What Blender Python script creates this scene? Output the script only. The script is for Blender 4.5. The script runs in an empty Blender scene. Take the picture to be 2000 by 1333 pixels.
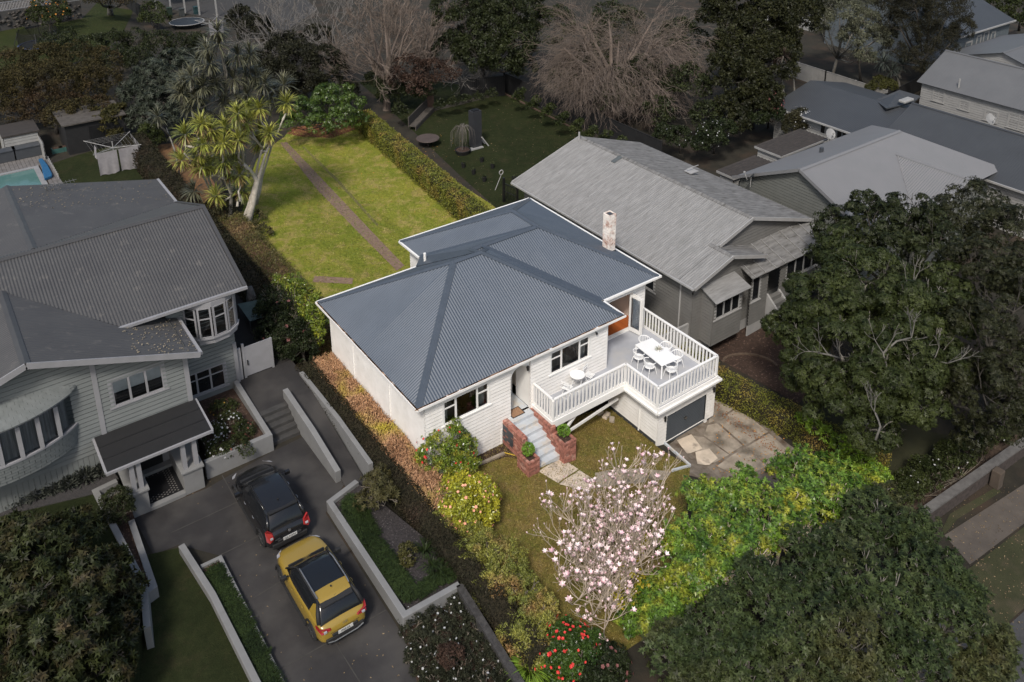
import bpy, bmesh, math, random
import numpy as np
from mathutils import Vector, Matrix

random.seed(7)
RNG = np.random.default_rng(11)
S = bpy.context.scene
COL = S.collection

# ---------------------------------------------------------------- camera
CAM_F, CAM_PX, CAM_PY, CAM_HOR = 1720.0, 1020.0, 169.0, -416.0   # in pixels of a 2000 x 1333 frame
CAM_POS = np.array([-14.09, -25.637, 27.0])
CAM_YAW = 0.636
PITCH = math.atan((CAM_PY - CAM_HOR) / CAM_F)
cd = bpy.data.cameras.new('camera')
cam = bpy.data.objects.new('camera', cd)
COL.objects.link(cam)
cam.location = CAM_POS
cam.rotation_euler = (math.pi / 2 - PITCH, 0, -CAM_YAW)
cd.sensor_width = 36.0
cd.sensor_fit = 'HORIZONTAL'
cd.lens = CAM_F / 2000 * 36
cd.shift_x = (1000 - CAM_PX) / 2000
cd.shift_y = (CAM_PY - 666.5) / 2000
cd.clip_start = 0.5
cd.clip_end = 1500
S.camera = cam

# ---------------------------------------------------------------- light
SUN_TO = Vector((-0.60, -0.55, 0.95)).normalized()
W_ = bpy.data.worlds.new('World'); S.world = W_; W_.use_nodes = True
nt = W_.node_tree
bg = nt.nodes['Background']
sky = nt.nodes.new('ShaderNodeTexSky'); sky.sky_type = 'NISHITA'; sky.sun_disc = False
sky.sun_elevation = math.asin(SUN_TO.z)
sky.sun_rotation = math.atan2(SUN_TO.x, SUN_TO.y)
sky.air_density = 1.3; sky.dust_density = 3.2; sky.ozone_density = 0.6
nt.links.new(sky.outputs[0], bg.inputs[0])
bg.inputs[1].default_value = 0.135
sl = bpy.data.lights.new('sun', 'SUN'); sl.energy = 2.75; sl.angle = math.radians(9); sl.color = (1, 0.95, 0.87)
so = bpy.data.objects.new('sun', sl); COL.objects.link(so)
so.rotation_euler = SUN_TO.to_track_quat('Z', 'Y').to_euler()
S.view_settings.view_transform = 'Standard'
S.view_settings.look = 'None'
S.view_settings.gamma = 1
S.view_settings.exposure = 0.08

# ---------------------------------------------------------------- rays (photo pixel -> real place)
def _ray(px, py):
    c, s = math.cos(PITCH), math.sin(PITCH)
    d = np.array([1., 0, 0]) * (px - CAM_PX) / CAM_F + np.array([0, s, c]) * (CAM_PY - py) / CAM_F + np.array([0, c, -s])
    cy, sy = math.cos(CAM_YAW), math.sin(CAM_YAW)
    return np.array([d[0] * cy + d[1] * sy, -d[0] * sy + d[1] * cy, d[2]])
def at(px, py, z):
    d = _ray(px, py); t = (z - CAM_POS[2]) / d[2]; return Vector(CAM_POS + d * t)
def ony(px, py, y):
    d = _ray(px, py); t = (y - CAM_POS[1]) / d[1]; return Vector(CAM_POS + d * t)
def onx(px, py, x):
    d = _ray(px, py); t = (x - CAM_POS[0]) / d[0]; return Vector(CAM_POS + d * t)
def mpp(p):   # metres per photo pixel at a point
    c, s = math.cos(PITCH), math.sin(PITCH)
    fw = np.array([math.sin(CAM_YAW) * c, math.cos(CAM_YAW) * c, -s])
    return float((np.array(p) - CAM_POS) @ fw) / CAM_F
# ground height: neighbour's level on the left, falling to the right
HX = [(-400, .5), (-1.75, .5), (-1.55, 0.1), (4.5, 0.0), (9.6, -.95), (11.0, -1.32), (16.0, -1.32), (22, -1.1), (400, -1.1)]
def gh(x):
    for (a, za), (b, zb) in zip(HX, HX[1:]):
        if x <= b: return za + (zb - za) * (x - a) / (b - a)
    return HX[-1][1]
def G(px, py, dz=0.0):
    z = 0.0
    for _ in range(30):
        p = at(px, py, z); z = .5 * z + .5 * (gh(p.x) + dz)
    return at(px, py, z)

# ---------------------------------------------------------------- object helpers
def tag(o, label=None, cat=None, group=None, kind=None):
    if label: o['label'] = label
    if cat: o['category'] = cat
    if group: o['group'] = group
    if kind: o['kind'] = kind
    return o
def thing(name, label, cat, loc=(0, 0, 0), rz=0, group=None):
    o = bpy.data.objects.new(name, None); COL.objects.link(o)
    o.empty_display_size = .3
    o.location = loc; o.rotation_euler = (0, 0, rz)
    return tag(o, label, cat, group)
def wloc(o):
    v = Vector((0, 0, 0))
    while o: v += Vector(o.location); o = o.parent
    return v
def link(name, me, m, parent=None, local=False):
    """me is in world coordinates unless local; parents are never rotated while building"""
    o = bpy.data.objects.new(name, me)
    if m is not None: me.materials.append(m)
    COL.objects.link(o)
    if parent is not None:
        if not local:
            me.transform(Matrix.Translation(-wloc(parent)))
        o.parent = parent
    return o
def copy_tree(o, parent=None):
    c = o.copy(); COL.objects.link(c); c.parent = parent
    for ch in list(o.children): copy_tree(ch, c)
    return c

class MB:
    def __init__(s): s.v = []; s.f = []; s.smooth = False
    def add(s, vs, fs):
        n = len(s.v); s.v += [tuple(v) for v in vs]; s.f += [tuple(i + n for i in f) for f in fs]; return s
    def box(s, a, b):
        x0, x1 = sorted((a[0], b[0])); y0, y1 = sorted((a[1], b[1])); z0, z1 = sorted((a[2], b[2]))
        return s.add([(x0,y0,z0),(x1,y0,z0),(x1,y1,z0),(x0,y1,z0),(x0,y0,z1),(x1,y0,z1),(x1,y1,z1),(x0,y1,z1)],
                     [(0,3,2,1),(4,5,6,7),(0,1,5,4),(1,2,6,5),(2,3,7,6),(3,0,4,7)])
    def beam(s, a, b, w, h, up=(0, 0, 1)):
        a = Vector(a); b = Vector(b); d = (b - a)
        if d.length < 1e-6: return s
        d.normalize(); up = Vector(up)
        sd = d.cross(up)
        if sd.length < 1e-4: sd = d.cross(Vector((1, 0, 0)))
        sd.normalize(); u = sd.cross(d).normalized()
        q = [(-1,-1),(1,-1),(1,1),(-1,1)]
        vs = [a + sd*(x*w/2) + u*(y*h/2) for x, y in q] + [b + sd*(x*w/2) + u*(y*h/2) for x, y in q]
        return s.add(vs, [(3,2,1,0),(4,5,6,7),(0,1,5,4),(1,2,6,5),(2,3,7,6),(3,0,4,7)])
    def prism(s, poly, z0, z1):
        n = len(poly)
        ar = sum(poly[i][0]*poly[(i+1)%n][1] - poly[(i+1)%n][0]*poly[i][1] for i in range(n))
        if ar < 0: poly = poly[::-1]
        z1l = z1 if hasattr(z1, '__len__') else [z1]*n
        if ar < 0 and hasattr(z1, '__len__'): z1l = list(z1)[::-1]
        vs = [(p[0], p[1], z0) for p in poly] + [(p[0], p[1], z) for p, z in zip(poly, z1l)]
        fs = [tuple(range(n))[::-1], tuple(range(n, 2*n))] + [(i, (i+1)%n, n+(i+1)%n, n+i) for i in range(n)]
        return s.add(vs, fs)
    def slab(s, pts, t):
        """a flat polygon in space given thickness t downwards along its normal"""
        pts = [Vector(p) for p in pts]; n = len(pts)
        nm = Vector((0,0,0))
        for i in range(n): nm += pts[i].cross(pts[(i+1)%n])
        if nm.z < 0: pts = pts[::-1]; nm = -nm
        nm.normalize()
        vs = pts + [p - nm*t for p in pts]
        return s.add(vs, [tuple(range(n)), tuple(range(n, 2*n))[::-1]] + [(i, n+i, n+(i+1)%n, (i+1)%n) for i in range(n)])
    def tube(s, pts, rs, k=6, cap=True):
        pts = [Vector(p) for p in pts]; n = len(pts)
        if not hasattr(rs, '__len__'): rs = [rs]*n
        base = len(s.v); prev = None
        for i, p in enumerate(pts):
            d = (pts[min(i+1, n-1)] - pts[max(i-1, 0)])
            if d.length < 1e-7: d = Vector((0, 0, 1))
            d.normalize()
            if prev is None:
                a = d.cross(Vector((0, 0, 1)))
                if a.length < .01: a = d.cross(Vector((1, 0, 0)))
            else:
                a = prev - d*prev.dot(d)
                if a.length < 1e-4: a = d.cross(Vector((1, 0, .3)))
            a.normalize(); prev = a; b = d.cross(a)
            for j in range(k):
                t = 2*math.pi*j/k
                s.v.append(tuple(p + (a*math.cos(t) + b*math.sin(t))*rs[i]))
        for i in range(n-1):
            for j in range(k):
                s.f.append((base+i*k+j, base+i*k+(j+1)%k, base+(i+1)*k+(j+1)%k, base+(i+1)*k+j))
        if cap:
            s.f.append(tuple(base+j for j in range(k))[::-1]); s.f.append(tuple(base+(n-1)*k+j for j in range(k)))
        return s
    def lathe(s, c, prof, k=16, cap=True):
        """prof = [(r, z)...]"""
        base = len(s.v); n = len(prof)
        for r, z in prof:
            for j in range(k):
                t = 2*math.pi*j/k; s.v.append((c[0]+r*math.cos(t), c[1]+r*math.sin(t), c[2]+z))
        for i in range(n-1):
            for j in range(k):
                s.f.append((base+i*k+j, base+i*k+(j+1)%k, base+(i+1)*k+(j+1)%k, base+(i+1)*k+j))
        if cap: s.f.append(tuple(base+j for j in range(k))[::-1]); s.f.append(tuple(base+(n-1)*k+j for j in range(k)))
        return s
    def rotz(s, ang, c=(0, 0), start=0):
        ca, sa = math.cos(ang), math.sin(ang)
        for i in range(start, len(s.v)):
            x, y, z = s.v[i]; x -= c[0]; y -= c[1]; s.v[i] = (c[0]+x*ca-y*sa, c[1]+x*sa+y*ca, z)
        return s
    def build(s, name, m, parent=None, local=False, smooth=False, bevel=0):
        me = bpy.data.meshes.new(name); me.from_pydata(s.v, [], s.f); me.update()
        if smooth:
            me.polygons.foreach_set('use_smooth', [True]*len(me.polygons))
        o = link(name, me, m, parent, local)
        if bevel:
            bv = o.modifiers.new('bevel', 'BEVEL'); bv.width = bevel; bv.segments = 2; bv.limit_method = 'ANGLE'
        return o

def quads_mesh(name, V, nq, m, parent=None, local=False, smooth=False, k=4):
    """V: (nq*k,3) array; every k verts one face"""
    me = bpy.data.meshes.new(name)
    me.vertices.add(len(V)); me.vertices.foreach_set('co', np.asarray(V, dtype=np.float32).ravel())
    me.loops.add(nq*k); me.loops.foreach_set('vertex_index', np.arange(nq*k, dtype=np.int32))
    me.polygons.add(nq); me.polygons.foreach_set('loop_start', np.arange(0, nq*k, k, dtype=np.int32))
    me.polygons.foreach_set('loop_total', np.full(nq, k, dtype=np.int32))
    me.update(calc_edges=True)
    return link(name, me, m, parent, local)

# ---------------------------------------------------------------- materials
MATS = {}
def pm(name, col, col2=None, scale=2.0, amt=1.0, rough=.85, bump=0.0, bscale=40., metal=0., spec=.4, island=False, detail=4,
       third=None, tscale=.4, stretch=None, coord='Object', trans=0.0, sub=None, island_amt=.5, coat=0.0, tpos=(.5, .72)):
    if name in MATS: return MATS[name]
    m = bpy.data.materials.new(name); m.use_nodes = True; n = m.node_tree; L = n.links
    bs = n.nodes['Principled BSDF']
    bs.inputs['Roughness'].default_value = rough; bs.inputs['Metallic'].default_value = metal
    bs.inputs['Specular IOR Level'].default_value = spec
    if coat: bs.inputs['Coat Weight'].default_value = coat; bs.inputs['Coat Roughness'].default_value = .05
    col2 = col2 or tuple(c*.72 for c in col)
    geo = n.nodes.new('ShaderNodeNewGeometry')
    src = geo.outputs['Position']
    if stretch:
        mp = n.nodes.new('ShaderNodeVectorMath'); mp.operation = 'MULTIPLY'; mp.inputs[1].default_value = stretch
        L.new(src, mp.inputs[0]); src = mp.outputs[0]
    nz = n.nodes.new('ShaderNodeTexNoise'); nz.inputs['Scale'].default_value = scale; nz.inputs['Detail'].default_value = detail
    nz.inputs['Roughness'].default_value = .62
    L.new(src, nz.inputs['Vector'])
    rmp = n.nodes.new('ShaderNodeValToRGB'); rmp.color_ramp.elements[0].position = .5-.17*1/max(amt,.2)*1; rmp.color_ramp.elements[1].position = .5+.17/max(amt,.2)
    rmp.color_ramp.elements[0].color = (*col2, 1); rmp.color_ramp.elements[1].color = (*col, 1)
    L.new(nz.outputs['Fac'], rmp.inputs['Fac']); out = rmp.outputs['Color']
    if third:
        n3 = n.nodes.new('ShaderNodeTexNoise'); n3.inputs['Scale'].default_value = tscale; n3.inputs['Detail'].default_value = 5
        L.new(src, n3.inputs['Vector'])
        r3 = n.nodes.new('ShaderNodeValToRGB'); r3.color_ramp.elements[0].position = tpos[0]; r3.color_ramp.elements[1].position = tpos[1]
        L.new(n3.outputs['Fac'], r3.inputs['Fac'])
        mx = n.nodes.new('ShaderNodeMix'); mx.data_type = 'RGBA'
        L.new(r3.outputs['Color'], mx.inputs['Factor']); L.new(out, mx.inputs['A']); mx.inputs['B'].default_value = (*third, 1)
        out = mx.outputs['Result']
    if island:
        mr = n.nodes.new('ShaderNodeMapRange'); mr.inputs['To Min'].default_value = 1-island_amt; mr.inputs['To Max'].default_value = 1+island_amt
        L.new(geo.outputs['Random Per Island'], mr.inputs['Value'])
        vm = n.nodes.new('ShaderNodeVectorMath'); vm.operation = 'SCALE'
        L.new(out, vm.inputs[0]); L.new(mr.outputs[0], vm.inputs['Scale']); out = vm.outputs[0]
    L.new(out, bs.inputs['Base Color'])
    if bump:
        nb = n.nodes.new('ShaderNodeTexNoise'); nb.inputs['Scale'].default_value = bscale; nb.inputs['Detail'].default_value = 3
        L.new(src, nb.inputs['Vector'])
        bp = n.nodes.new('ShaderNodeBump'); bp.inputs['Strength'].default_value = min(bump, 1); bp.inputs['Distance'].default_value = .02
        L.new(nb.outputs['Fac'], bp.inputs['Height']); L.new(bp.outputs[0], bs.inputs['Normal'])
    if trans:
        tr = n.nodes.new('ShaderNodeBsdfTranslucent'); L.new(out, tr.inputs['Color'])
        ms = n.nodes.new('ShaderNodeMixShader'); ms.inputs[0].default_value = trans
        L.new(bs.outputs[0], ms.inputs[1]); L.new(tr.outputs[0], ms.inputs[2])
        L.new(ms.outputs[0], n.nodes['Material Output'].inputs['Surface'])
    MATS[name] = m
    return m
def leafmat(name, c1, c2, rough=.6, trans=.22, scale=.8, spec=.5, third=None, tscale=.35, iam=.45):
    if max(c1) < .1: spec = min(spec, .22); rough = max(rough, .5)
    return pm(name, c1, c2, scale=scale, rough=rough, island=True, trans=trans, spec=spec, third=third, tscale=tscale, island_amt=iam, amt=1.0)
def lawnmat(name, base, alt, dry, s1=.55, s2=5.5, drypos=(.5, .66)):
    m = bpy.data.materials.new(name); m.use_nodes = True; n = m.node_tree; L = n.links; bs = n.nodes['Principled BSDF']
    bs.inputs['Roughness'].default_value = 1; bs.inputs['Specular IOR Level'].default_value = .1
    geo = n.nodes.new('ShaderNodeNewGeometry')
    def nz(sc, det, lo, hi, rg=.65):
        t = n.nodes.new('ShaderNodeTexNoise'); t.inputs['Scale'].default_value = sc; t.inputs['Detail'].default_value = det; t.inputs['Roughness'].default_value = rg; t.inputs['Distortion'].default_value = .4
        L.new(geo.outputs['Position'], t.inputs['Vector']); r = n.nodes.new('ShaderNodeMapRange'); r.inputs['From Min'].default_value = lo; r.inputs['From Max'].default_value = hi; r.clamp = True
        L.new(t.outputs['Fac'], r.inputs['Value']); return r.outputs[0]
    def mix(f, a, b):
        x = n.nodes.new('ShaderNodeMix'); x.data_type = 'RGBA'; L.new(f, x.inputs['Factor'])
        for k, v in (('A', a), ('B', b)):
            if isinstance(v, tuple): x.inputs[k].default_value = (*v, 1)
            else: L.new(v, x.inputs[k])
        return x.outputs['Result']
    o = mix(nz(s1, 6, .42, .6), alt, base); o = mix(nz(s1*1.7+.13, 8, drypos[0], drypos[1], .75), o, dry)
    d = mix(nz(s2, 6, .35, .7), tuple(c*.55 for c in base), tuple(min(1, c*1.25) for c in base))
    x = n.nodes.new('ShaderNodeMix'); x.data_type = 'RGBA'; x.inputs['Factor'].default_value = .45; L.new(o, x.inputs['A']); L.new(d, x.inputs['B'])
    fine = nz(26, 4, .3, .75); y = n.nodes.new('ShaderNodeMapRange'); L.new(fine, y.inputs['Value']); y.inputs['To Min'].default_value = .68; y.inputs['To Max'].default_value = 1.25
    v = n.nodes.new('ShaderNodeVectorMath'); v.operation = 'SCALE'; L.new(x.outputs['Result'], v.inputs[0]); L.new(y.outputs[0], v.inputs['Scale'])
    L.new(v.outputs[0], bs.inputs['Base Color'])
    bp = n.nodes.new('ShaderNodeBump'); bp.inputs['Strength'].default_value = .8; bp.inputs['Distance'].default_value = .03; L.new(nz(40, 3, .3, .7), bp.inputs['Height']); L.new(bp.outputs[0], bs.inputs['Normal'])
    return m
def glassmat(name, tint=(.6, .65, .68), mixf=.35, rough=.03):
    if name in MATS: return MATS[name]
    m = bpy.data.materials.new(name); m.use_nodes = True; n = m.node_tree; L = n.links
    for x in list(n.nodes):
        if x.type == 'BSDF_PRINCIPLED': n.nodes.remove(x)
    t = n.nodes.new('ShaderNodeBsdfTransparent'); t.inputs[0].default_value = (*tint, 1)
    g = n.nodes.new('ShaderNodeBsdfGlossy'); g.inputs['Roughness'].default_value = rough; g.inputs[0].default_value = (.9, .9, .9, 1)
    fr = n.nodes.new('ShaderNodeFresnel'); fr.inputs[0].default_value = 1.5
    ms = n.nodes.new('ShaderNodeMixShader')
    L.new(fr.outputs[0], ms.inputs[0]); L.new(t.outputs[0], ms.inputs[1]); L.new(g.outputs[0], ms.inputs[2])
    L.new(ms.outputs[0], n.nodes['Material Output'].inputs['Surface'])
    MATS[name] = m; return m
# ---------------------------------------------------------------- building pieces
def corr(poly, eave_dir, m, parent, name='roof_sheet', pitch=.1, amp=.013, seg=4, lift=0.0, thick=.012):
    """real corrugated sheet filling a convex planar polygon; corrugations run up the slope"""
    P = [Vector(p) for p in poly]
    nm = Vector((0, 0, 0))
    for i in range(len(P)): nm += P[i].cross(P[(i+1) % len(P)])
    nm.normalize()
    if nm.z < 0: nm = -nm
    u = Vector(eave_dir); u = (u - nm*u.dot(nm)).normalized(); v = nm.cross(u)
    o = P[0]
    Q = [((p-o).dot(u), (p-o).dot(v)) for p in P]
    u0 = min(q[0] for q in Q)+1e-4; u1 = max(q[0] for q in Q)-1e-4
    n = max(2, int((u1-u0)/(pitch/seg)))
    us = np.linspace(u0, u1, n+1)
    mb = MB(); cols = []
    for uu in us:
        vs = []
        for i in range(len(Q)):
            (a, b), (c, d) = Q[i], Q[(i+1) % len(Q)]
            if (a-uu)*(c-uu) <= 0 and abs(a-c) > 1e-9: vs.append(b+(d-b)*(uu-a)/(c-a))
        if not vs: continue
        w = amp*math.sin(2*math.pi*uu/pitch) + lift
        cols.append((o+u*uu+v*min(vs)+nm*w, o+u*uu+v*max(vs)+nm*w))
    for a, b in cols: mb.v += [tuple(a), tuple(b)]
    for i in range(len(cols)-1): mb.f.append((2*i, 2*i+2, 2*i+3, 2*i+1))
    ob = mb.build(name, m, parent, smooth=True)
    return ob
def wall(parent, a, b, z0, z1, m, holes=(), top=None, name='wall', pitch=.175, lap=.045, t=.12, vert=False, zlow=None):
    """lapped weatherboards on the right-hand side of a->b (outside), with real openings.
    holes = [(u0,u1,z0,z1)], top(u)->z for gables, zlow(u)->z for stepped feet"""
    a = Vector((a[0], a[1], 0)); b = Vector((b[0], b[1], 0)); Lw = (b-a).length; d = (b-a)/Lw
    out = Vector((d.y, -d.x, 0))
    mb = MB()
    zt = z1 if top is None else max(top(Lw*i/40) for i in range(41))
    def P(u, z, o): return a + d*u + out*o + Vector((0, 0, z))
    if vert:
        n = max(1, int(Lw/pitch))
        for i in range(n):
            ua, ub = Lw*i/n+.006, Lw*(i+1)/n-.006
            lo = zlow((ua+ub)/2) if zlow else z0
            hi = top((ua+ub)/2) if top else z1
            mb.add([P(ua,lo,lap),P(ub,lo,lap),P(ub,hi,lap),P(ua,hi,lap)], [(0,1,2,3)])
            mb.add([P(ua,lo,lap),P(ua,hi,lap),P(ua,hi,-.02),P(ua,lo,-.02)], [(0,1,2,3)])
            mb.add([P(ub,lo,lap),P(ub,hi,lap),P(ub,hi,-.02),P(ub,lo,-.02)], [(3,2,1,0)])
        mb.add([P(0,z0,-.02),P(Lw,z0,-.02),P(Lw,z1,-.02),P(0,z1,-.02)], [(0,1,2,3)])
        return mb.build(name, m, parent)
    z = z0
    us_brk = sorted({0.0, Lw} | {h[0] for h in holes} | {h[1] for h in holes})
    while z < zt-1e-4:
        ze = min(z+pitch, zt)
        cuts = sorted({z, ze} | {h[2] for h in holes if z < h[2] < ze} | {h[3] for h in holes if z < h[3] < ze})
        for za, zb in zip(cuts, cuts[1:]):
            zm = (za+zb)/2
            segs = []
            for ua, ub in zip(us_brk, us_brk[1:]):
                um = (ua+ub)/2
                if any(h[0] <= um <= h[1] and h[2] <= zm <= h[3] for h in holes): continue
                if segs and abs(segs[-1][1]-ua) < 1e-6: segs[-1][1] = ub
                else: segs.append([ua, ub])
            for ua, ub in segs:
                if zlow:
                    us = np.linspace(ua, ub, 60); ok = [x for x in us if zlow(x) <= zm]
                    if not ok: continue
                    ua, ub = ok[0], ok[-1]
                if top is not None:
                    us = np.linspace(ua, ub, 120); ok = [x for x in us if top(x) >= za+1e-3]
                    if len(ok) < 2: continue
                    ok2 = [x for x in us if top(x) >= zb] or [sum(ok)/len(ok)]
                    ua_, ub_, va_, vb_ = ok[0], ok[-1], ok2[0], ok2[-1]
                else: ua_, ub_, va_, vb_ = ua, ub, ua, ub
                gr = .03; zg = z+pitch-gr
                fo = lambda zz: lap*(1-.45*(zz-z)/pitch)+.004
                if zb <= zg or za >= zg:
                    mb.add([P(ua_,za,fo(za)),P(ub_,za,fo(za)),P(vb_,zb,fo(zb)),P(va_,zb,fo(zb))], [(0,1,2,3)])
                else:
                    mb.add([P(ua_,za,fo(za)),P(ub_,za,fo(za)),P(ub_+(vb_-ub_)*.8,zg,fo(zg)),P(ua_+(va_-ua_)*.8,zg,fo(zg)),P(ub_+(vb_-ub_)*.8,zg,-.02),P(ua_+(va_-ua_)*.8,zg,-.02),P(vb_,zb,-.02),P(va_,zb,-.02)], [(0,1,2,3),(3,2,4,5),(5,4,6,7)])
                if za == z: mb.add([P(ua_,za,-.02),P(ub_,za,-.02),P(ub_,za,fo(za)),P(ua_,za,fo(za))], [(0,1,2,3)])
        z = ze
    # board ends at openings: reveals
    for h in holes:
        for (p, q) in (((h[0],h[2]),(h[0],h[3])), ((h[0],h[3]),(h[1],h[3])), ((h[1],h[3]),(h[1],h[2])), ((h[1],h[2]),(h[0],h[2]))):
            mb.add([P(p[0],p[1],.012),P(q[0],q[1],.012),P(q[0],q[1],-t),P(p[0],p[1],-t)], [(0,1,2,3)])
    return mb.build(name, m, parent)
def corner(parent, pts, z0, z1, m):
    for x, y in pts: MB().box((x-.032, y-.032, z0), (x+.032, y+.032, z1)).build('corner_stop', m, parent)
def window(parent, a, d, z0, z1, widths, fm, gm, fw=.07, transom=None, name='window', sill=True, casing=.09, depth=.05, blind=None, blind_m=None, tr_idx=None, back=None):
    """a: lower-left corner (x,y) of the opening seen from outside, d: unit dir along the wall; widths of lights"""
    a = Vector((a[0], a[1], 0)); d = Vector((d[0], d[1], 0)); out = Vector((d.y, -d.x, 0)); W = sum(widths)
    def P(u, z, o): return a + d*u + out*o + Vector((0, 0, z))
    def bar(mb, u0, u1, za, zb, o0, o1):
        vs = [P(u, z, o) for u in (u0, u1) for z in (za, zb) for o in (o0, o1)]
        mb.add(vs, [(0,1,3,2),(4,6,7,5),(0,4,5,1),(2,3,7,6),(0,2,6,4),(1,5,7,3)])
    mb = MB()
    c = casing
    if c:
        bar(mb, -c, 0, z0-.01, z1+c, .0, .045); bar(mb, W, W+c, z0-.01, z1+c, .0, .045)
        bar(mb, 0, W, z1, z1+c, .0, .045)
    bar(mb, 0, W, z1-.045, z1-.001, -.03, .03); bar(mb, 0, W, z0+.001, z0+.045, -.03, .03)
    u = 0; panes = []
    for i, w in enumerate(widths):
        bar(mb, u, u+fw*.6, z0+.045, z1-.045, -.03, .03)
        bar(mb, u+w-fw*.6, u+w, z0+.045, z1-.045, -.03, .03)
        if transom and (tr_idx is None or i in tr_idx):
            bar(mb, u+fw*.6, u+w-fw*.6, transom-.025, transom+.025, -.028, .028)
            panes += [(u+fw*.6, u+w-fw*.6, z0+.045, transom-.025), (u+fw*.6, u+w-fw*.6, transom+.025, z1-.045)]
        else: panes.append((u+fw*.6, u+w-fw*.6, z0+.045, z1-.045))
        u += w
    wo = mb.build(name, fm, parent)
    for p in panes:
        q = MB(); q.add([P(p[0],p[2],0),P(p[1],p[2],0),P(p[1],p[3],0),P(p[0],p[3],0)], [(0,1,2,3)]); q.build('pane', gm, wo)
        if back:
            q = MB(); q.add([P(p[0],p[2],-.1),P(p[1],p[2],-.1),P(p[1],p[3],-.1),P(p[0],p[3],-.1)], [(0,1,2,3)]); q.build('backing', back, wo)
        if blind:
            zz = p[3]-(p[3]-p[2])*blind
            q = MB(); q.add([P(p[0],zz,-.02),P(p[1],zz,-.02),P(p[1],p[3],-.02),P(p[0],p[3],-.02)], [(0,1,2,3)]); q.build('blind', blind_m, wo)
    if sill:
        q = MB(); bar(q, -c-.05, W+c+.05, z0-.07, z0-.005, 0, .09); q.build('sill', fm, wo)
    return wo
def cap(parent, pts, m, name='ridge_cap', w=.26, h=.045, lift=.03):
    mb = MB()
    for a, b in pts:
        a = Vector(a)+Vector((0,0,lift)); b = Vector(b)+Vector((0,0,lift))
        d = (b-a).normalized(); sd = d.cross(Vector((0,0,1))).normalized()
        dn = Vector((0,0,-1))
        vs = []
        for p in (a, b): vs += [p - sd*w/2 + dn*w*.16, p + Vector((0,0,h*.5)), p + sd*w/2 + dn*w*.16, p+dn*.05]
        mb.add(vs, [(0,4,5,1),(1,5,6,2),(2,6,7,3),(3,7,4,0),(0,1,2,3),(7,6,5,4)])
    return mb.build(name, m, parent)
def gutter(parent, pts, m, name='gutter', w=.11, h=.1):
    for a, b in pts: mb = MB(); mb.beam(a, b, w, h); o = mb.build(name, m, parent)
    return o

# flat sheets that follow the ground
def sheet(name, pts, m, lift=.004, kind='structure', parent=None, thick=0.0, level=None):
    bm = bmesh.new()
    vs = [bm.verts.new((p[0], p[1], 0)) for p in pts]
    bm.faces.new(vs)
    bmesh.ops.triangulate(bm, faces=bm.faces[:])
    if level is None:
        for x, _ in HX[1:-1]:
            bmesh.ops.bisect_plane(bm, geom=bm.verts[:]+bm.edges[:]+bm.faces[:], plane_co=(x, 0, 0), plane_no=(1, 0, 0))
    for v in bm.verts: v.co.z = (gh(v.co.x) if level is None else level) + lift
    bmesh.ops.recalc_face_normals(bm, faces=bm.faces[:])
    if sum(f.normal.z for f in bm.faces) < 0: bmesh.ops.reverse_faces(bm, faces=bm.faces[:])
    if thick:
        ret = bmesh.ops.extrude_face_region(bm, geom=bm.faces[:])
        for e in ret['geom']:
            if isinstance(e, bmesh.types.BMVert): e.co.z += thick
        bmesh.ops.recalc_face_normals(bm, faces=bm.faces[:])
    me = bpy.data.meshes.new(name); bm.to_mesh(me); bm.free()
    o = link(name, me, m, parent)
    if kind: o['kind'] = kind
    return o
def gp(l, dz=0): return [G(x, y, dz) for x, y in l]

# ---------------------------------------------------------------- foliage
def nrm(a): return a/np.maximum(np.linalg.norm(a, axis=-1, keepdims=True), 1e-9)
def leaf_verts(P, D, N, L, Wd, bend=.25):
    """diamond leaves: base P, growing along D, face normal about N"""
    D = nrm(D); Sd = nrm(np.cross(D, N)); Nn = nrm(np.cross(Sd, D))
    L = np.asarray(L).reshape(-1, 1)*np.ones((len(P), 1)); Wd = np.asarray(Wd).reshape(-1, 1)*np.ones((len(P), 1))
    mid = P + D*L*.58
    V = np.empty((len(P), 4, 3))
    V[:, 0] = P; V[:, 1] = mid + Sd*Wd*.5 + Nn*L*bend*.35; V[:, 2] = P + D*L - Nn*L*bend*.3; V[:, 3] = mid - Sd*Wd*.5 + Nn*L*bend*.35
    return V.reshape(-1, 3)
def leaf_tris(P, D, N, L, Wd, bend=.25):
    D = nrm(D); Sd = nrm(np.cross(D, N)); Nn = nrm(np.cross(Sd, D))
    L = np.asarray(L).reshape(-1, 1)*np.ones((len(P), 1)); Wd = np.asarray(Wd).reshape(-1, 1)*np.ones((len(P), 1))
    V = np.empty((len(P), 3, 3)); b = P + D*L*.15 + Nn*L*bend*.2
    V[:, 0] = b + Sd*Wd*.55; V[:, 1] = P + D*L - Nn*L*bend*.3; V[:, 2] = b - Sd*Wd*.55
    return V.reshape(-1, 3)
def blob_points(c, r, n, clump=.28, nclump=None, rng=RNG, top=-.35, shell=(.72, 1.0)):
    """points on clumps spread over an ellipsoid's shell; returns P, outward N"""
    c = np.array(c, float); r = np.array(r, float)*np.ones(3)
    nclump = nclump or max(14, int(9/(clump**2)/3.2))
    u = nrm(rng.normal(size=(nclump*3, 3))); u = u[u[:, 2] > top][:nclump]
    rr = rng.uniform(shell[0], shell[1], len(u))[:, None]
    cc = c + u*r*rr*(1-clump*.5)
    cr = clump*r.mean()*rng.uniform(.6, 1.25, len(u))
    idx = rng.integers(0, len(u), n)
    v = nrm(rng.normal(size=(n, 3)) + u[idx]*.9 + np.array([0, 0, .35]))
    rad = (cr[idx]*(1-np.abs(rng.normal(0, .22, n))))[:, None]
    return cc[idx] + v*rad*np.array([1, 1, .8]), v
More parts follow.
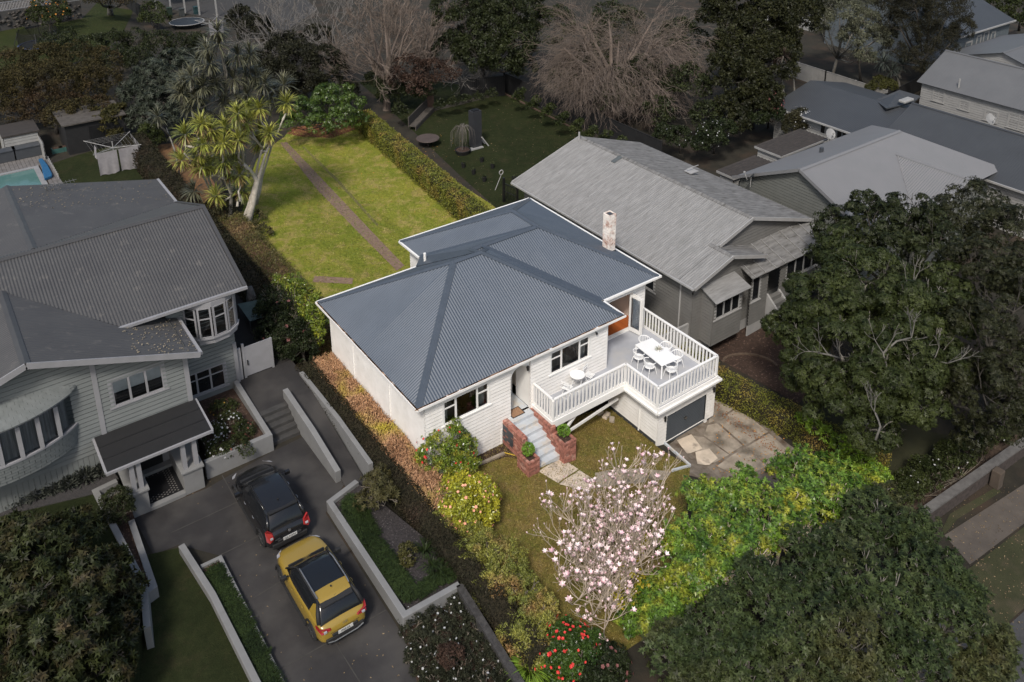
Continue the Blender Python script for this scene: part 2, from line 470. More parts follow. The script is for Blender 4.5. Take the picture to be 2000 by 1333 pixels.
def crown(name, blobs, n, L, m, parent, aspect=.5, droop=.2, clump=.28, rosette=0, rng=RNG, jit=.6, bend=.25, local=False, top=-.35, shell=(.72,1.0)):
    """blobs: [(center, r or (rx,ry,rz))]; n leaves in all, leaf length L"""
    vol = np.array([np.mean(np.array(b[1])*np.ones(3))**2 for b in blobs]); share = vol/vol.sum()
    out = []
    for b, s in zip(blobs, share):
        k = max(30, int(n*s))
        if rosette: k = max(8, k//rosette)
        P, N = blob_points(b[0], b[1], k, clump=clump, rng=rng, top=top, shell=shell)
        if rosette:
            # whorls: leaves radiate round each twig end
            a = nrm(np.cross(N, rng.normal(size=N.shape))); bb = np.cross(N, a)
            for j in range(rosette):
                t = 2*math.pi*(j+rng.uniform(-.2, .2, len(P)))/rosette
                D = a*np.cos(t)[:, None] + bb*np.sin(t)[:, None] + N*rng.uniform(.15, .7, (len(P), 1)) + np.array([0, 0, -droop])
                ll = L*rng.uniform(.7, 1.15, len(P))
                out.append(leaf_tris(P, D, N, ll, ll*aspect*1.15, bend))
        else:
            D = nrm(N*.5 + rng.normal(size=N.shape)*jit + np.array([0, 0, -droop]))
            Nn = nrm(N + rng.normal(size=N.shape)*.5)
            ll = L*rng.uniform(.6, 1.2, len(P))
            out.append(leaf_tris(P, D, Nn, ll, ll*aspect*1.1, bend))
    V = np.concatenate(out)
    return quads_mesh(name, V, len(V)//3, m, parent, local, k=3)
def hedge(name, label, pts, width, h, m, bm_, leaf=.09, dens=260, group=None, cat='hedge', base=None, rag=.05, z0=None, aspect=.55, zfun=None):
    """clipped hedge along a polyline; leafy skin on top, both sides and ends over a twiggy core"""
    c = sum((Vector((p[0], p[1], 0)) for p in pts), Vector((0,0,0)))/len(pts)
    t = thing(name, label, cat, (c.x, c.y, (gh(c.x) if z0 is None else z0)), 0, group)
    core = MB(); out = []
    for a, b in zip(pts, pts[1:]):
        a = Vector((a[0], a[1], 0)); b = Vector((b[0], b[1], 0)); d = (b-a); L = d.length; d /= L; s = Vector((d.y, -d.x, 0))
        za = gh(a.x) if z0 is None else z0; zb = gh(b.x) if z0 is None else z0
        w = width/2
        vs = []
        for p, z in ((a, za), (b, zb)):
            for q in ((-w*.86, -.05), (w*.86, -.05), (w*.8, h-.1), (-w*.8, h-.1)): vs.append(p + s*q[0] + Vector((0, 0, z+q[1])))
        core.add(vs, [(0,1,2,3),(7,6,5,4),(0,4,5,1),(1,5,6,2),(2,6,7,3),(3,7,4,0)])
        for (lo, hi, kind) in ((0, 1, 'top'), (0, 1, 'r'), (0, 1, 'l'), (0, 1, 'e0'), (0, 1, 'e1')):
            area = L*width if kind == 'top' else (L*h if kind in 'rl' else width*h)
            n = int(area*dens)
            u = RNG.uniform(0, 1, n); v = RNG.uniform(0, 1, n); j = RNG.normal(0, rag, n)
            wav = .05*np.sin(u*L*2.1)+.04*np.sin(u*L*5.3+1)
            A = np.array(a); B = np.array(b); Sv = np.array(s); Dv = np.array(d)
            zz = za + (zb-za)*u
            if kind == 'top': P = A + np.outer(u*L, Dv) + np.outer((v-.5)*width, Sv); P[:, 2] = zz+h+j+wav; N = np.tile([0, 0, 1.], (n, 1))
            elif kind in 'rl':
                sg = 1 if kind == 'r' else -1
                P = A + np.outer(u*L, Dv) + np.outer(sg*(w+j+wav*.6), Sv); P[:, 2] = zz+v*h; N = np.tile(Sv*sg, (n, 1))
            else:
                q = A if kind == 'e0' else B; sg = -1 if kind == 'e0' else 1
                P = q + np.outer(sg*np.abs(j), Dv) + np.outer((u-.5)*width, Sv); P[:, 2] = (za if sg < 0 else zb)+v*h; N = np.tile(Dv*sg, (n, 1))
            D = nrm(N*.6 + RNG.normal(size=N.shape)*.7); ll = leaf*RNG.uniform(.6, 1.25, n)
            out.append(leaf_tris(P, D, nrm(N+RNG.normal(size=N.shape)*.6), ll, ll*aspect*1.1))
    core.build('hedge_core', bm_, t)
    V = np.concatenate(out); quads_mesh('foliage', V, len(V)//3, m, t, k=3)
    return t
def limb_tree(mb, p, d, L, r, depth, rng=random, k=4, spread=.6, up=.15, ratio=.72, kids=(2, 3), segs=3, tips=None, rmin=.006, wig=.18):
    p = Vector(p); d = Vector(d).normalized()
    pts = [p.copy()]; rs = [r]
    for i in range(segs if depth else 2):
        d = (d + Vector((rng.uniform(-1, 1), rng.uniform(-1, 1), rng.uniform(-1, 1)+up))*wig).normalized()
        p = p + d*L/(segs if depth else 2); pts.append(p.copy()); rs.append(max(rmin, r*(1-(i+1)/segs*.4)))
    mb.tube(pts, rs, k if depth > 1 else 3, cap=False)
    if depth <= 0:
        if tips is not None: tips.append((p, d))
        return
    n = rng.randint(*kids)
    for i in range(n):
        a = Vector((rng.uniform(-1, 1), rng.uniform(-1, 1), rng.uniform(-.6, 1)))
        nd = (d + a*spread + Vector((0, 0, up))).normalized()
        st = pts[-1] if i < 2 else pts[rng.randint(1, len(pts)-1)]
        limb_tree(mb, st, nd, L*ratio*rng.uniform(.8, 1.15), max(rmin, r*.6), depth-1, rng, k, spread, up, ratio, kids, segs, tips, rmin, wig)
def tree(name, label, base, blobs, n, L, lm, tm, cat='tree', group=None, trunk_r=.22, rosette=0, clump=.28, limbs=6, aspect=.5, core=None, attips=0, keep=None, stems=False, copies=3, **kw):
    base = Vector(base)
    t = thing(name, label, cat, base, 0, group)
    mb = MB(); tips = []
    cs = [Vector(b[0]) for b in blobs]
    top = sum(cs, Vector((0, 0, 0)))/len(cs)
    fork = base + (top-base)*.35; fork.x = base.x + (top.x-base.x)*.2; fork.y = base.y+(top.y-base.y)*.2
    mb.tube([base-Vector((0, 0, .2)), base+(fork-base)*.5+Vector((.05, .03, 0)), fork], [trunk_r*1.25, trunk_r, trunk_r*.85], 8)
    for c, b in zip(cs, blobs):
        e = c
        mid = fork.lerp(e, .5)+Vector((random.uniform(-.2, .2), random.uniform(-.2, .2), -.1*(e-fork).length))
        if stems:
            g0 = Vector((base.x*.25+e.x*.75+random.uniform(-.3, .3), base.y*.25+e.y*.75+random.uniform(-.3, .3), 0)); g0.z = gh(g0.x)-.1
            mid = g0.lerp(e, .6)+Vector((random.uniform(-.2, .2), random.uniform(-.2, .2), 0)); mb.tube([g0, g0.lerp(mid, .5)+Vector((random.uniform(-.15, .15), 0, 0)), mid, e], [trunk_r*.9, trunk_r*.7, trunk_r*.55, trunk_r*.3], 7)
        else: mb.tube([fork, mid, e], [trunk_r*.6, trunk_r*.4, trunk_r*.2], 6)
        rr = float(np.mean(np.array(b[1])*np.ones(3)))
        for i in range(limbs):
            if attips: limb_tree(mb, e.lerp(mid, random.random()*.5), (random.uniform(-1, 1), random.uniform(-1, 1), random.uniform(-.1, 1)), rr*.42, trunk_r*.22, 2, spread=.75, ratio=.78, rmin=.016, up=.3, tips=tips)
            else: limb_tree(mb, e if i % 2 else mid, (random.uniform(-1, 1), random.uniform(-1, 1), random.uniform(-.1, 1)), rr*.45, trunk_r*.18, 2, spread=.7, ratio=.7, rmin=.012)
    mb.build('trunk', tm, t, smooth=True)
    if attips:
        P0 = np.array([tuple(p) for p, d in tips]); D0 = np.array([tuple(d) for p, d in tips])
        P0 = np.concatenate([P0, P0+RNG.normal(0, L*1.1, P0.shape), P0+RNG.normal(0, L*1.6, P0.shape)*[1, 1, .5]][:copies]); D0 = np.concatenate([D0]*copies)
        N = nrm(D0*.5+np.array([0, 0, .9])+RNG.normal(0, .25, D0.shape)); a = nrm(np.cross(N, RNG.normal(size=N.shape))); bb = np.cross(N, a); out = []
        for j in range(attips):
            th = 2*math.pi*(j*.618); el = .75-1.1*j/attips
            D = a*math.cos(th)+bb*math.sin(th)+N*(el+RNG.uniform(-.15, .25, (len(P0), 1)))+np.array([0, 0, -.15]); ll = L*RNG.uniform(.75, 1.15, len(P0))
            out.append(leaf_tris(P0, D, N, ll, ll*aspect*1.15, .45))
        V = np.concatenate(out).reshape(-1, 3, 3)
        if keep is not None: V = V[keep(V.mean(1))]
        quads_mesh('leaf_whorls', V.reshape(-1, 3), len(V), lm, t, k=3)
    crown('crown', blobs, n, L, lm, t, rosette=rosette, clump=clump, aspect=aspect, **kw)
    return t
def bpx(px, py, z, rpx, sq=1.0):
    """blob seen at a photo pixel, with its centre z metres up and the radius it shows"""
    p = at(px, py, z); r = rpx*mpp(p)
    return (tuple(p), (r, r, r*sq))
def flowers(name, blobs, n, size, m, parent, rng=RNG, top=-.2, petals=5):
    out = []
    w = np.array([np.mean(np.array(b[1])*np.ones(3))**2 for b in blobs]); w = w/w.sum()
    for b, s in zip(blobs, w):
        k = max(1, int(n*s)); u = nrm(rng.normal(size=(k*4, 3))); u = u[u[:, 2] > top][:k]
        P = np.array(b[0]) + u*np.array(b[1])*np.ones(3)*rng.uniform(.93, 1.06, (len(u), 1))
        a = nrm(np.cross(u, rng.normal(size=u.shape))); bb = np.cross(u, a)
        sz = size*rng.uniform(.7, 1.2, len(P))
        for j in range(petals):
            t = 2*math.pi*j/petals
            D = a*math.cos(t)+bb*math.sin(t)+u*.55
            out.append(leaf_verts(P, D, u, sz*.6, sz*.55, .3))
    V = np.concatenate(out)
    return tag(quads_mesh(name, V, len(V)//4, m, parent), kind='stuff')
# ================================================================ materials
WHITE = pm('white_paint', (.80, .79, .77), (.74, .73, .71), scale=1.2, rough=.55, bump=.08, bscale=25)
WHITE2 = pm('white_boards', (.82, .80, .78), (.72, .70, .67), scale=1.6, rough=.6, bump=.06, bscale=18, third=(.6, .58, .55), tscale=1.1, tpos=(.62, .85))
ROOFB = pm('blue_grey_roof_steel', (.088, .106, .134), (.077, .094, .119), scale=.9, rough=.45, spec=.5)
ROOFCAP = pm('blue_grey_flashing', (.066, .080, .102), (.056, .069, .088), scale=2, rough=.45)
BRICK = pm('red_brick', (.36, .155, .115), (.25, .10, .075), scale=9, rough=.9, bump=.4, bscale=60, island=True, island_amt=.35, third=(.5, .33, .27), tscale=3, tpos=(.55, .8))
MORTAR = pm('mortar', (.42, .34, .28), (.3, .24, .2), scale=6, rough=.95)
DECKG = pm('grey_deck_paint', (.40, .41, .44), (.34, .35, .38), scale=1.1, rough=.6, bump=.05, third=(.44, .43, .42), tscale=.8)
STEPG = pm('grey_step_paint', (.52, .55, .58), (.42, .45, .48), scale=1.4, rough=.6, third=(.5, .46, .40), tscale=2.2, tpos=(.5, .7))
GLASS = glassmat('window_glass', (.75, .78, .8))
DARKG = pm('dark_glass', (.012, .013, .015), (.008, .009, .01), scale=.5, rough=.06, spec=.8)
DGREY = pm('dark_grey_paint', (.055, .06, .068), (.045, .05, .058), scale=2, rough=.5)
BLACKM = pm('black_metal', (.015, .015, .016), (.01, .01, .011), rough=.4)
CREAM = pm('cream_plaster', (.80, .73, .65), (.75, .68, .6), scale=1, rough=.9)
WOODO = pm('orange_floor_wood', (.42, .115, .028), (.30, .075, .018), scale=1.2, stretch=(14, 1, 1), rough=.35, spec=.5)
CARPET = pm('dark_carpet', (.15, .14, .13), (.11, .10, .096), scale=30, rough=1)
CLOTH = pm('white_cloth', (.72, .7, .67), (.58, .56, .53), scale=6, rough=.95)
SOIL = pm('dark_soil', (.055, .032, .022), (.03, .018, .013), scale=5, rough=1, bump=1, bscale=30, third=(.14, .09, .07), tscale=9, tpos=(.58, .7))
RUST = pm('leaf_litter_gutter', (.42, .25, .15), (.25, .14, .08), scale=14, rough=1)

# ================================================================ ground
EARTH = pm('garden_earth', (.030, .026, .018), (.016, .014, .010), scale=.9, rough=1, bump=.6, bscale=8, third=(.045, .03, .02), tscale=.5)
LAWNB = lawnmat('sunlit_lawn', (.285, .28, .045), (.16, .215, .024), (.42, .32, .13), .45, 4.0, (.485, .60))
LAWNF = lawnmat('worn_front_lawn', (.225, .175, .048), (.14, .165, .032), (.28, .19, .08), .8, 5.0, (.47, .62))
LAWND = lawnmat('dimmed_lawn', (.030, .037, .014), (.018, .025, .009), (.050, .042, .022), .4, 4.0, (.52, .68))  # neighbours' lawns: the dimming is put into the grass colour
ASPH = pm('dark_driveway', (.030, .028, .028), (.022, .020, .020), scale=1.1, rough=.85, bump=.25, bscale=60, third=(.052, .048, .045), tscale=.5, tpos=(.46, .66))
CONC = pm('old_concrete', (.36, .31, .25), (.24, .20, .155), scale=2.2, rough=.95, bump=.5, bscale=20, third=(.13, .11, .085), tscale=1.3, tpos=(.48, .68))
CONCL = pm('pale_concrete', (.62, .52, .41), (.45, .38, .3), scale=2.5, rough=.95, bump=.4, bscale=20, third=(.25, .21, .17), tscale=2.0, tpos=(.55, .7))
CONCD = pm('brown_grey_concrete', (.10, .085, .072), (.07, .06, .052), scale=1.2, rough=.95, bump=.3, bscale=20)
ROADM = pm('road_asphalt', (.06, .06, .062), (.045, .045, .047), scale=2, rough=.9, bump=.4, bscale=80)
VERGE = pm('verge_grass', (.040, .042, .018), (.028, .03, .012), scale=1, rough=1, bump=1, bscale=40, third=(.06, .05, .03), tscale=1.4)
PATHB = pm('brick_dust_path', (.25, .17, .12), (.17, .11, .08), scale=5, rough=1, bump=.6, bscale=30)
MULCH = pm('bark_mulch', (.09, .062, .045), (.04, .027, .02), scale=9, rough=1, bump=1, bscale=30, third=(.16, .12, .09), tscale=6, tpos=(.6, .7))

sheet('ground', [(-390, -390), (390, -390), (390, 390), (-390, 390)], EARTH, lift=0)
# property: back garden, front garden, side strips
back = gp([(560, 262), (705, 236), (960, 400), (1010, 440), (905, 520), (640, 600), (470, 470), (480, 330)])
sheet('back_lawn', [(p.x, p.y) for p in back], LAWNB, .012)
front = [(.05, -.01), (9.9, -.01), (9.9, -3.6)]+[tuple(G(x, y).xy) for x, y in ((1348, 912), (1340, 1000), (1330, 1200), (1240, 1260), (1120, 1340))]+[(-1.45, -11.5), (-1.45, 0)]
sheet('front_lawn', front, LAWNF, .012)
sheet('side_path_soil', [(-1.4, .0), (0, .0), (0, 9), (-1.4, 12)], SOIL, .008)
bed = gp([(925, 884), (988, 863), (1010, 897), (990, 893), (930, 914)])
sheet('front_bed', [(p.x, p.y) for p in bed], SOIL, .02)
# concrete strip and path through the back lawn
pathp = gp([(547, 280), (560, 278), (640, 362), (725, 452), (790, 520), (775, 530), (700, 455), (620, 372)])
sheet('garden_path', [(p.x, p.y) for p in pathp], PATHB, .03)
# ================================================================ the white house
HOUSE = thing('weatherboard_house', 'white weatherboard house with blue-grey corrugated hip roof and a deck over its garage', 'house', (0, 0, 0))
ZE = 3.95
def lift(p, s, f): return Vector((p[0], p[1], f))
xa0, xa1, ya0, ya1, sa = -.43, 10.45, -.24, 9.16, .585
ra = (ya1-ya0)/2; zra = ZE+sa*ra; yr = ya0+ra; xl = xa0+ra; xr_ = xa1-ra
A1, A2, A3, A4 = (xa0, ya0, ZE), (xa1, ya0, ZE), (xa1, ya1, ZE), (xa0, ya1, ZE)
RA, RB = (xl, yr, zra), (xr_, yr, zra)
corr([A1, A2, RB, RA], (1, 0, 0), ROOFB, HOUSE, pitch=.125, amp=.021)
corr([A4, A1, RA], (0, 1, 0), ROOFB, HOUSE, pitch=.125, amp=.021)
corr([A3, A4, RA, RB], (1, 0, 0), ROOFB, HOUSE, pitch=.125, amp=.021)
corr([A2, A3, RB], (0, 1, 0), ROOFB, HOUSE, pitch=.125, amp=.021)
xc1, yc0, sc, hc = 14.25, 1.27, .53, 4.33
zc = ZE+sc*hc; xm = xc1-hc; ym = yc0+hc; xd0 = xm-hc; yd1 = 12.05
K0, K1, K2, K3, K4 = (xd0+.1, yc0, ZE), (xc1, yc0, ZE), (xc1, yd1, ZE), (xd0, yd1, ZE), (xd0, ym+hc, ZE)
M1, M2 = (xm, ym, zc), (xm, yd1-hc, zc)
corr([(9.2, yc0, ZE), K1, M1, (5.95, ym, zc)], (1, 0, 0), ROOFB, HOUSE, pitch=.125, amp=.021)
corr([K1, K2, M2, M1], (0, 1, 0), ROOFB, HOUSE, pitch=.125, amp=.021)
corr([K2, K3, M2], (1, 0, 0), ROOFB, HOUSE, pitch=.125, amp=.021)
corr([K3, K4, M1, M2], (0, 1, 0), ROOFB, HOUSE, pitch=.125, amp=.021)
corr([K4, M1, (5.95, ym, zc)], (1, 0, 0), ROOFB, HOUSE, pitch=.125, amp=.021)
mb = MB(); mb.slab([Vector(RB)+Vector((0, 0, .05)), Vector((5.95, ym, zc+.03)), Vector((4.9, ya1, ZE+.06))], .03); mb.slab([Vector(K4)+Vector((0, 0, .03)), Vector((5.95, ym, zc+.03)), Vector((4.9, ya1, ZE+.05))], .03); mb.build('saddle_flashing', ROOFCAP, HOUSE)
cap(HOUSE, [(A1, RA), (A2, RB), (A3, RB), (A4, RA), (RA, RB), (K1, M1), (K2, M2), (K3, M2), (M1, M2), ((5.95, ym, zc), M1), ((5.95, ym, zc), RB)], ROOFCAP, w=.30)
# valley trays and gutters
def ga(x, y): return (x, y, ZE+.03)
mbv = MB()
va = Vector((xa1, yc0, ZE)); vb = Vector(((xa1-3.9), yc0+.585/.53*3.9, ZE+.585*3.9))
mbv.beam(va+Vector((0, 0, .05)), vb+Vector((0, 0, .05)), .3, .03)
mbv.beam(Vector(K4)+Vector((0, 0, .05)), Vector(M1)+Vector((0, 0, .02)), .34, .03)
mbv.build('valley_flashing', ROOFCAP, HOUSE)
gz = ZE-.03
gutter(HOUSE, [((xa0-.05, ya0-.05, gz), (xa1+.1, ya0-.05, gz)), ((xa0-.05, ya0-.05, gz), (xa0-.05, ya1+.05, gz)), ((xa0, ya1+.05, gz), (xd0, ya1+.05, gz)),
               ((xa1+.05, ya0, gz), (xa1+.05, yc0, gz)), ((xa1, yc0-.05, gz), (xc1+.1, yc0-.05, gz)), ((xc1+.05, yc0, gz), (xc1+.05, yd1, gz)),
               ((xd0-.05, ym+hc, gz), (xd0-.05, yd1, gz)), ((xd0, yd1+.05, gz), (xc1+.05, yd1+.05, gz))], WHITE, w=.095, h=.10)
lit = MB()
for (a, b, ax) in (((xa0-.04, ya0, 0), (xa0-.04, ya1, 0), 1), ((xa0, ya0-.04, 0), (xa1, ya0-.04, 0), 0)):
    L_ = (Vector(b)-Vector(a)).length
    for i in range(int(L_*16)):
        p = Vector(a).lerp(Vector(b), random.random()); s_ = random.uniform(.02, .06)
        lit.box((p.x-s_*(3 if ax == 0 else .5), p.y-s_*(3 if ax else .5), gz+.055), (p.x+s_*(3 if ax == 0 else .5), p.y+s_*(3 if ax else .5), gz+.07))
tag(lit.build('gutter_litter', RUST, HOUSE), kind='stuff')
# soffits
mb = MB(); mb.box((xa0, ya0, ZE-.09), (xa1, .02, ZE-.075)); mb.box((xa0, .021, ZE-.09), (.02, ya1, ZE-.075)); mb.box((xa1+.0, yc0, ZE-.09), (xc1, 1.62, ZE-.075)); mb.box((13.6, 1.62, ZE-.09), (xc1, yd1, ZE-.075))
mb.build('soffit', WHITE, HOUSE)
# walls
W1Z = (2.40, 3.50)
h1 = (.87, 3.05, *W1Z); hp = (4.20, 5.25, 1.15, 3.60); h2 = (6.38, 8.58, *W1Z)
wall(HOUSE, (0, 0), (9.69, 0), -.15, 3.88, WHITE2, [h1, hp, h2])
hs = [(0.9, 1.7), (6.3, 7.2)]
sw = []
for pa, pb in (((759, 748), (782, 776)), ((666, 645), (686, 668))):
    a_ = onx(*pa, 0); b_ = onx(*pb, 0)
    sw.append((8.8-a_.y, 8.8-b_.y, 3.35, 3.68))
wall(HOUSE, (0, 8.8), (0, 0), -.15, 3.88, WHITE2, [(h[0], h[1], h[2], h[3]) for h in sw])
wall(HOUSE, (9.69, 0), (9.69, 1.6), .9, 3.88, WHITE2)
dh = (.22, 3.06, 1.36, 3.42)
wall(HOUSE, (9.69, 1.6), (13.6, 1.6), 1.1, 3.88, WHITE2, [dh])
wall(HOUSE, (13.6, 1.6), (13.6, 11.7), -1.4, 3.88, WHITE2)
wall(HOUSE, (13.6, 11.7), (6.0, 11.7), -1.0, 3.88, WHITE2)
wall(HOUSE, (6.0, 11.7), (6.0, 8.8), -.3, 3.88, WHITE2)
wall(HOUSE, (6.0, 8.8), (0, 8.8), -.2, 3.88, WHITE2)
mb = MB(); mb.box((-.012, -.012, -.1), (.07, .07, 3.88)); mb.box((-.03, -.03, -.1), (-.013, .09, 3.88)); mb.build('corner_board', WHITE, HOUSE)
wn = window(HOUSE, (.87, 0), (1, 0), *W1Z, [.58, 1.05, .55], WHITE, GLASS, transom=3.15, tr_idx=(0, 2))
wn = window(HOUSE, (6.38, 0), (1, 0), *W1Z, [.6, 1.05, .55], WHITE, GLASS, transom=3.15, tr_idx=(0, 2))
for (u0, u1, a, b) in sw:
    window(HOUSE, (0, 8.8-u0), (0, -1), a, b, [u1-u0], WHITE, DARKG, casing=.05, sill=False)
# rooms seen through the glass
def room(x0, x1, y0, y1, z0, z1, fm, wm):
    mb = MB(); mb.add([(x0,y0,z0),(x1,y0,z0),(x1,y1,z0),(x0,y1,z0)], [(0,1,2,3)]); mb.build('room_floor', fm, HOUSE)
    mb = MB(); mb.add([(x0,y0,z0),(x1,y0,z0),(x1,y1,z0),(x0,y1,z0),(x0,y0,z1),(x1,y0,z1),(x1,y1,z1),(x0,y1,z1)], [(3,2,6,7),(0,3,7,4),(2,1,5,6),(4,7,6,5)]); mb.build('room_wall', wm, HOUSE)
room(.2, 4.0, .13, 3.9, 1.3, 3.86, CARPET, CREAM)
room(5.5, 9.5, .13, 3.9, 1.3, 3.86, WOODO, CREAM)
room(9.85, 13.4, 1.73, 5.6, 1.35, 3.86, WOODO, CREAM)
def curtains(x0, x1, z0, z1):
    for xa, xb in ((x0, x0+.28), (x1-.28, x1)):
        mb = MB(); n = 12; vs = []
        for i in range(n+1):
            u = xa+(xb-xa)*i/n; y = .22+.035*math.sin(i*2.1); vs += [(u, y, z0-.3), (u, y, z1)]
        mb.add(vs, [(2*i, 2*i+2, 2*i+3, 2*i+1) for i in range(n)]); mb.build('curtain', CLOTH, HOUSE)
curtains(.9, 3.0, *W1Z); curtains(6.4, 8.55, *W1Z)
# a bed and its headboard behind the first window
bd = MB(); bd.box((.9, .9, 1.3), (2.3, 2.9, 1.75)); bd.build('bed', CLOTH, HOUSE, bevel=.05)
bd = MB(); bd.box((.75, .9, 1.3), (.86, 2.9, 2.1)); bd.box((2.75, 1.6, 1.3), (3.4, 2.2, 1.9)); bd.build('bedroom_furniture', pm('oak', (.42, .2, .07), (.3, .14, .05), rough=.6), HOUSE)
bd = MB(); bd.box((6.7, .8, 1.3), (8.4, 2.6, 1.8)); bd.build('bed', CLOTH, HOUSE, bevel=.05)
# porch: arched opening, little recess with the front door
mb = MB(); n = 18; cx, rx, zs, ztop = 4.725, .50, 2.98, 3.60
pts = []
for i in range(n+1):
    t = math.pi*i/n; pts.append((cx-rx*math.cos(t), zs+rx*1.1*math.sin(t)))
for i in range(n):
    (xa_, za_), (xb_, zb_) = pts[i], pts[i+1]
    mb.add([(xa_, .004, za_), (xb_, .004, zb_), (xb_, .004, ztop), (xa_, .004, ztop)], [(0, 1, 2, 3)])
    mb.add([(xa_, .004, za_), (xb_, .004, zb_), (xb_, .9, zb_), (xa_, .9, za_)], [(3, 2, 1, 0)])
mb.build('porch_arch', WHITE, HOUSE)
mb = MB()
x0, x1, y1_ = 4.185, 5.265, 1.35
mb.add([(x0,.12,1.15),(x0,y1_,1.15),(x0,y1_,3.7),(x0,.12,3.7)], [(0,1,2,3)]); mb.add([(x1,.12,1.15),(x1,y1_-.3,1.15),(x1,y1_-.3,3.7),(x1,.12,3.7)], [(3,2,1,0)])
mb.add([(x0,y1_,1.15),(x1,y1_,1.15),(x1,y1_,3.6),(x0,y1_,3.6)], [(0,1,2,3)]); mb.add([(x1,y1_-.3,1.15),(x1+.3,y1_,1.15),(x1+.3,y1_,3.6),(x1,y1_-.3,3.6)], [(3,2,1,0)])
mb.build('porch_wall', WHITE, HOUSE)
mb = MB(); mb.box((4.26, 1.29, 1.3), (5.1, 1.34, 3.3)); fd = mb.build('front_door', WHITE, HOUSE, bevel=.01)
mb = MB(); mb.box((4.36, 1.275, 2.2), (4.62, 1.289, 3.1)); mb.box((4.74, 1.275, 2.2), (5.0, 1.289, 3.1)); mb.build('door_glass', DARKG, fd)
mb = MB(); mb.box((4.5, 1.25, 1.16), (5.2, 1.30, 1.3)); mb.build('door_step', STEPG, HOUSE)
# landing and steps
mb = MB(); mb.box((4.0, -.35, .9), (5.22, 0.0, 1.15)); mb.box((4.2, 0.0, 1.0), (5.25, 1.35, 1.15)); mb.build('landing', STEPG, HOUSE, bevel=.01)
for i in range(1, 7):
    y = -.35-.3*(i-1); mb = MB(); z = 1.15-.165*i
    mb.box((4.002, y-.32, z-.3 if z > .35 else -.1), (5.218, y+.0, z)); mb.box((4.002, y-.33, z-.035), (5.218, y-.28, z+.003))
    mb.build('step', STEPG, HOUSE, bevel=.012)
# brickwork of the stair walls and the two planter piers
def bricks(mb, x0, x1, y0, y1, z0, z1, soldier=True, skip=()):
    """brick skins on the four sides of a box, upright bricks along the top"""
    bl, bh, j = .215, .068, .011
    top = z1-.115 if soldier else z1
    for (a, b, fixed, ax, sg) in ((x0, x1, y0, 0, -1), (x0, x1, y1, 0, 1), (y0, y1, x0, 1, -1), (y0, y1, x1, 1, 1)):
        if (ax, sg) in skip: continue
        z = z0; row = 0
        while z < top-.02:
            zz = min(z+bh, top-.004); u = a - (bl/2 if row % 2 else 0)
            while u < b:
                ua, ub = max(u, a), min(u+bl, b)
                if ub-ua > .03:
                    o = random.uniform(-.003, .004)
                    q0, q1 = (fixed-.02, fixed+.012*1+o) if sg > 0 else (fixed-.012-o, fixed+.02)
                    if ax == 0: mb.box((ua, q0, z), (ub-j, q1, zz))
                    else: mb.box((q0, ua, z), (q1, ub-j, zz))
                u += bl+.0
            z += bh+j; row += 1
        if soldier:
            u = a
            while u < b-.03:
                w = min(.074, b-u); o = random.uniform(-.003, .005)
                q0, q1 = (fixed-.10, fixed+.016+o) if sg > 0 else (fixed-.016-o, fixed+.10)
                if ax == 0: mb.box((u, q0, top+.006), (u+w-j, q1, z1+random.uniform(-.003, .003)))
                else: mb.box((q0, u, top+.006), (q1, u+w-j, z1+.002+random.uniform(-.003, .003)))
                u += .074
def bcore(mb, x0, x1, y0, y1, z0, z1, hollow=False):
    mb.box((x0+.004, y0+.004, z0), (x1-.004, y1-.004, z1-.02))
bm1 = MB(); LW = (3.78, 4.0, -1.50, -.02, -.1, 1.22); LP = (3.46, 4.02, -2.32, -1.52, -.1, .74)
RW = (5.22, 5.44, -1.58, -.02, -.5, 1.14); RP = (5.22, 5.86, -2.46, -1.60, -.5, .86)
for bx_ in (LW, RW):
    bricks(bm1, *bx_); mo = MB(); bcore(mo, *bx_); mo.build('mortar_bed', MORTAR, HOUSE)
for bx_ in (LP, RP):
    bricks(bm1, *bx_); x0, x1, y0, y1, z0, z1 = bx_
    mo = MB(); mo.box((x0+.004, y0+.004, z0), (x1-.004, y1-.004, z1-.16)); mo.build('mortar_bed', MORTAR, HOUSE)
# stepped brick skirt under the right-hand wall, down beside the steps
tag(bm1.build('brickwork', BRICK, HOUSE), kind='stuff')
for (x0, x1, y0, y1, z0, z1) in (LP, RP): mb = MB(); mb.box((x0+.09, y0+.09, z1-.159), (x1-.09, y1-.09, z1-.06)); mb.build('planter_soil', SOIL, HOUSE)
mb = MB(); mb.box((3.765, -.8, .25), (3.779, -.02, 1.05)); mb.build('grey_vent_panel', DGREY, HOUSE)
# ---------------- deck, garage
ZD = 1.3
FAS = WHITE
mb = MB(); mb.box((5.40, -1.42, ZD-.05), (9.62, -.001, ZD)); mb.box((9.62, -3.50, ZD-.05), (13.42, 1.59, ZD)); deck = mb.build('deck', DECKG, HOUSE)
mb = MB()
fz0, fz1 = ZD-.34, ZD-.0
for a, b in (((5.40, -1.45), (9.60, -1.45)), ((5.37, -1.46), (5.37, -.01)), ((9.59, -3.54), (9.59, -1.46)), ((9.6, -3.54), (13.46, -3.54)), ((13.45, -3.52), (13.45, 1.59))):
    mb.beam((a[0], a[1], (fz0+fz1)/2+.0), (b[0], b[1], (fz0+fz1)/2), .05, fz1-fz0-.004)
mb.build('deck_fascia', FAS, deck)
mb = MB()
for a, b in (((9.50, -3.63), (13.6, -3.63)), ((9.50, -3.6), (9.50, -1.5)), ((13.56, -3.6), (13.56, 1.5))):
    mb.beam((a[0], a[1], ZD-.20), (b[0], b[1], ZD-.20), .11, .10)
mb.build('deck_gutter', FAS, deck)
for (ax_, ay_) in ((6.2, -1.30), (6.2, -.15)):
    pass
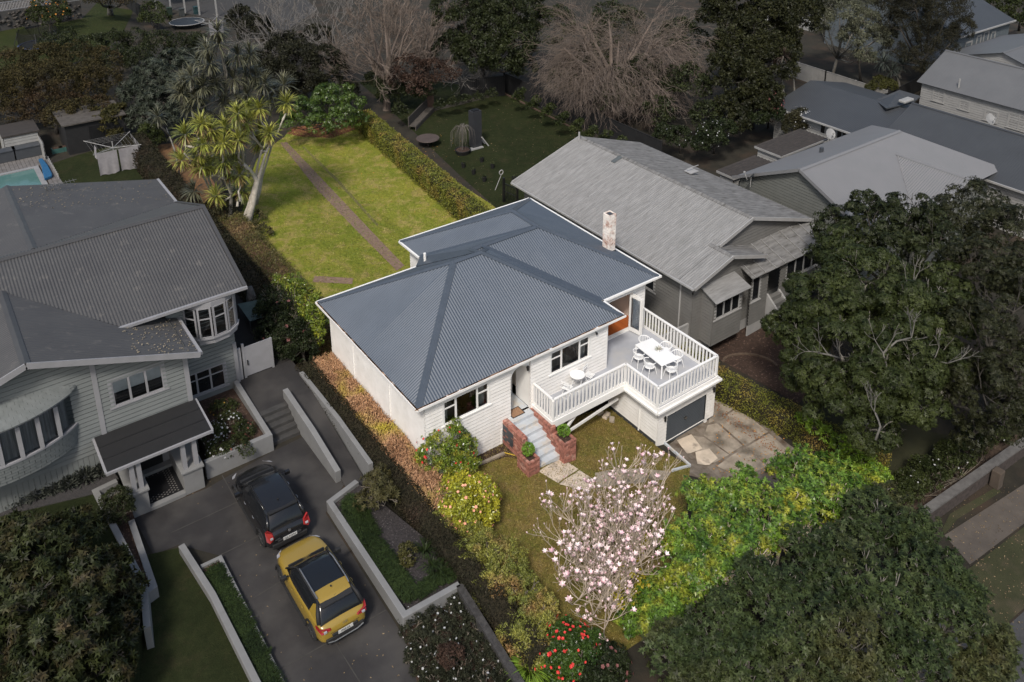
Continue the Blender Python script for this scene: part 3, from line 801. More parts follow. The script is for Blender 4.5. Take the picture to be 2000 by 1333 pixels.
mb = MB(); mb.beam((5.95, -1.36, .25), (6.75, -1.36, ZD-.34), .1, .1); mb.beam((5.9, -1.30, .12), (9.55, -1.05, .28), .07, .12); mb.beam((5.43, -1.41, .8), (5.43, -1.41, ZD-.34), .11, .11)
mb.build('deck_brace', WHITE, deck)
mb = MB(); mb.box((5.45, -.12, -.2), (9.9, -.05, .95)); mb.build('underfloor_wall', pm('brown_boards', (.28, .2, .16), rough=.9), HOUSE)
# railing
rail = thing('x', None, None) if False else None
RZ = ZD+1.06
runs = [((5.43, -.06), (5.43, -1.40)), ((5.43, -1.40), (9.62, -1.40)), ((9.62, -1.40), (9.62, -3.46)), ((9.62, -3.46), (13.38, -3.46)), ((13.38, -3.46), (13.38, 1.52))]
mb = MB()
for a, b in runs:
    mb.beam((a[0], a[1], RZ), (b[0], b[1], RZ), .11, .06)
    mb.beam((a[0], a[1], ZD+.06), (b[0], b[1], ZD+.06), .035, .11)
RAIL = mb.build('railing', WHITE, HOUSE)
post_me = None; bal_me = None
for a, b in runs:
    d = Vector((b[0]-a[0], b[1]-a[1], 0)); L_ = d.length; d.normalize(); n = max(2, round(L_/.205))
    for i in range(1, n):
        p = Vector((a[0], a[1], 0))+d*(L_*i/n)
        if bal_me is None:
            q = MB(); q.box((-.045, -.016, ZD+.1), (.045, .016, RZ-.03)); ob = q.build('baluster', WHITE, RAIL, local=True); bal_me = ob.data
        else:
            ob = bpy.data.objects.new('baluster', bal_me); COL.objects.link(ob); ob.parent = RAIL
        ob.location = p; ob.rotation_euler = (0, 0, math.atan2(d.y, d.x))
for p in ((5.43, -1.40), (9.62, -1.40), (9.62, -3.46), (13.38, -3.46), (13.38, 1.50), (5.43, -.06)):
    q = MB(); q.box((p[0]-.05, p[1]-.05, ZD-.1), (p[0]+.05, p[1]+.05, RZ-.031)); q.build('rail_post', WHITE, RAIL)
# garage
gx0, gx1, gy0 = 9.92, 13.62, -3.26
dr = (.55, 3.14, -1.36, .32)
wall(HOUSE, (gx0, gy0), (gx1, gy0), -1.15, ZD-.1, WHITE2, [(dr[0], dr[1], -1.15, dr[3])])
wall(HOUSE, (gx0, -.05), (gx0, gy0), -.80, ZD-.1, WHITE2)
wall(HOUSE, (gx1, gy0), (gx1, 1.6), -1.15, ZD-.1, WHITE2)
mb = MB(); mb.box((gx0+.01, gy0+.012, -1.4), (gx0+dr[0]-.1, gy0+.1, -1.15)); mb.box((gx1-.45, gy0+.012, -1.4), (gx1-.01, gy0+.1, -1.15)); mb.box((gx0+.01, gy0+.1, -1.4), (gx0+.1, -.05, -.8)); mb.box((gx1-.1, gy0+.1, -1.4), (gx1-.01, 1.6, -1.15))
mb.build('foundation', DGREY, HOUSE)
mb = MB(); X0, X1 = gx0+dr[0], gx0+dr[1]
mb.box((X0-.10, gy0-.035, -1.34), (X0, gy0+.08, .32)); mb.box((X1, gy0-.035, -1.34), (X1+.14, gy0+.08, .32)); mb.box((X0-.12, gy0-.045, .325), (X1+.28, gy0+.08, .62)); mb.build('garage_frame', WHITE, HOUSE)
mb = MB(); z = -1.34; i = 0
RBR = .085
n = int((.32+1.34)/RBR)
prof = []
for k in range(n*6+1):
    zz = -1.34+(1.66)*k/(n*6); prof.append((zz, .018*math.sin(2*math.pi*k/6)))
vs = []
for zz, o in prof: vs += [(X0, gy0+.05-o, zz), (X1, gy0+.05-o, zz)]
mb.add(vs, [(2*i, 2*i+1, 2*i+3, 2*i+2) for i in range(len(prof)-1)])
gd = mb.build('roller_door', pm('charcoal_roller_door', (.060, .068, .078), (.05, .057, .066), scale=2, rough=.4, spec=.6), HOUSE, smooth=True)
mb = MB(); mb.box((11.66, gy0-.02, -.42), (11.84, gy0+.03, -.38)); mb.box((11.73, gy0-.03, -.48), (11.77, gy0+.03, -.32)); mb.build('door_handle', pm('steel', (.5, .5, .5), rough=.3, metal=1), gd)
for (x, z) in ((gx0+.36, .32), (gx1-.16, .42)):
    mb = MB(); mb.tube([(x, gy0-.12, z-.12), (x, gy0-.12, z+.12)], .05, 8); mb.box((x-.03, gy0-.12, z-.03), (x+.03, gy0, z+.03)); mb.build('wall_lamp', BLACKM, HOUSE)
p = ony(1029, 718, 0); mb = MB(); mb.tube([(p.x, -.08, p.z-.1), (p.x, -.08, p.z+.1)], .055, 8); mb.box((p.x-.03, -.08, p.z-.03), (p.x+.03, 0, p.z+.03)); mb.build('wall_lamp', BLACKM, HOUSE)
mb = MB(); mb.tube([(8.95, -.1, 3.55), (8.95, -.16, 3.47)], .05, 8); mb.tube([(8.95, 0, 3.58), (8.95, -.1, 3.55)], .02, 6); mb.build('wall_lamp', BLACKM, HOUSE)
corner(HOUSE, ((gx0, gy0), (gx1, gy0)), -1.1, ZD-.15, WHITE2)
corner(HOUSE, ((9.69, 0), (13.6, 1.6)), 1.0, 3.86, WHITE2)
corner(HOUSE, ((0, 8.8),), 0, 3.86, WHITE2)
# downpipes
for (px, py) in ((690, 690), (762, 790)):
    q = onx(px, py, -.04); MB().tube([(-.35, q.y, ZE-.1), (-.05, q.y, ZE-.35), (-.05, q.y, 0)], .035, 6).build('downpipe', WHITE, HOUSE)
MB().tube([(gx0-.05, -2.15, ZD-.3), (gx0-.05, -2.15, -.9)], .04, 6).build('downpipe', WHITE, HOUSE)
MB().tube([(3.70, -.05, .8), (3.70, -.05, 0)], .03, 6).build('downpipe', WHITE, HOUSE)
# bifold leaves folded out beside the living-room opening
mb = MB(); ox = 9.69
mb.box((ox+.22-.08, 1.53, 1.36), (ox+.22, 1.58, 3.5)); mb.box((ox+3.06, 1.53, 1.36), (ox+3.14, 1.58, 3.5)); mb.box((ox+.22, 1.53, 3.42), (ox+3.06, 1.58, 3.5)); mb.box((ox+.22, 1.50, 1.31), (ox+3.06, 1.72, 1.357))
mb.build('door_frame', WHITE, HOUSE)
for k, (ang, xx) in enumerate(((-1.50, 12.70), (-1.40, 12.55))):
    q = MB()
    w, z0, z1 = .74, 1.37, 3.40
    for (ua, ub, za, zb) in ((0, .1, z0, z1), (w-.1, w, z0, z1), (.1, w-.1, z0, z0+.22), (.1, w-.1, z1-.12, z1)):
        q.box((ua, -.02, za), (ub, .02, zb))
    q.rotz(ang); q.v = [(x+xx, y+1.52, z) for x, y, z in q.v]
    dl = q.build('door_leaf', WHITE, HOUSE)
    q = MB(); q.add([(.1, 0, z0+.22), (w-.1, 0, z0+.22), (w-.1, 0, z1-.12), (.1, 0, z1-.12)], [(0, 1, 2, 3)]); q.rotz(ang); q.v = [(x+xx, y+1.52, z) for x, y, z in q.v]
    q.build('pane', GLASS, dl)
# chimney
CB = pm('whitewashed_brick', (.78, .72, .67), (.40, .20, .14), scale=9, rough=.9, bump=.5, bscale=50, island=True, island_amt=.12, third=(.80, .75, .70), tscale=2.2, tpos=(.40, .55))
cx0, cx1, cy0, cy1 = 13.40, 13.84, 4.10, 4.58
ct = max(ony(1187, 424, cy0).z, 5.4)
mb = MB(); bricks(mb, cx0, cx1, cy0, cy1, 4.1, ct, soldier=False)
chm = tag(mb.build('chimney', CB, HOUSE), kind=None)
mb = MB(); mb.box((cx0+.004, cy0+.004, 3.9), (cx1-.004, cy1-.004, ct-.03)); mb.build('mortar_bed', pm('pale_mortar', (.55, .48, .42), (.3, .2, .16), scale=6, rough=.95), chm)
mb = MB(); mb.box((cx0+.1, cy0+.1, ct-.029), (cx1-.1, cy1-.1, ct-.01)); mb.box((cx0-.03, cy0-.03, 3.95), (cx1+.03, cy1+.03, 4.28)); mb.build('chimney_flashing', DGREY, chm)
# vent pipe
p = onx(822, 500, 5.2); mb = MB(); mb.tube([(5.3, 8.9, 4.0), (5.3, 8.9, 4.75)], .07, 8); mb.build('vent_pipe', WHITE, HOUSE)

# ================================================================ topiary in the piers
TOP_ = leafmat('topiary_leaf', (.17, .30, .03), (.08, .17, .015), rough=.5)
BARK = pm('grey_bark', (.22, .19, .15), (.12, .1, .08), scale=8, rough=.95, bump=.5)
for (x, y, z, lab) in ((3.74, -1.90, .66, 'round clipped topiary ball in the left brick pier of the front steps'), (5.54, -2.02, .78, 'round clipped topiary ball in the right brick pier, under the deck corner')):
    t = thing('topiary_shrub', lab, 'topiary', (x, y, z), 0, 'topiary balls beside the front steps')
    mb = MB(); mb.tube([(x, y, z-.04), (x, y, z+.3)], .025, 6); mb.build('trunk', BARK, t)
    crown('crown', [((x, y, z+.38), .27)], 2600, .055, TOP_, t, clump=.18, shell=(.85, .95), top=-1)
# ================================================================ deck furniture
def placed(o, loc, rz): o.location = loc; o.rotation_euler = (0, 0, rz); return o
FW = pm('white_powder_coat', (.82, .82, .81), (.8, .8, .79), rough=.35, spec=.5)
T = thing('dining_table', 'white rectangular outdoor dining table on the grey deck with a small potted plant', 'table', (0, 0, 0))
tc = [at(1241, 674, ZD+.74), at(1271, 660, ZD+.74), at(1327, 699, ZD+.74), at(1294, 716, ZD+.74)]
tcx = sum((p for p in tc), Vector((0, 0, 0)))/4
tl = ((tc[2]-tc[1]).length+(tc[3]-tc[0]).length)/2; tw = ((tc[1]-tc[0]).length+(tc[2]-tc[3]).length)/2
tr = math.atan2((tc[3]-tc[0]).y, (tc[3]-tc[0]).x)
print('table', tcx, tl, tw, tr)
tl = min(max(tl, 1.7), 2.1); tw = min(max(tw, .85), 1.05)
mb = MB(); mb.box((-tl/2, -tw/2, .70), (tl/2, tw/2, .74)); mb.build('tabletop', FW, T, local=True, bevel=.01)
for sx in (-1, 1):
    for sy in (-1, 1):
        q = MB(); q.beam((sx*(tl/2-.05), sy*(tw/2-.05), 0), (sx*(tl/2-.04), sy*(tw/2-.04), .70), .06, .06); q.build('leg', FW, T, local=True)
placed(T, (tcx.x, tcx.y, ZD), tr)
def chair(lab):
    c = thing('deck_chair', lab, 'chair', (0, 0, 0), 0, 'white dining chairs round the deck table')
    q = MB(); q.prism([(.24*math.cos(t)*(1 if math.cos(t) > 0 else 1), .24*math.sin(t)) for t in np.linspace(0, 2*math.pi, 17)[:-1]], .43, .46); q.build('seat', FW, c, local=True, bevel=.008)
    for sx in (-1, 1):
        for sy in (-1, 1):
            q = MB(); q.tube([(sx*.26, sy*.24, 0), (sx*.17, sy*.18, .44)], [.012, .02], 6); q.build('leg', FW, c, local=True)
    ts = np.linspace(math.radians(-125), math.radians(125), 15)
    arc = [(-.27*math.cos(t), .29*math.sin(t), .72 + .05*math.cos(t)) for t in ts]
    q = MB(); q.tube(arc, .02, 6); q.build('back_rail', FW, c, local=True)
    for t in np.linspace(math.radians(-75), math.radians(75), 9):
        q = MB(); q.tube([(-.21*math.cos(t), .22*math.sin(t), .45), (-.27*math.cos(t), .29*math.sin(t), .72+.05*math.cos(t))], .011, 5); q.build('slat', FW, c, local=True)
    return c
ca, sa_ = math.cos(tr), math.sin(tr)
def tp(u, v): return (tcx.x+u*ca-v*sa_, tcx.y+u*sa_+v*ca, ZD)
cspec = [(-.45, -tw/2-.18, math.pi/2, 'white deck chair on the near long side of the table, by its left corner'),
         (.35, -tw/2-.2, math.pi/2+.05, 'white deck chair in the middle of the near long side of the table'),
         (tl/2+.12, -.05, math.pi-.15, 'white deck chair at the right-hand end of the table nearest the railing corner'),
         (-tl/2-.1, .15, 0.1, 'white deck chair at the far left end of the table beside the glass doors'),
         (-.15, tw/2+.18, -math.pi/2, 'white deck chair behind the table, next to the potted plant'),
         (.62, tw/2+.18, -math.pi/2-.05, 'white deck chair behind the table near the side railing')]
ch0 = None
for (u, v, a, lab) in cspec:
    if ch0 is None: c = ch0 = chair(lab)
    else: c = copy_tree(ch0); c['label'] = lab
    placed(c, tp(u, v), tr+a)
p = thing('potted_plant', 'small spiky plant in a white bowl on the dining table', 'plant', tp(0.05, .05)[:2]+(ZD+.74,))
pz = Vector(p.location)
mb = MB(); mb.lathe(pz, [(.05, 0), (.09, .06), (.1, .1), (.08, .1)], 14); mb.build('pot', FW, p, smooth=True)
P_ = np.tile(np.array(pz)+[0, 0, .1], (26, 1)); D_ = nrm(RNG.normal(size=(26, 3))*[1, 1, .3]+[0, 0, .7])
quads_mesh('leaves', leaf_verts(P_, D_, nrm(RNG.normal(size=(26, 3))), .26, .02), 26, leafmat('dry_spiky_leaf', (.3, .17, .06), (.14, .2, .05)), p)
# bistro set
B = thing('bistro_table', 'round white folding bistro table against the front wall of the deck', 'table', (0, 0, 0))
bt = at(1128, 732, ZD+.70)
mb = MB(); mb.lathe((0, 0, 0), [(.33, .68), (.34, .69), (.34, .705), (.32, .71)], 24); mb.build('tabletop', FW, B, local=True, smooth=False)
for s_ in (-1, 1):
    q = MB(); q.tube([(-.25, .2*s_, 0), (.22, .2*s_, .68)], .011, 6); q.tube([(.25, .2*s_, 0), (-.22, .2*s_, .68)], .011, 6); q.tube([(-.25, -.2, .02), (-.25, .2, .02)], .01, 5) ; q.build('leg', FW, B, local=True)
placed(B, (bt.x, bt.y, ZD), .3)
def bistro(lab):
    c = thing('bistro_chair', lab, 'chair', (0, 0, 0), 0, 'white folding bistro chairs on the deck')
    for i in range(6):
        q = MB(); q.box((-.19+i*.067, -.19, .44), (-.19+i*.067+.045, .19, .455)); q.build('slat', FW, c, local=True)
    q = MB()
    for s_ in (-1, 1):
        q.tube([(.2, .2*s_, 0), (-.17, .2*s_, .5), (-.22, .2*s_, .86)], .011, 6); q.tube([(-.22, .18*s_, 0), (.18, .18*s_, .45)], .011, 6)
    q.tube([(.2, -.2, .01), (.2, .2, .01)], .01, 5); q.tube([(-.22, -.18, .01), (-.22, .18, .01)], .01, 5)
    q.build('frame', FW, c, local=True)
    q = MB(); q.box((-.228, -.2, .70), (-.212, .2, .74)); q.box((-.232, -.2, .79), (-.216, .2, .86)); q.build('backrest', FW, c, local=True)
    return c
b0 = bistro('white slatted bistro chair left of the round table, facing it'); pb = at(1108, 757, ZD+.44); placed(b0, (pb.x, pb.y, ZD), .35)
b1 = copy_tree(b0); b1['label'] = 'white bistro chair right of the round table with its back to the wall'; pb = at(1151, 733, ZD+.44); placed(b1, (pb.x, pb.y, ZD), math.pi*1.5+.35)
# doormat
m = thing('doormat', 'brown coir doormat with a dark border on the porch landing', 'doormat', (4.5, .22, 1.15))
mb = MB(); mb.box((4.28, -.12, 1.153), (4.86, .35, 1.165)); mb.build('mat', pm('coir', (.36, .22, .13), (.22, .12, .07), scale=22, rough=1), m)
mb = MB(); 
for a, b in (((4.25, -.15), (4.89, -.12)), ((4.25, .35), (4.89, .38)), ((4.25, -.12), (4.28, .35)), ((4.86, -.12), (4.89, .35))): mb.box((*a, 1.152), (*b, 1.17))
mb.build('border', BLACKM, m)
# ================================================================ the neighbour on the left: drive, walls, beds
GWALL = pm('dimmed_white_render', (0.198, 0.198, 0.197), (0.169, 0.169, 0.168), scale=1.5, rough=.85, bump=.15, third=(.15, .147, .142), tscale=1.4, tpos=(.58, .8))  # left neighbour's paint, render and roofs darkened to stand in for dimmer light
LHB = pm('dimmed_grey_green_boards', (0.173, 0.185, 0.182), (0.152, 0.163, 0.161), scale=1.6, rough=.65)
LHT = pm('dimmed_pale_trim', (0.261, 0.258, 0.272), (0.228, 0.228, 0.237), scale=2, rough=.55)
LHR = pm('dark_grey_roof_steel', (0.069, 0.068, 0.068), (0.059, 0.058, 0.059), scale=.8, rough=.5, third=(.10, .095, .09), tscale=2.6, tpos=(.6, .75))
LHCAP = pm('dark_grey_flashing', (0.057, 0.057, 0.058), (0.049, 0.048, 0.049), scale=2, rough=.5)
BITU = pm('black_membrane', (.014, .014, .015), (.011, .011, .012), scale=3, rough=.85)
SHING = pm('dimmed_grey_green_shingles', (0.152, 0.163, 0.162), (0.118, 0.129, 0.127), scale=4, rough=.8, island=True, island_amt=.12)
BLIND = pm('pale_roller_blind', (.75, .75, .74), rough=.9)
CURT = pm('grey_curtain', (.46, .45, .45), (.2, .195, .195), scale=2, stretch=(9, 9, .3), rough=.95)

LZ = .5
# paving: lower drive, upper court, ramp
dp = [at(*p, LZ) for p in ((262, 1013), (403, 955), (532, 883), (600, 850), (680, 935), (636, 1003), (783, 1236), (860, 1400), (520, 1400), (432, 1087), (349, 1065), (300, 1085))]
sheet('driveway', [(p.x, p.y) for p in dp], ASPH, .014, level=LZ)
court = MB()
cz = 1.3
court.prism([(-4.62, 9.3), (-1.9, 9.3), (-1.9, 6.6), (-4.62, 6.6)], .3, cz)
o = court.build('upper_court', ASPH); o['kind'] = 'structure'
o = MB().add([(-3.05, 6.6, cz), (-2.05, 6.6, cz), (-2.25, .9, LZ+.02), (-3.05, .9, LZ+.02), (-3.05, 6.6, .3), (-2.05, 6.6, .3), (-2.25, .9, .3), (-3.05, .9, .3)], [(0, 3, 2, 1), (0, 4, 7, 3), (2, 3, 7, 6), (1, 2, 6, 5)]).build('ramp', ASPH); o['kind'] = 'structure'
st = thing('garden_steps', 'dark concrete steps between the white walls, leading up from the driveway to the gate', 'steps', (-3.9, 5.9, LZ))
for i in range(5):
    q = MB(); y = 5.15+.29*i; q.box((-4.52, y, LZ-.1), (-3.26, 6.62 if i == 4 else y+.30, LZ+.16*(i+1)-(.002 if i == 4 else 0))); q.build('step', pm('dark_step_concrete', (.052, .05, .048), (.036, .035, .034), scale=3, rough=.9), st, bevel=.01)
for (a, b) in (((-9.3, 3.0), (-4.9, 3.0)), ((-8.2, -1.6), (-4.4, -1.3)), ((-8.3, -4.6), (-4.4, -4.7)), ((-6.3, -4.6), (-6.2, -9)), ((-6.8, 4.8), (-6.8, 3.0)), ((-8.2, .9), (-4.4, .9))):
    q = MB(); q.beam((a[0], a[1], LZ+.016), (b[0], b[1], LZ+.016), .035, .006); o = q.build('driveway_joint', pm('joint_grey', (.055, .052, .048), rough=1)); o['kind'] = 'structure'

def lowwall(name, label, pts, w, zt, z0=.2, closed=False, group=None, cat='wall'):
    """rendered wall: centre line pts, flat top zt (or list)"""
    t = thing(name, label, cat, (pts[0][0], pts[0][1], z0), 0, group)
    q = MB(); n = len(pts); P = [Vector((p[0], p[1])) for p in pts]
    L = []; R = []
    for i in range(n):
        d1 = (P[i]-P[i-1]).normalized() if i else (P[1]-P[0]).normalized()
        d2 = (P[i+1]-P[i]).normalized() if i < n-1 else d1
        b = (d1+d2).normalized(); s = Vector((b.y, -b.x)); k = (w/2)/max(.4, s.dot(Vector((d1.y, -d1.x))))
        L.append(P[i]-s*k); R.append(P[i]+s*k)
    zs = zt if hasattr(zt, '__len__') else [zt]*n
    vs = []
    for i in range(n): vs += [(L[i].x, L[i].y, z0), (R[i].x, R[i].y, z0), (R[i].x, R[i].y, zs[i]), (L[i].x, L[i].y, zs[i])]
    fs = [(0, 1, 2, 3), (4*n-1, 4*n-2, 4*n-3, 4*n-4)]
    for i in range(n-1):
        a, b = 4*i, 4*i+4
        for j in range(4): fs.append((a+j, b+j, b+(j+1) % 4, a+(j+1) % 4))
    q.add(vs, fs); q.build('wall_body', GWALL, t, bevel=.012)
    return t
def xy(px, py, z): p = at(px, py, z); return (p.x, p.y)
lowwall('retaining_wall', 'long white retaining wall between the ramp and the dark hedge', [(-1.95, 8.0), (-1.98, 4.0), (-2.1, .75)], .2, [1.42, 1.5, 1.5])
lowwall('ramp_wall', 'white wedge-shaped wall between the garden steps and the ramp', [(-3.16, 6.85), (-3.15, 4.0), (-3.14, 1.62)], .24, [1.75, 1.5, 1.05])
lowwall('planter_wall', 'white L-shaped wall round the flower bed beside the garden steps', [(-4.66, 9.0), (-4.66, 5.0), (-7.35, 5.0)], .22, [1.55, 1.32, 1.32])
lowwall('planter_wall', 'white box-shaped planter wall on the right of the driveway, behind the yellow car', [xy(697, 938, 1.05), xy(644, 978, 1.05), xy(790, 1200, 1.1), xy(897, 1140, 1.1)], .22, [1.02, 1.02, 1.1, 1.1])
lowwall('edging_wall', 'bent white wall on the left edge of the driveway', [xy(354, 1064, .95), xy(415, 1160, .95), xy(508, 1345, .95), xy(525, 1400, .95)], .22, .95)
lowwall('edging_wall', 'narrow white wall between the grass strip and the driveway', [xy(392, 1106, .75), xy(430, 1088, .75), xy(560, 1350, .75), xy(580, 1400, .75)], .14, .75)
GL = 1.45
lowwall('garden_wall', 'white garden wall running from the porch along the upper lawn', [xy(228, 937, GL+.1), xy(186, 957, GL+.1), xy(280, 1140, GL+.1), xy(287, 1225, GL+.1)], .22, GL+.08)
lowwall('garden_wall', 'white planter wall below the round topiary by the porch', [xy(256, 1016, 1.1), xy(300, 1145, 1.1), xy(282, 1158, 1.1)], .22, 1.1)
# planting beds and lawns at their own levels
def bedp(name, px, z, m, lift=.0, z0=.1):
    P = [at(*p, z) for p in px]; q = MB(); q.prism([(p.x, p.y) for p in P], z0, z); o = q.build(name, m); o['kind'] = 'structure'; return o
q = MB(); q.prism([(-7.0, 5.12), (-4.78, 5.12), (-4.78, 9.1), (-7.0, 9.1)], .2, 1.12); o = q.build('flower_bed_soil', SOIL); o['kind'] = 'structure'
BARKM = pm('dark_bark_mulch', (.040, .034, .034), (.018, .016, .016), scale=12, rough=1, bump=1, bscale=30, third=(.085, .075, .075), tscale=14, tpos=(.58, .66))
bedp('planter_soil', ((700, 945), (648, 985), (788, 1195), (897, 1150), (890, 1100)), .86, BARKM)
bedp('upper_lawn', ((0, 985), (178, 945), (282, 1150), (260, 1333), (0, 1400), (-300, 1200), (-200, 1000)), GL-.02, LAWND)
bedp('gravel_bed', ((0, 960), (205, 900), (232, 935), (180, 965), (0, 1008), (-120, 1010)), GL+.02, pm('grey_gravel', (.06, .056, .056), (.03, .028, .028), scale=22, rough=1, bump=1, bscale=60))
bedp('planter_strip', ((190, 965), (228, 940), (262, 1010), (300, 1140), (285, 1150)), 1.0, SOIL)
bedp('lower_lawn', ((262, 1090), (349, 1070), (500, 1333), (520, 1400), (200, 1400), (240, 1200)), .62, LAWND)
bedp('grass_strip_soil', ((396, 1110), (430, 1094), (550, 1345), (560, 1400), (520, 1400), (500, 1320)), .66, SOIL)
bedp('front_shrub_bed', ((790, 1225), (900, 1160), (1050, 1400), (830, 1400)), .55, SOIL, z0=.4)

# ================================================================ the house on the left
LH = thing('two_storey_house', 'dimmed grey-green weatherboard house with dark corrugated roofs, a bow window and a black-roofed porch', 'house', (-10, 12, LZ))
YF = 6.7; XR = -7.15
zf = lambda px, py: ony(px, py, YF).z
ef = ony(390, 690, YF-.6); af = ony(50, 712, YF-.6)
ze_, za_ = ef.z, af.z; xe, xa = ef.x, af.x
sF = (za_-ze_)/(xe-xa)
ZM, YM, RM, SM = 6.35, 8.6, 13.7, .36
zr = ZM+SM*(RM-YM); XG = -3.9
yj = YM+(za_-ZM)/SM
# valley: where wing plane height equals main plane height
def yv(x): return YM+(za_-sF*(x-xa)-ZM)/SM
xv = xa+(za_-ZM)/sF
corr([(xe, YF-.6, ze_), (xe, 9.2, ze_), (xv, 9.2, za_-sF*(xv-xa)), (xv, YF-.6, za_-sF*(xv-xa))], (0, 1, 0), LHR, LH, pitch=.13, amp=.016)
corr([(xv, YF-.6, ZM), (xv, YM, ZM), (xa, yj, za_), (xa, YF-.6, za_)], (0, 1, 0), LHR, LH, pitch=.13, amp=.016)
xL = 2*xa-xe
corr([(xL, YF-.6, ze_), (xa, YF-.6, za_), (xa, yj+.4, za_), (xL, yj+.4, ze_)], (0, 1, 0), LHR, LH, pitch=.13, amp=.016)
corr([(XG, YM, ZM), (XG, RM, zr), (-20, RM, zr), (-20, yj, za_), (xa, yj, za_), (xv, YM, ZM)], (1, 0, 0), LHR, LH, pitch=.125, amp=.022)
XB, SB = -11.0, .22
zb = ZM+SB*(XG-XB); YB = 22.4
yb0 = RM+(zr-zb)/SM
corr([(XG, RM, zr), (XG, 2*RM-YM, ZM), (XB, yb0, zb), (XB, RM, zr)], (1, 0, 0), LHR, LH, pitch=.13, amp=.016)
corr([(XG, 2*RM-YM, ZM), (XG, YB, ZM), (XB, YB, zb), (XB, yb0, zb)], (0, 1, 0), LHR, LH, pitch=.13, amp=.012)
corr([(2*XB-XG, YB, ZM), (XB, YB, zb), (XB, RM, zb), (2*XB-XG, RM, ZM)], (0, 1, 0), LHR, LH, pitch=.13, amp=.012)
corr([(-20, RM, zr), (XB, RM, zr), (XB, yb0, zb), (-20, 2*RM-YM, ZM)], (1, 0, 0), LHR, LH, pitch=.13, amp=.012)
cap(LH, [((xa, YF-.6, za_), (xa, yj, za_)), ((XG, RM, zr), (-20, RM, zr)), ((XB, yb0, zb), (XB, YB, zb))], LHCAP, w=.32)
mb = MB()
for a, b in (((XG+.03, YM, ZM), (XG+.03, RM, zr)), ((XG+.03, RM, zr), (XG+.03, 2*RM-YM, ZM))): mb.beam(a, b, .16, .10)
mb.build('rake_flashing', LHCAP, LH)
for a, b in (((xe+.02, YF-.63, ze_-.06), (xa, YF-.63, za_-.06)), ((xL, YF-.63, ze_-.06), (xa, YF-.63, za_-.06))): mb = MB(); mb.beam(a, b, .05, .24); mb.build('bargeboard', LHT, LH)
gutter(LH, [((xv-.1, YM-.06, ZM-.05), (XG+.1, YM-.06, ZM-.05)), ((xe+.05, YF-.6, ze_-.05), (xe+.05, 9.2, ze_-.05)), ((XG+.06, 2*RM-YM, ZM-.05), (XG+.06, YB, ZM-.05)), ((-5.2, 2*RM-YM+.06, ZM-.05), (XG, 2*RM-YM+.06, ZM-.05))], LHT, w=.13, h=.12)
mb = MB(); mb.tube([(xv+.1, YM-.1, ZM-.1), (xv+.45, YM-1.3, ZM-1.0)], .05, 6); mb.build('downpipe', LHT, LH)
mb = MB(); mb.tube([(-5.3, 19.2, ZM), (-5.0, 18.6, ZM+.15)], .06, 6); mb.build('downpipe', LHT, LH)
# walls
wz0, wz1 = zf(222, 803), zf(207, 738)
wa = ony(225, 800, YF).x; wb = ony(330, 760, YF).x
zbase = min(zf(198, 903), 2.1)
wx0, wx1 = ony(218, 790, YF).x+.1, ony(326, 756, YF).x-.1
wl = wx1-wx0
wz0 = ony(222, 800, YF).z+.12; wz1 = ony(213, 742, YF).z-.12
gl = lambda u: (za_-.1-sF*abs((-19+u)-xa))
wall(LH, (-19, YF), (XR, YF), zbase+.55, ze_, LHB, [(wx0+19, wx1+19, wz0, wz1)], top=gl, pitch=.19, lap=.05)
wall(LH, (-19, YF+.02), (XR, YF+.02), LZ, zbase+.56, LHB, vert=True, pitch=.19)
wall(LH, (XR, YF), (XR, 9.2), LZ, ze_+.2, LHB, pitch=.19, lap=.05)
rz0, rz1 = ony(360, 782, 9.2).z, ony(357, 738, 9.2).z
rz0, rz1 = 1.42, 2.55
wall(LH, (XR, 9.2), (-4.45, 9.2), LZ, ZM, LHB, [(.28, 2.1, rz0, rz1)], pitch=.19, lap=.05)
wall(LH, (-4.45, 9.2), (-4.45, YB), LZ, ZM, LHB, pitch=.19, lap=.05)
wall(LH, (-4.45, YB-.4), (-19, YB-.4), LZ, ZM, LHB, pitch=.3)
mb = MB()
bx = ony(190, 775, YF).x
for x in (bx, XR-.02): mb = MB(); mb.box((x-.09, YF-.07, zbase+.4), (x+.09, YF-.01, min(gl(x+19)-.05, 9))); mb.build('facing_board', LHT, LH)
mb = MB(); mb.box((-4.56, 9.12, LZ+.8), (-4.40, 9.19, 3.4)); mb.build('facing_board', LHT, LH)
mb = MB(); mb.box((-4.43, 8.55, ZM-.14), (XG, 9.2, ZM-.1)); mb.box((xv, YM, ZM-.14), (-4.43, 9.2, ZM-.1)); mb.build('soffit', LHT, LH)
window(LH, (wx0, YF), (1, 0), wz0, wz1, [wl/3]*3, LHT, GLASS, casing=.13, blind=.5, blind_m=BLIND, back=DARKG)
window(LH, (XR+.28, 9.2), (1, 0), rz0, rz1, [1.82/3]*3, LHT, DARKG, casing=.12, transom=rz1-.38)
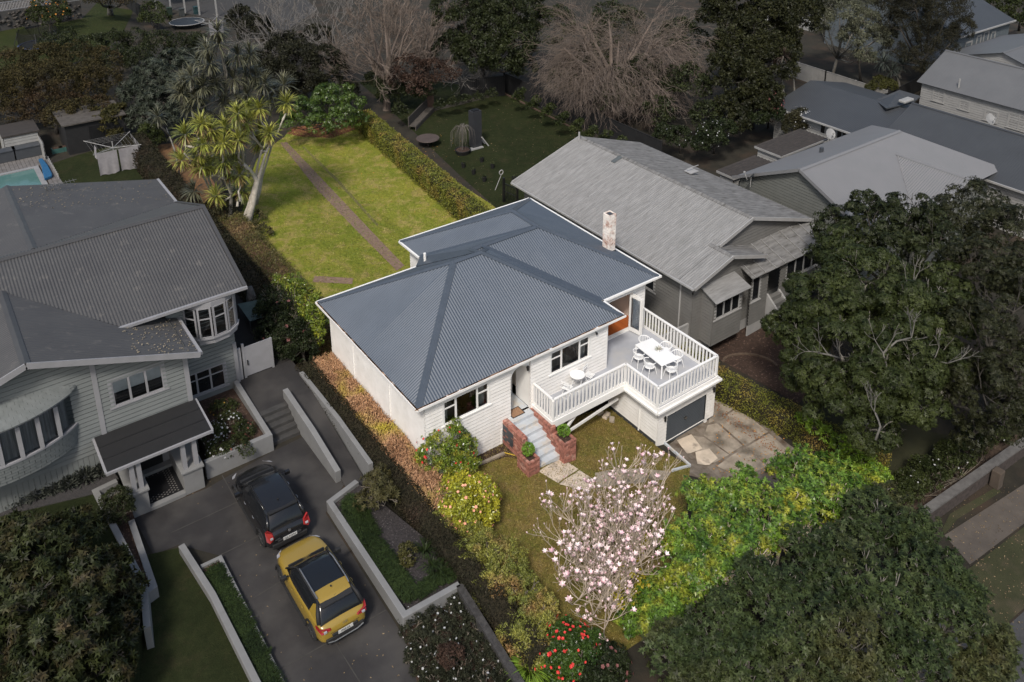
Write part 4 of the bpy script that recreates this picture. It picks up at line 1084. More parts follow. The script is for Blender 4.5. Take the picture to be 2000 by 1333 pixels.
# upper bay: five facets on a short white drum under the eave
bzs, bzt, bztr = 4.45, 5.98, 5.45
fac = [(-6.45, 9.18), (-6.05, 8.62), (-5.45, 8.42), (-4.8, 8.52), (-4.35, 8.85), (-4.2, 9.18)]
MB().prism(fac, 4.2, 4.45).build('bay_base', LHT, LH); MB().prism([(x, y) for x, y in fac], bzt+.005, ZM-.15).build('bay_head', LHT, LH)
mb = MB(); mb.prism([(x*1.0+( -.06 if x < -5.3 else .06), y-.07) for x, y in fac], 4.452, 4.52); mb.build('bay_sill', LHT, LH)
for (a, b) in zip(fac, fac[1:]):
    d = Vector((b[0]-a[0], b[1]-a[1], 0)); L_ = d.length; d.normalize()
    window(LH, (a[0]+d.x*.03, a[1]+d.y*.03), (d.x, d.y), 4.53, bzt, [L_-.06], LHT, GLASS, casing=0, transom=bztr, sill=False, fw=.13)
mb = MB(); mb.prism([(x*.98-.1, y+.25) for x, y in fac], 4.5, 4.52); mb.build('bay_floor', pm('warm_floor', (.12, .08, .06)), LH)
mb = MB(); mb.box((-6.4, 9.15, 4.45), (-4.3, 9.17, bzt)); mb.build('bay_interior', pm('dim_interior', (.05, .045, .042)), LH)
# front bow window with shingled hood and skirt
bzS = ony(150, 828, YF).z; bzT = ony(130, 775, YF-.2).z; bzB = ony(156, 862, YF).z; bzH = ony(160, 746, YF).z
xc, hw, pr = ony(152, 828, YF).x-2.62, 2.62, .95
def bow(t, k=1.0, e=0.0): x = xc+(hw+e)*t; return (x, YF-(pr*k+e)*(1-t*t)**.8)
NS = 24
ts = [math.sin(a) for a in np.linspace(-math.pi/2, math.pi/2, NS+1)]
def ring(name, z0, z1, e0, e1, m, par=LH):
    q = MB(); vs = []
    for t in ts: a = bow(t, 1, e0); b = bow(t, 1, e1); vs += [(a[0], a[1], z0), (b[0], b[1], z1)]
    q.add(vs, [(2*i, 2*i+2, 2*i+3, 2*i+1) for i in range(NS)]); return q.build(name, m, par)
sk = ring('bow_skirt', bzB, bzS, -.12, 0, SHING)
mb = MB(); mb.prism([bow(t, 1, .05) for t in ts], bzS, bzS+.08); mb.prism([bow(t, 1, -.02) for t in ts], bzT-.05, bzT+.12); mb.prism([bow(t, 1, -.12) for t in ts], bzB-.02, bzB); bw = mb.build('bow_frame', LHT, LH)
for t in np.linspace(-1, 1, 9)[1:-1]:
    a = bow(t, 1, -.01); q = MB(); q.box((a[0]-.075, a[1]-.05, bzS+.08), (a[0]+.075, a[1]+.06, bzT-.05)); q.build('mullion', LHT, bw)
tt = np.linspace(-1, 1, 9)
for t0, t1 in zip(tt, tt[1:]):
    a, b = bow(t0, 1, -.03), bow(t1, 1, -.03)
    q = MB(); q.add([(*a, bzS+.08), (*b, bzS+.08), (*b, bzT), (*a, bzT)], [(0, 1, 2, 3)]); q.build('pane', GLASS, bw)
    q = MB(); vs = []
    for k in range(9):
        u = k/8; x = a[0]+(b[0]-a[0])*u; y = a[1]+(b[1]-a[1])*u+.14+.03*(k % 2); vs += [(x, y, bzS+.05), (x, y, bzT)]
    q.add(vs, [(2*i, 2*i+2, 2*i+3, 2*i+1) for i in range(8)]); q.build('curtain', CURT, bw)
# shingles: hood
hood = ring('bow_hood', bzT+.12, bzH, .18, -.0, SHING)
hv = MB(); vs = []
def hoodp(t, v):
    a = bow(t, 1, .22); zw = bzH+.34*(1-t*t); zl = bzT+.14
    x = a[0]*(1-v)+(xc+(hw+.2)*t)*v; y = a[1]*(1-v)+(YF-.03)*v
    return Vector((x, y, zl+(zw-zl)*v**.9))
bpy.data.objects.remove(hood)
for t in ts:
    vs += [tuple(hoodp(t, v)) for v in (0, .5, 1)]
hv.add(vs, [(3*i+j, 3*i+3+j, 3*i+4+j, 3*i+1+j) for i in range(NS) for j in range(2)]); hood = hv.build('bow_hood', SHING, LH)
sh_me = None
def shingle(p, ex, ey, par, w, h):
    global sh_me
    n = ex.cross(ey).normalized()
    if sh_me is None:
        q = MB(); q.box((-.5, 0, 0), (.5, 1, .02)); ob = q.build('shingle', SHING, par, local=True); sh_me = ob.data
    else:
        ob = bpy.data.objects.new('shingle', sh_me); COL.objects.link(ob); ob.parent = par
    ob.matrix_local = Matrix.Translation(p-wloc(par)) @ Matrix((ex.normalized(), ey.normalized(), n)).transposed().to_4x4() @ Matrix.Diagonal((w, h, 1, 1))
rows = 6
for r in range(rows):
    v0, v1 = r/rows, (r+1.25)/rows
    n = 22
    for k in range(n):
        ta = -1+2*(k+(.5 if r % 2 else 0))/n; tb = ta+2/n
        if tb > 1: continue
        a, b = hoodp(ta, v0), hoodp(tb, v0); m_ = hoodp((ta+tb)/2, min(v1, 1))
        if a.x < -15.2: continue
        ex = b-a; ey = m_-(a+b)/2; up = ex.cross(ey)
        if up.z < 0 and up.length: pass
        shingle((a+b)/2+Vector((0, 0, .02)), ex, (ey-ex*ey.dot(ex)/ex.dot(ex)), hood, ex.length*.96, ey.length*random.uniform(.95, 1.05))
rows = 6
for r in range(rows):
    z1 = bzB+(bzS-bzB)*(r+1)/rows; z0 = bzB+(bzS-bzB)*r/rows
    n = 20
    for k in range(n):
        ta = math.sin(-math.pi/2+math.pi*(k+(.5 if r % 2 else 0))/n); tb = math.sin(-math.pi/2+min(math.pi, math.pi*(k+1+(.5 if r % 2 else 0))/n))
        e = -.12+.12*(r/rows)+.012
        a = Vector((*bow(ta, 1, e), z0)); b = Vector((*bow(tb, 1, e), z0))
        if a.x < -15.2 or (b-a).length < .05: continue
        shingle((a+b)/2, b-a, Vector((0, 0, 1)), sk, (b-a).length*.95, (z1-z0)*1.02)
# porch
pr0 = ony(185, 853, YF); pr1 = ony(383, 768, YF)
ZP = 2.98; f0 = at(209, 922, ZP); f1 = at(413, 840, ZP)
PX0, PX1, PYF = f0.x, f1.x, (f0.y+f1.y)/2
mb = MB(); mb.slab([(PX0, PYF, ZP), (PX1, PYF, ZP), (PX1, YF-.03, ZP+.16), (PX0, YF-.03, ZP+.16)], .06); pr_ = mb.build('porch_roof', BITU, LH)
mb = MB()
for i in (1, 2): y = PYF+(YF-PYF)*i/3; mb.beam((PX0, y, ZP+.16*i/3+.003), (PX1, y, ZP+.16*i/3+.003), .05, .008)
mb.build('membrane_lap', BLACKM, LH)
gutter(LH, [((PX0-.05, PYF-.05, ZP-.05), (PX1+.05, PYF-.05, ZP-.05)), ((PX0-.04, PYF, ZP-.05), (PX0-.04, YF, ZP+.08)), ((PX1+.04, PYF, ZP-.05), (PX1+.04, YF, ZP+.08))], LHT, name='porch_gutter', w=.09, h=.1)
PB = 4.55
pL0, pL1 = at(268, 1010, LZ).x, at(290, 992, LZ).x; pR0, pR1 = at(362, 965, LZ).x, at(403, 955, LZ).x
def pier(x0, x1, y0, y1, z1):
    q = MB(); q.box((x0, y0, LZ-.1), (x1, y1, z1)); q.box((x0-.06, y0-.06, z1+.001), (x1+.06, y1+.06, z1+.09)); return q.build('porch_pier', GWALL, LH, bevel=.012)
pier(pL0-.12, pL1+.05, PB, YF-.05, 1.52); pier(pR0+.0, pR1, PB, YF-.05, 1.52)
for x in (pL0+.1, pL1-.12, pR0+.16, pR1-.16):
    q = MB(); q.box((x-.085, PB+.12, 1.61), (x+.085, PB+.29, ZP-.06)); q.build('porch_post', LHT, LH)
mb = MB(); mb.box((pL1+.05, PB-.02, LZ-.1), (pR0, PB+.22, LZ+.14)); mb.build('porch_step', GWALL, LH)
mb = MB(); mb.box((pL1+.05, YF-.35, LZ), (pR0, YF-.05, LZ+.28)); mb.build('door_step', GWALL, LH)
mb = MB(); mb.box((pL1+.05, PB+.22, LZ), (pR0, YF-.35, LZ+.141)); fl = mb.build('porch_floor', BLACKM, LH)
q = MB(); TL = pm('white_tile', (.2, .19, .18), rough=.5); x0 = pL1+.15; k = 0
while x0 < pR0-.12:
    y = PB+.3+(.07 if k % 2 else 0)
    while y < YF-.45:
        q.box((x0, y, LZ+.141), (x0+.05, y+.05, LZ+.146)); y += .14
    x0 += .10; k += 1
tag(q.build('floor_tiles', TL, fl), kind='stuff')
mb = MB(); mb.box((pL1+.1, YF-.06, LZ+.28), (pR0, YF-.02, 2.9)); mb.build('porch_back_wall', LHT, LH)
mb = MB(); mb.box((pL1+.25, YF-.09, LZ+.3), (pL1+1.1, YF-.061, 2.5)); mb.build('front_door', BLACKM, LH)
mb = MB(); mb.box((pL1+.15, YF-1.6, LZ+.15), (pL1+.95, YF-.5, LZ+.165)); mb.build('entrance_mat', BLACKM, fl)
corner(LH, ((XR, YF), (-4.45, 9.2)), LZ, 4.3, LHB)
# gate by the recessed corner, aerial
g = thing('garden_gate', 'tall white boarded side gate between the left house and the camellia', 'gate', (-3.7, 9.25, 1.3))
mb = MB(); mb.box((-4.42, 9.22, 1.3), (-4.22, 9.30, 2.95)); mb.box((-4.15, 9.22, 1.3), (-4.05, 9.31, 3.1)); mb.box((-2.85, 9.22, 1.3), (-2.75, 9.31, 2.9)); mb.build('gate_frame', LHT, g)
mb = MB(); mb.box((-4.05, 9.24, 1.36), (-2.85, 9.28, 2.9)); gp_ = mb.build('gate_panel', LHT, g)
mb = MB(); mb.box((-3.98, 9.18, 1.95), (-3.94, 9.235, 2.2)); mb.build('gate_handle', BLACKM, g)
ae = thing('tv_aerial', 'old television aerial standing on the back roof of the left house', 'aerial', (-9.2, 20.2, 7.5))
pa = at(92, 372, 7.6); mb = MB(); o_ = pa-Vector((0, 0, .35)); mb.tube([o_, o_+Vector((0, 0, .6))], .02, 5)
for i in range(9): u = i*.17; mb.tube([o_+Vector((-.1+u, .25, .55)), o_+Vector((-.1+u, -.25, .55))], .012, 4)
mb.tube([o_+Vector((-.3, 0, .55)), o_+Vector((1.4, 0, .57))], .015, 4)
for s_ in ((.6, .5), (.7, -.4), (-.5, .3)): mb.tube([o_+Vector((s_[0], s_[1], -.25)), o_+Vector((0, 0, .4))], .012, 4)
mb.build('aerial_frame', pm('galvanised', (.10, .10, .10), rough=.5), ae)
gt = thing('garden_table', 'green glass-topped outdoor table behind the white gate', 'table', (-3.0, 11, 1.3))
tp4 = [at(x, y, 2.0) for x, y in ((464, 594), (508, 585), (512, 620), (488, 628))]
q = MB(); q.slab(tp4, .03); q.build('tabletop', pm('green_glass', (.07, .10, .095), rough=.2), gt)
for p in tp4: q = MB(); q.tube([p-Vector((0, 0, .03)), Vector((p.x, p.y, 1.25))], .03, 6); q.build('leg', LHCAP, gt)
cv = thing('covered_umbrella', 'folded garden umbrella under a crumpled grey cover beside the left house', 'umbrella', (-3.2, 12.5, 1.0))
pu = at(492, 590, 1.6); pt = at(488, 560, 2.4); q = MB(); q.tube([Vector((pu.x, pu.y, .8)), pu, (pu+pt)/2, pt], [.28, .3, .22, .12], 9); q.build('cover', pm('grey_cover', (.12, .115, .11), (.06, .058, .055), scale=6, rough=.95, bump=1, bscale=9), cv, smooth=True)
q = MB(); q.prism([(-3.4, 9.35), (-1.9, 9.35), (-1.9, 17), (-4.4, 17), (-4.4, 9.35)], .45, 1.28); o = q.build('side_path', pm('dark_paving', (.02, .018, .017), rough=.95)); o['kind'] = 'structure'
# ================================================================ cars
TYRE = pm('tyre_rubber', (.018, .018, .018), rough=.9)
RIM = pm('alloy_rim', (.2, .2, .2), rough=.35, metal=.8)
CHROME = pm('brushed_rail', (.38, .38, .39), rough=.3, metal=.7)
REDL = pm('red_lamp', (.30, .02, .02), (.22, .015, .015), rough=.15, spec=.7)
CLEARL = pm('clear_lamp', (.4, .4, .42), rough=.15)
PLATE = pm('number_plate', (.55, .55, .53), rough=.5)
INK = pm('plate_ink', (.01, .01, .01), rough=.6)
CGLASS = pm('car_glass', (.012, .013, .015), (.010, .011, .013), scale=.5, rough=.10, spec=.45)
CLAD = pm('black_cladding', (.018, .018, .019), rough=.7)
def textmesh(txt, size, m, parent, loc, rot, name):
    cu = bpy.data.curves.new(name, 'FONT'); cu.body = txt; cu.size = size; cu.align_x = 'CENTER'; cu.align_y = 'CENTER'; cu.extrude = .002
    to = bpy.data.objects.new(name+'_tmp', cu); COL.objects.link(to)
    me = bpy.data.meshes.new_from_object(to.evaluated_get(bpy.context.evaluated_depsgraph_get())); bpy.data.objects.remove(to)
    o = bpy.data.objects.new(name, me); me.materials.clear(); me.materials.append(m); COL.objects.link(o); o.parent = parent
    o.location = loc; o.rotation_euler = rot; return o
def car(name, label, paint, loc, rz, plate, kind, badge=None):
    C = thing(name, label, 'car', (0, 0, 0))
    L = 4.15
    W = .885 if kind == 'suv' else .85
    # stations: y, half width, shoulder height, lower edge
    if kind == 'suv': stn = [(0, .60, .70, .36), (.06, .76, .86, .28), (.22, .84, .98, .24), (.7, .88, 1.0, .22), (1.4, .885, .985, .22), (2.2, .885, .965, .22), (2.95, .88, .95, .22), (3.3, .86, .92, .22), (3.75, .81, .85, .24), (4.0, .70, .76, .28), (4.12, .55, .62, .34)]
    else: stn = [(0, .62, .66, .34), (.05, .74, .84, .26), (.2, .81, .96, .22), (.7, .85, .98, .2), (1.4, .85, .96, .2), (2.3, .85, .94, .2), (3.0, .84, .93, .2), (3.4, .81, .86, .2), (3.8, .72, .76, .22), (4.02, .58, .66, .28), (4.12, .42, .56, .34)]
    mb = MB(); R = 13
    for (y, w, zs, zl) in stn:
        ring_ = [(-w*.90, zl), (-w, zl+.12), (-w, .5*(zl+zs)), (-w*.985, zs-.12), (-w*.93, zs-.02), (-w*.72, zs+.012), (-w*.0, zs+.035)]
        ring_ = ring_ + [(-x, z) for x, z in ring_[:-1][::-1]]
        mb.v += [(x, y, z) for x, z in ring_]
    n = len(stn)
    for i in range(n-1):
        for j in range(R-1): mb.f.append((i*R+j, i*R+j+1, (i+1)*R+j+1, (i+1)*R+j))
        mb.f.append((i*R+R-1, i*R, (i+1)*R, (i+1)*R+R-1))
    mb.f.append(tuple(range(R))[::-1]); mb.f.append(tuple((n-1)*R+j for j in range(R)))
    mb.v = [(-x, y, z) for x, y, z in mb.v]
    body = mb.build('body', paint, C, local=True, smooth=True)
    sb = body.modifiers.new('sub', 'SUBSURF'); sb.levels = 2; sb.render_levels = 2
    # glasshouse
    if kind == 'suv': gs = [(.20, .73, .98, .72, 1.0), (.62, .78, .99, .58, 1.42), (.95, .80, .985, .60, 1.47), (1.6, .81, .975, .61, 1.48), (2.15, .81, .96, .60, 1.45), (2.45, .80, .955, .57, 1.37), (3.02, .74, .945, .70, .96)]
    else: gs = [(.16, .70, .96, .68, .98), (.50, .75, .97, .58, 1.44), (.95, .77, .965, .60, 1.50), (1.6, .78, .95, .61, 1.51), (2.2, .78, .935, .60, 1.47), (2.5, .77, .93, .57, 1.38), (3.25, .70, .90, .66, .92)]
    mb = MB()
    for (y, wb_, zb_, wr_, zr_) in gs:
        rr = [(-wb_, zb_-.05), (-wb_, zb_), (-(wb_*.45+wr_*.55), (zb_+zr_)/2), (-wr_, zr_-.03), (-wr_*.9, zr_), (0, zr_+.03)]
        rr = rr + [(-x, z) for x, z in rr[:-1][::-1]]
        mb.v += [(x, y, z) for x, z in rr]
    R = 11; n = len(gs)
    for i in range(n-1):
        for j in range(R-1): mb.f.append((i*R+j, (i+1)*R+j, (i+1)*R+j+1, i*R+j+1))
    mb.f.append(tuple(range(R))); mb.f.append(tuple((n-1)*R+j for j in range(R))[::-1])
    mb.v = [(x, y, z) for x, y, z in mb.v]
    gh_ = mb.build('glasshouse', CGLASS, C, local=True, smooth=True)
    def roofz(y):
        for a, b in zip(gs, gs[1:]):
            if a[0] <= y <= b[0]: k = (y-a[0])/(b[0]-a[0]); return a[4]+(b[4]-a[4])*k
        return gs[-1][4]
    # roof skin panels slightly proud of the glass
    def panel(name_, y0, y1, w0, w1, m, up=.012):
        q = MB(); vs = []; N = 6
        for i in range(N+1):
            y = y0+(y1-y0)*i/N; w = w0+(w1-w0)*i/N; z = roofz(y)
            for x, dz in ((-w, 0), (-w*.5, .022), (0, .03), (w*.5, .022), (w, 0)): vs.append((x, y, z+dz+up))
        q.add(vs, [(i*5+j, i*5+j+1, i*5+6+j, i*5+5+j) for i in range(N) for j in range(4)]); return q.build(name_, m, C, local=True, smooth=True)
    if kind == 'suv': panel('roof_rear', .56, 1.05, .54, .56, paint); panel('sunroof', 1.06, 2.15, .52, .50, CGLASS, .006)
    else: panel('roof', .5, 2.3, .55, .55, paint, .008)
    # pillars in body colour
    for s in (-1, 1):
        q = MB()
        q.tube([(s*.76, .26, .98), (s*.70, .45, 1.2), (s*.585, .68, 1.43)] if kind == 'suv' else [(s*.73, .2, .97), (s*.66, .32, 1.2), (s*.585, .52, 1.44)], [.075, .07, .05], 6)
        q.tube([(s*.76, 3.0, .95), (s*.66, 2.72, 1.18), (s*.58, 2.43, 1.37), (s*.585, 2.2, 1.45), (s*.60, 1.5, 1.49), (s*.585, .8, 1.46)], [.03, .028, .03, .03, .025, .03], 6)
        q.build('pillar', paint if kind != 'suv' else CLAD, C, local=True, smooth=True)
        if kind == 'suv':
            q = MB(); vs = []
            q.add([(s*.80, .25, .985), (s*.79, .95, .99), (s*.66, .86, 1.28), (s*.60, .62, 1.42), (s*.70, .4, 1.2)], [(0, 1, 2, 3, 4)])
            q.v = [(x+s*.012, y, z+.004) for x, y, z in q.v]; q.build('rear_quarter_panel', paint, C, local=True)
        q = MB(); q.tube([(s*.555, .75, 1.49), (s*.565, .95, 1.53), (s*.565, 2.0, 1.52), (s*.55, 2.22, 1.47)], .022 if kind == 'suv' else .012, 6); q.build('roof_rail', CHROME if kind == 'suv' else CLAD, C, local=True)
        q = MB(); q.tube([(s*.80, 2.62, .97), (s*.97, 2.62, 1.0)], [.03, .03], 6); q.box((s*.9, 2.53, .93), (s*1.09, 2.66, 1.08)); q.build('wing_mirror', CLAD if kind == 'suv' else paint, C, local=True, bevel=.02)
        q = MB(); 
        if kind == 'suv': q.add([(s*.80, .10, .90), (s*.50, .035, .86), (s*.46, .03, .80), (s*.78, .06, .76), (s*.855, .30, .86), (s*.86, .34, .94)], [(0, 1, 2, 3, 4, 5)])
        else: q.add([(s*.76, .12, 1.12), (s*.60, .10, .92), (s*.56, .03, .74), (s*.72, .03, .62), (s*.82, .10, .70), (s*.81, .26, .98)], [(0, 1, 2, 3, 4, 5)])
        q.v = [(x+s*.01, y-.03, z) for x, y, z in q.v]
        vs0 = list(q.v); q.add([(x-s*.03, y+.05, z) for x, y, z in vs0], [(0, 1, 2, 3, 4, 5)])
        for i in range(6): q.f.append((i, (i+1) % 6, 6+(i+1) % 6, 6+i))
        tl_ = q.build('tail_light', REDL, C, local=True)
        q = MB(); y0, z0 = (.0, .81) if kind == 'suv' else (-.01, .78); q.box((s*.62, y0-.03, z0), (s*.72, y0+.02, z0+.06)); q.build('lens', CLEARL, tl_, local=True)
        q = MB(); q.add([(s*.74, 3.86, .74), (s*.52, 4.04, .70), (s*.50, 4.02, .76), (s*.72, 3.62, .86), (s*.80, 3.66, .80)], [(0, 1, 2, 3, 4)]); q.v = [(x+s*.015, y+.03, z+.01) for x, y, z in q.v]; q.build('headlight', CLEARL, C, local=True)
        for y in (.74, 3.36):
            q = MB(); q.lathe((0, 0, 0), [(.20, -.1), (.30, -.095), (.325, -.06), (.325, .06), (.30, .095), (.20, .1)], 24)
            q.v = [(z, x, yy) for x, yy, z in q.v]; q.v = [(x+s*(W-.105), yy+y, z+.325) for x, yy, z in q.v]
            wh = q.build('wheel', TYRE, C, local=True, smooth=False)
            q = MB(); 
            for k in range(5):
                t = 2*math.pi*k/5; q.beam((0, 0, 0), (0, .2*math.cos(t), .2*math.sin(t)), .06, .03, up=(1, 0, 0))
            q.tube([(-.02, 0, 0), (.02, 0, 0)], .06, 10); q.v = [(x+s*(W-.01), yy+y, z+.325) for x, yy, z in q.v]; q.build('rim', RIM, wh, local=True)
            q = MB(); arc = [(s*(W-.012), y+.38*math.cos(t), .33+.38*math.sin(t)) for t in np.linspace(0, math.pi, 11)]; q.tube(arc, .045, 6); q.build('wheel_arch', CLAD, C, local=True)
        q = MB(); q.tube([(s*(W-.01), 1.1, .27), (s*(W-.01), 3.0, .27)], .06, 6); q.build('side_sill', CLAD, C, local=True)
        q = MB(); q.tube([(s*(W+.005), 1.25, .86), (s*(W+.02), 1.33, .87), (s*(W+.005), 1.42, .86)], .015, 5); q.tube([(s*(W+.005), 2.1, .85), (s*(W+.02), 2.18, .86), (s*(W+.005), 2.27, .85)], .015, 5); q.build('door_handle', paint if kind == 'suv' else CHROME, C, local=True)
    q = MB(); q.box((-.66, -.04, .30), (.66, .1, .50)); q.box((-.45, -.045, .52), (.45, .06, .62)); rb = q.build('rear_bumper', CLAD, C, local=True, bevel=.03)
    if kind == 'suv':
        q = MB(); q.tube([(-.62, -.055, .42), (-.4, -.07, .36), (.4, -.07, .36), (.62, -.055, .42)], .02, 6); q.build('bumper_trim', CHROME, C, local=True)
    q = MB(); q.box((-.26, -.062, .545), (.26, -.048, .675) if kind == 'suv' else (.26, -.048, .675)); pl = q.build('number_plate', PLATE, C, local=True)
    q.v
    textmesh(plate, .125, INK, pl, (0, -.064, .61), (math.pi/2, 0, 0), 'plate_text')
    if kind == 'suv': textmesh('\u2227\u041d', .12, CHROME, C, (0, -.02, .86), (math.radians(75), 0, 0), 'badge')
    else:
        q = MB(); q.tube([(0, -.03, .86), (0, -.05, .86)], .055, 16); q.build('badge', CHROME, C, local=True)
        textmesh('NOTE', .07, CHROME, C, (-.46, -.045, .70), (math.pi/2, 0, 0), 'model_text')
    q = MB(); q.tube([(.0, .95, roofz(.95)+.04), (.0, .88, roofz(.9)+.09)], [.03, .02], 6); q.build('aerial_fin', CLAD, C, local=True)
    q = MB(); q.box((-.5, .0, .66), (.5, .01, .665)); q.build('tailgate_seam', CLAD, C, local=True)
    # dark cowl below the windscreen, tail spoiler
    q = MB(); q.box((-.66, 2.96, .93), (.66, 3.08 if kind == 'suv' else 3.3, .965)); q.build('cowl', CLAD, C, local=True, bevel=.015)
    q = MB(); q.add([(-.56, .60, roofz(.6)+.02), (.56, .60, roofz(.6)+.02), (.53, .42, roofz(.45)+.13), (-.53, .42, roofz(.45)+.13)], [(0, 1, 2, 3)]); q.v += [(x, y, z-.04) for x, y, z in q.v]; q.f += [(7, 6, 5, 4), (0, 4, 5, 1), (1, 5, 6, 2), (2, 6, 7, 3), (3, 7, 4, 0)]; q.build('spoiler', CLAD, C, local=True)
    C.location = loc; C.rotation_euler = (0, 0, rz)
    return C
YEL = pm('mustard_paint', (.27, .18, .028), (.26, .175, .027), scale=.5, rough=.28, spec=.6, coat=.4)
BLK = pm('black_car_paint', (.012, .012, .013), (.011, .011, .012), scale=.5, rough=.16, spec=.5, coat=.15)
car('small_suv', 'mustard yellow small SUV with silver roof rails parked on the dark driveway', YEL, (-5.98, -4.95, LZ+.014), .0, 'PSS1A', 'suv')
car('hatchback', 'black hatchback parked nose-in in front of the yellow car', BLK, (-5.96, -.32, LZ+.014), .0, 'QLN391', 'hatch')
# ================================================================ neighbours on the right
RHB = pm('dimmed_warm_grey_boards', (0.153, 0.149, 0.141), (0.129, 0.125, 0.119), scale=1.6, rough=.7)  # right-hand neighbours' colours are darkened too, dimming painted into boards and roofs
RHT = pm('warm_grey_trim', (.34, .335, .33), (.29, .285, .28), scale=2, rough=.6)
RHR = pm('weathered_roof_iron', (.25, .248, .245), (.165, .163, .160), scale=2.2, rough=.8, stretch=(.5, 3.5, .5), third=(.13, .127, .122), tscale=4.0, tpos=(.62, .76), detail=8)
RHR2 = pm('lichen_roof', (0.209, 0.205, 0.201), (0.104, 0.102, 0.099), scale=2.0, rough=.85, stretch=(.6, 3, .6), third=(.09, .086, .08), tscale=2.2, tpos=(.54, .68), detail=8)
PR = pm('dimmed_pale_roof', (0.173, 0.172, 0.177), (0.161, 0.162, 0.166), scale=.7, rough=.5)
PW = pm('dimmed_sage_grey_boards', (0.137, 0.141, 0.130), (0.121, 0.125, 0.115), scale=2, rough=.7)
DR = pm('slate_grey_roof', (0.048, 0.052, 0.057), (0.042, 0.045, 0.050), scale=.6, rough=.5)
SR = pm('brown_tile_roof', (.045, .038, .034), (.03, .026, .023), scale=3, rough=.8)
WWALL = pm('dimmed_white_boards', (0.289, 0.287, 0.280), (0.241, 0.238, 0.234), scale=2, rough=.7)
WR = pm('mid_grey_roof', (0.113, 0.115, 0.119), (0.100, 0.102, 0.106), scale=.5, rough=.55)
BW = pm('dimmed_blue_grey_boards', (0.108, 0.127, 0.142), (0.092, 0.107, 0.121), scale=2, rough=.7)

def onplane(px, py, p0, n):
    d = Vector(_ray(px, py)); o = Vector(CAM_POS); n = Vector(n)
    t = (Vector(p0)-o).dot(n)/d.dot(n); return o+d*t

RH = thing('villa', 'dimmed grey weatherboard villa with a weathered iron gable roof, right beside the deck', 'house', (21, 8, -1.1))
GZ = -1.12
rx0, rze, rs = 15.55, 3.33, .323
rxr = 21.1; rzr = rze+rs*(rxr-rx0); ry0, ry1 = 1.15, 15.6; rx1 = 2*rxr-rx0
gxr = 18.34; gy0_ = .05; gzr = rze+rs*(gxr-rx0)
corr([(rx0, ry0, rze), (rx0, ry1, rze), (rxr, ry1, rzr), (rxr, ry0, rzr)], (0, 1, 0), RHR, RH, pitch=.14, amp=.022)
corr([(rx1, ry0, rze), (rx1, ry1, rze), (rxr, ry1, rzr), (rxr, ry0, rzr)], (0, 1, 0), RHR2, RH, pitch=.12, amp=.012)
corr([(rx0, gy0_, rze), (rx0, ry0, rze), (gxr, ry0, gzr), (gxr, gy0_, gzr)], (0, 1, 0), RHR, RH, pitch=.14, amp=.022)
gx1_ = 2*gxr-rx0
corr([(gx1_, gy0_, rze), (gx1_, ry0+.6, rze), (gxr, ry0+.6, gzr), (gxr, gy0_, gzr)], (0, 1, 0), RHR2, RH, pitch=.12, amp=.012)
cap(RH, [((rxr, ry0, rzr), (rxr, ry1, rzr)), ((gxr, gy0_, gzr), (gxr, ry0+.5, gzr))], RHR2, w=.36)
mb = MB()
for a, b in (((rxr-2.6, ry0-.02, rzr-rs*2.6-.05), (rxr, ry0-.02, rzr-.05)), ((rx1, ry0-.02, rze-.05), (rxr, ry0-.02, rzr-.05)), ((rx0, gy0_-.02, rze-.05), (gxr, gy0_-.02, gzr-.05)), ((gx1_, gy0_-.02, rze-.05), (gxr, gy0_-.02, gzr-.05)), ((rx0, ry1+.02, rze-.05), (rxr, ry1+.02, rzr-.05))):
    mb = MB(); mb.beam(a, b, .05, .2); mb.build('bargeboard', RHT, RH)
gutter(RH, [((rx0-.06, gy0_, rze-.05), (rx0-.06, ry1, rze-.05))], RHT, w=.11, h=.1)
# walls
wx = 16.05; fy = .58
wall(RH, (wx, 14.9), (wx, fy), GZ+.6, rze-.02, RHB, [(3.2, 4.6, 1.6, 2.7), (6.2, 7.2, 1.6, 2.7), (9.7, 11.6, 1.35, 2.65)], pitch=.19, lap=.05)
wall(RH, (wx, 14.9), (wx, fy), GZ, GZ+.6, RHT, vert=True, pitch=.13)
wall(RH, (wx, fy), (20.6, fy), GZ+.6, rze, RHB, [(.9, 2.6, 1.2, 2.2)], top=lambda u: rze-.1+rs*(gxr-rx0)-rs*abs(wx+u-gxr), pitch=.19, lap=.05)
wall(RH, (wx, fy), (20.6, fy), GZ-.1, GZ+.6, RHT, vert=True, pitch=.13)
wall(RH, (17.6, ry0+.35), (25.8, ry0+.35), 2.2, rze, RHB, top=lambda u: rzr-.1-rs*abs(17.6+u-rxr), pitch=.19, lap=.05)
wall(RH, (20.6, fy), (20.6, 1.6), GZ, 3.2, RHB, pitch=.19, lap=.05)
wall(RH, (20.6, 1.6), (26.0, 1.6), GZ+.6, 3.2, RHB, [(1.8, 5.0, 1.35, 2.55), (.35, 1.0, 1.0, 2.4)], pitch=.19, lap=.05)
wall(RH, (20.6, 1.6), (26.0, 1.6), GZ-.1, GZ+.6, RHT, vert=True, pitch=.13)
wall(RH, (26.0, 1.6), (26.0, 14.9), GZ, 3.2, RHB, pitch=.2)
window(RH, (wx, 14.9-3.2), (0, -1), 1.6, 2.7, [.7, .7], RHT, DARKG, casing=.12)
window(RH, (wx, 14.9-6.2), (0, -1), 1.6, 2.7, [1.0], RHT, DARKG, casing=.12)
window(RH, (wx, 14.9-9.7), (0, -1), 1.35, 2.65, [1.9], RHT, DARKG, casing=.14)
window(RH, (20.6+1.8, 1.6), (1, 0), 1.35, 2.55, [.64]*5, RHT, DARKG, casing=.12)
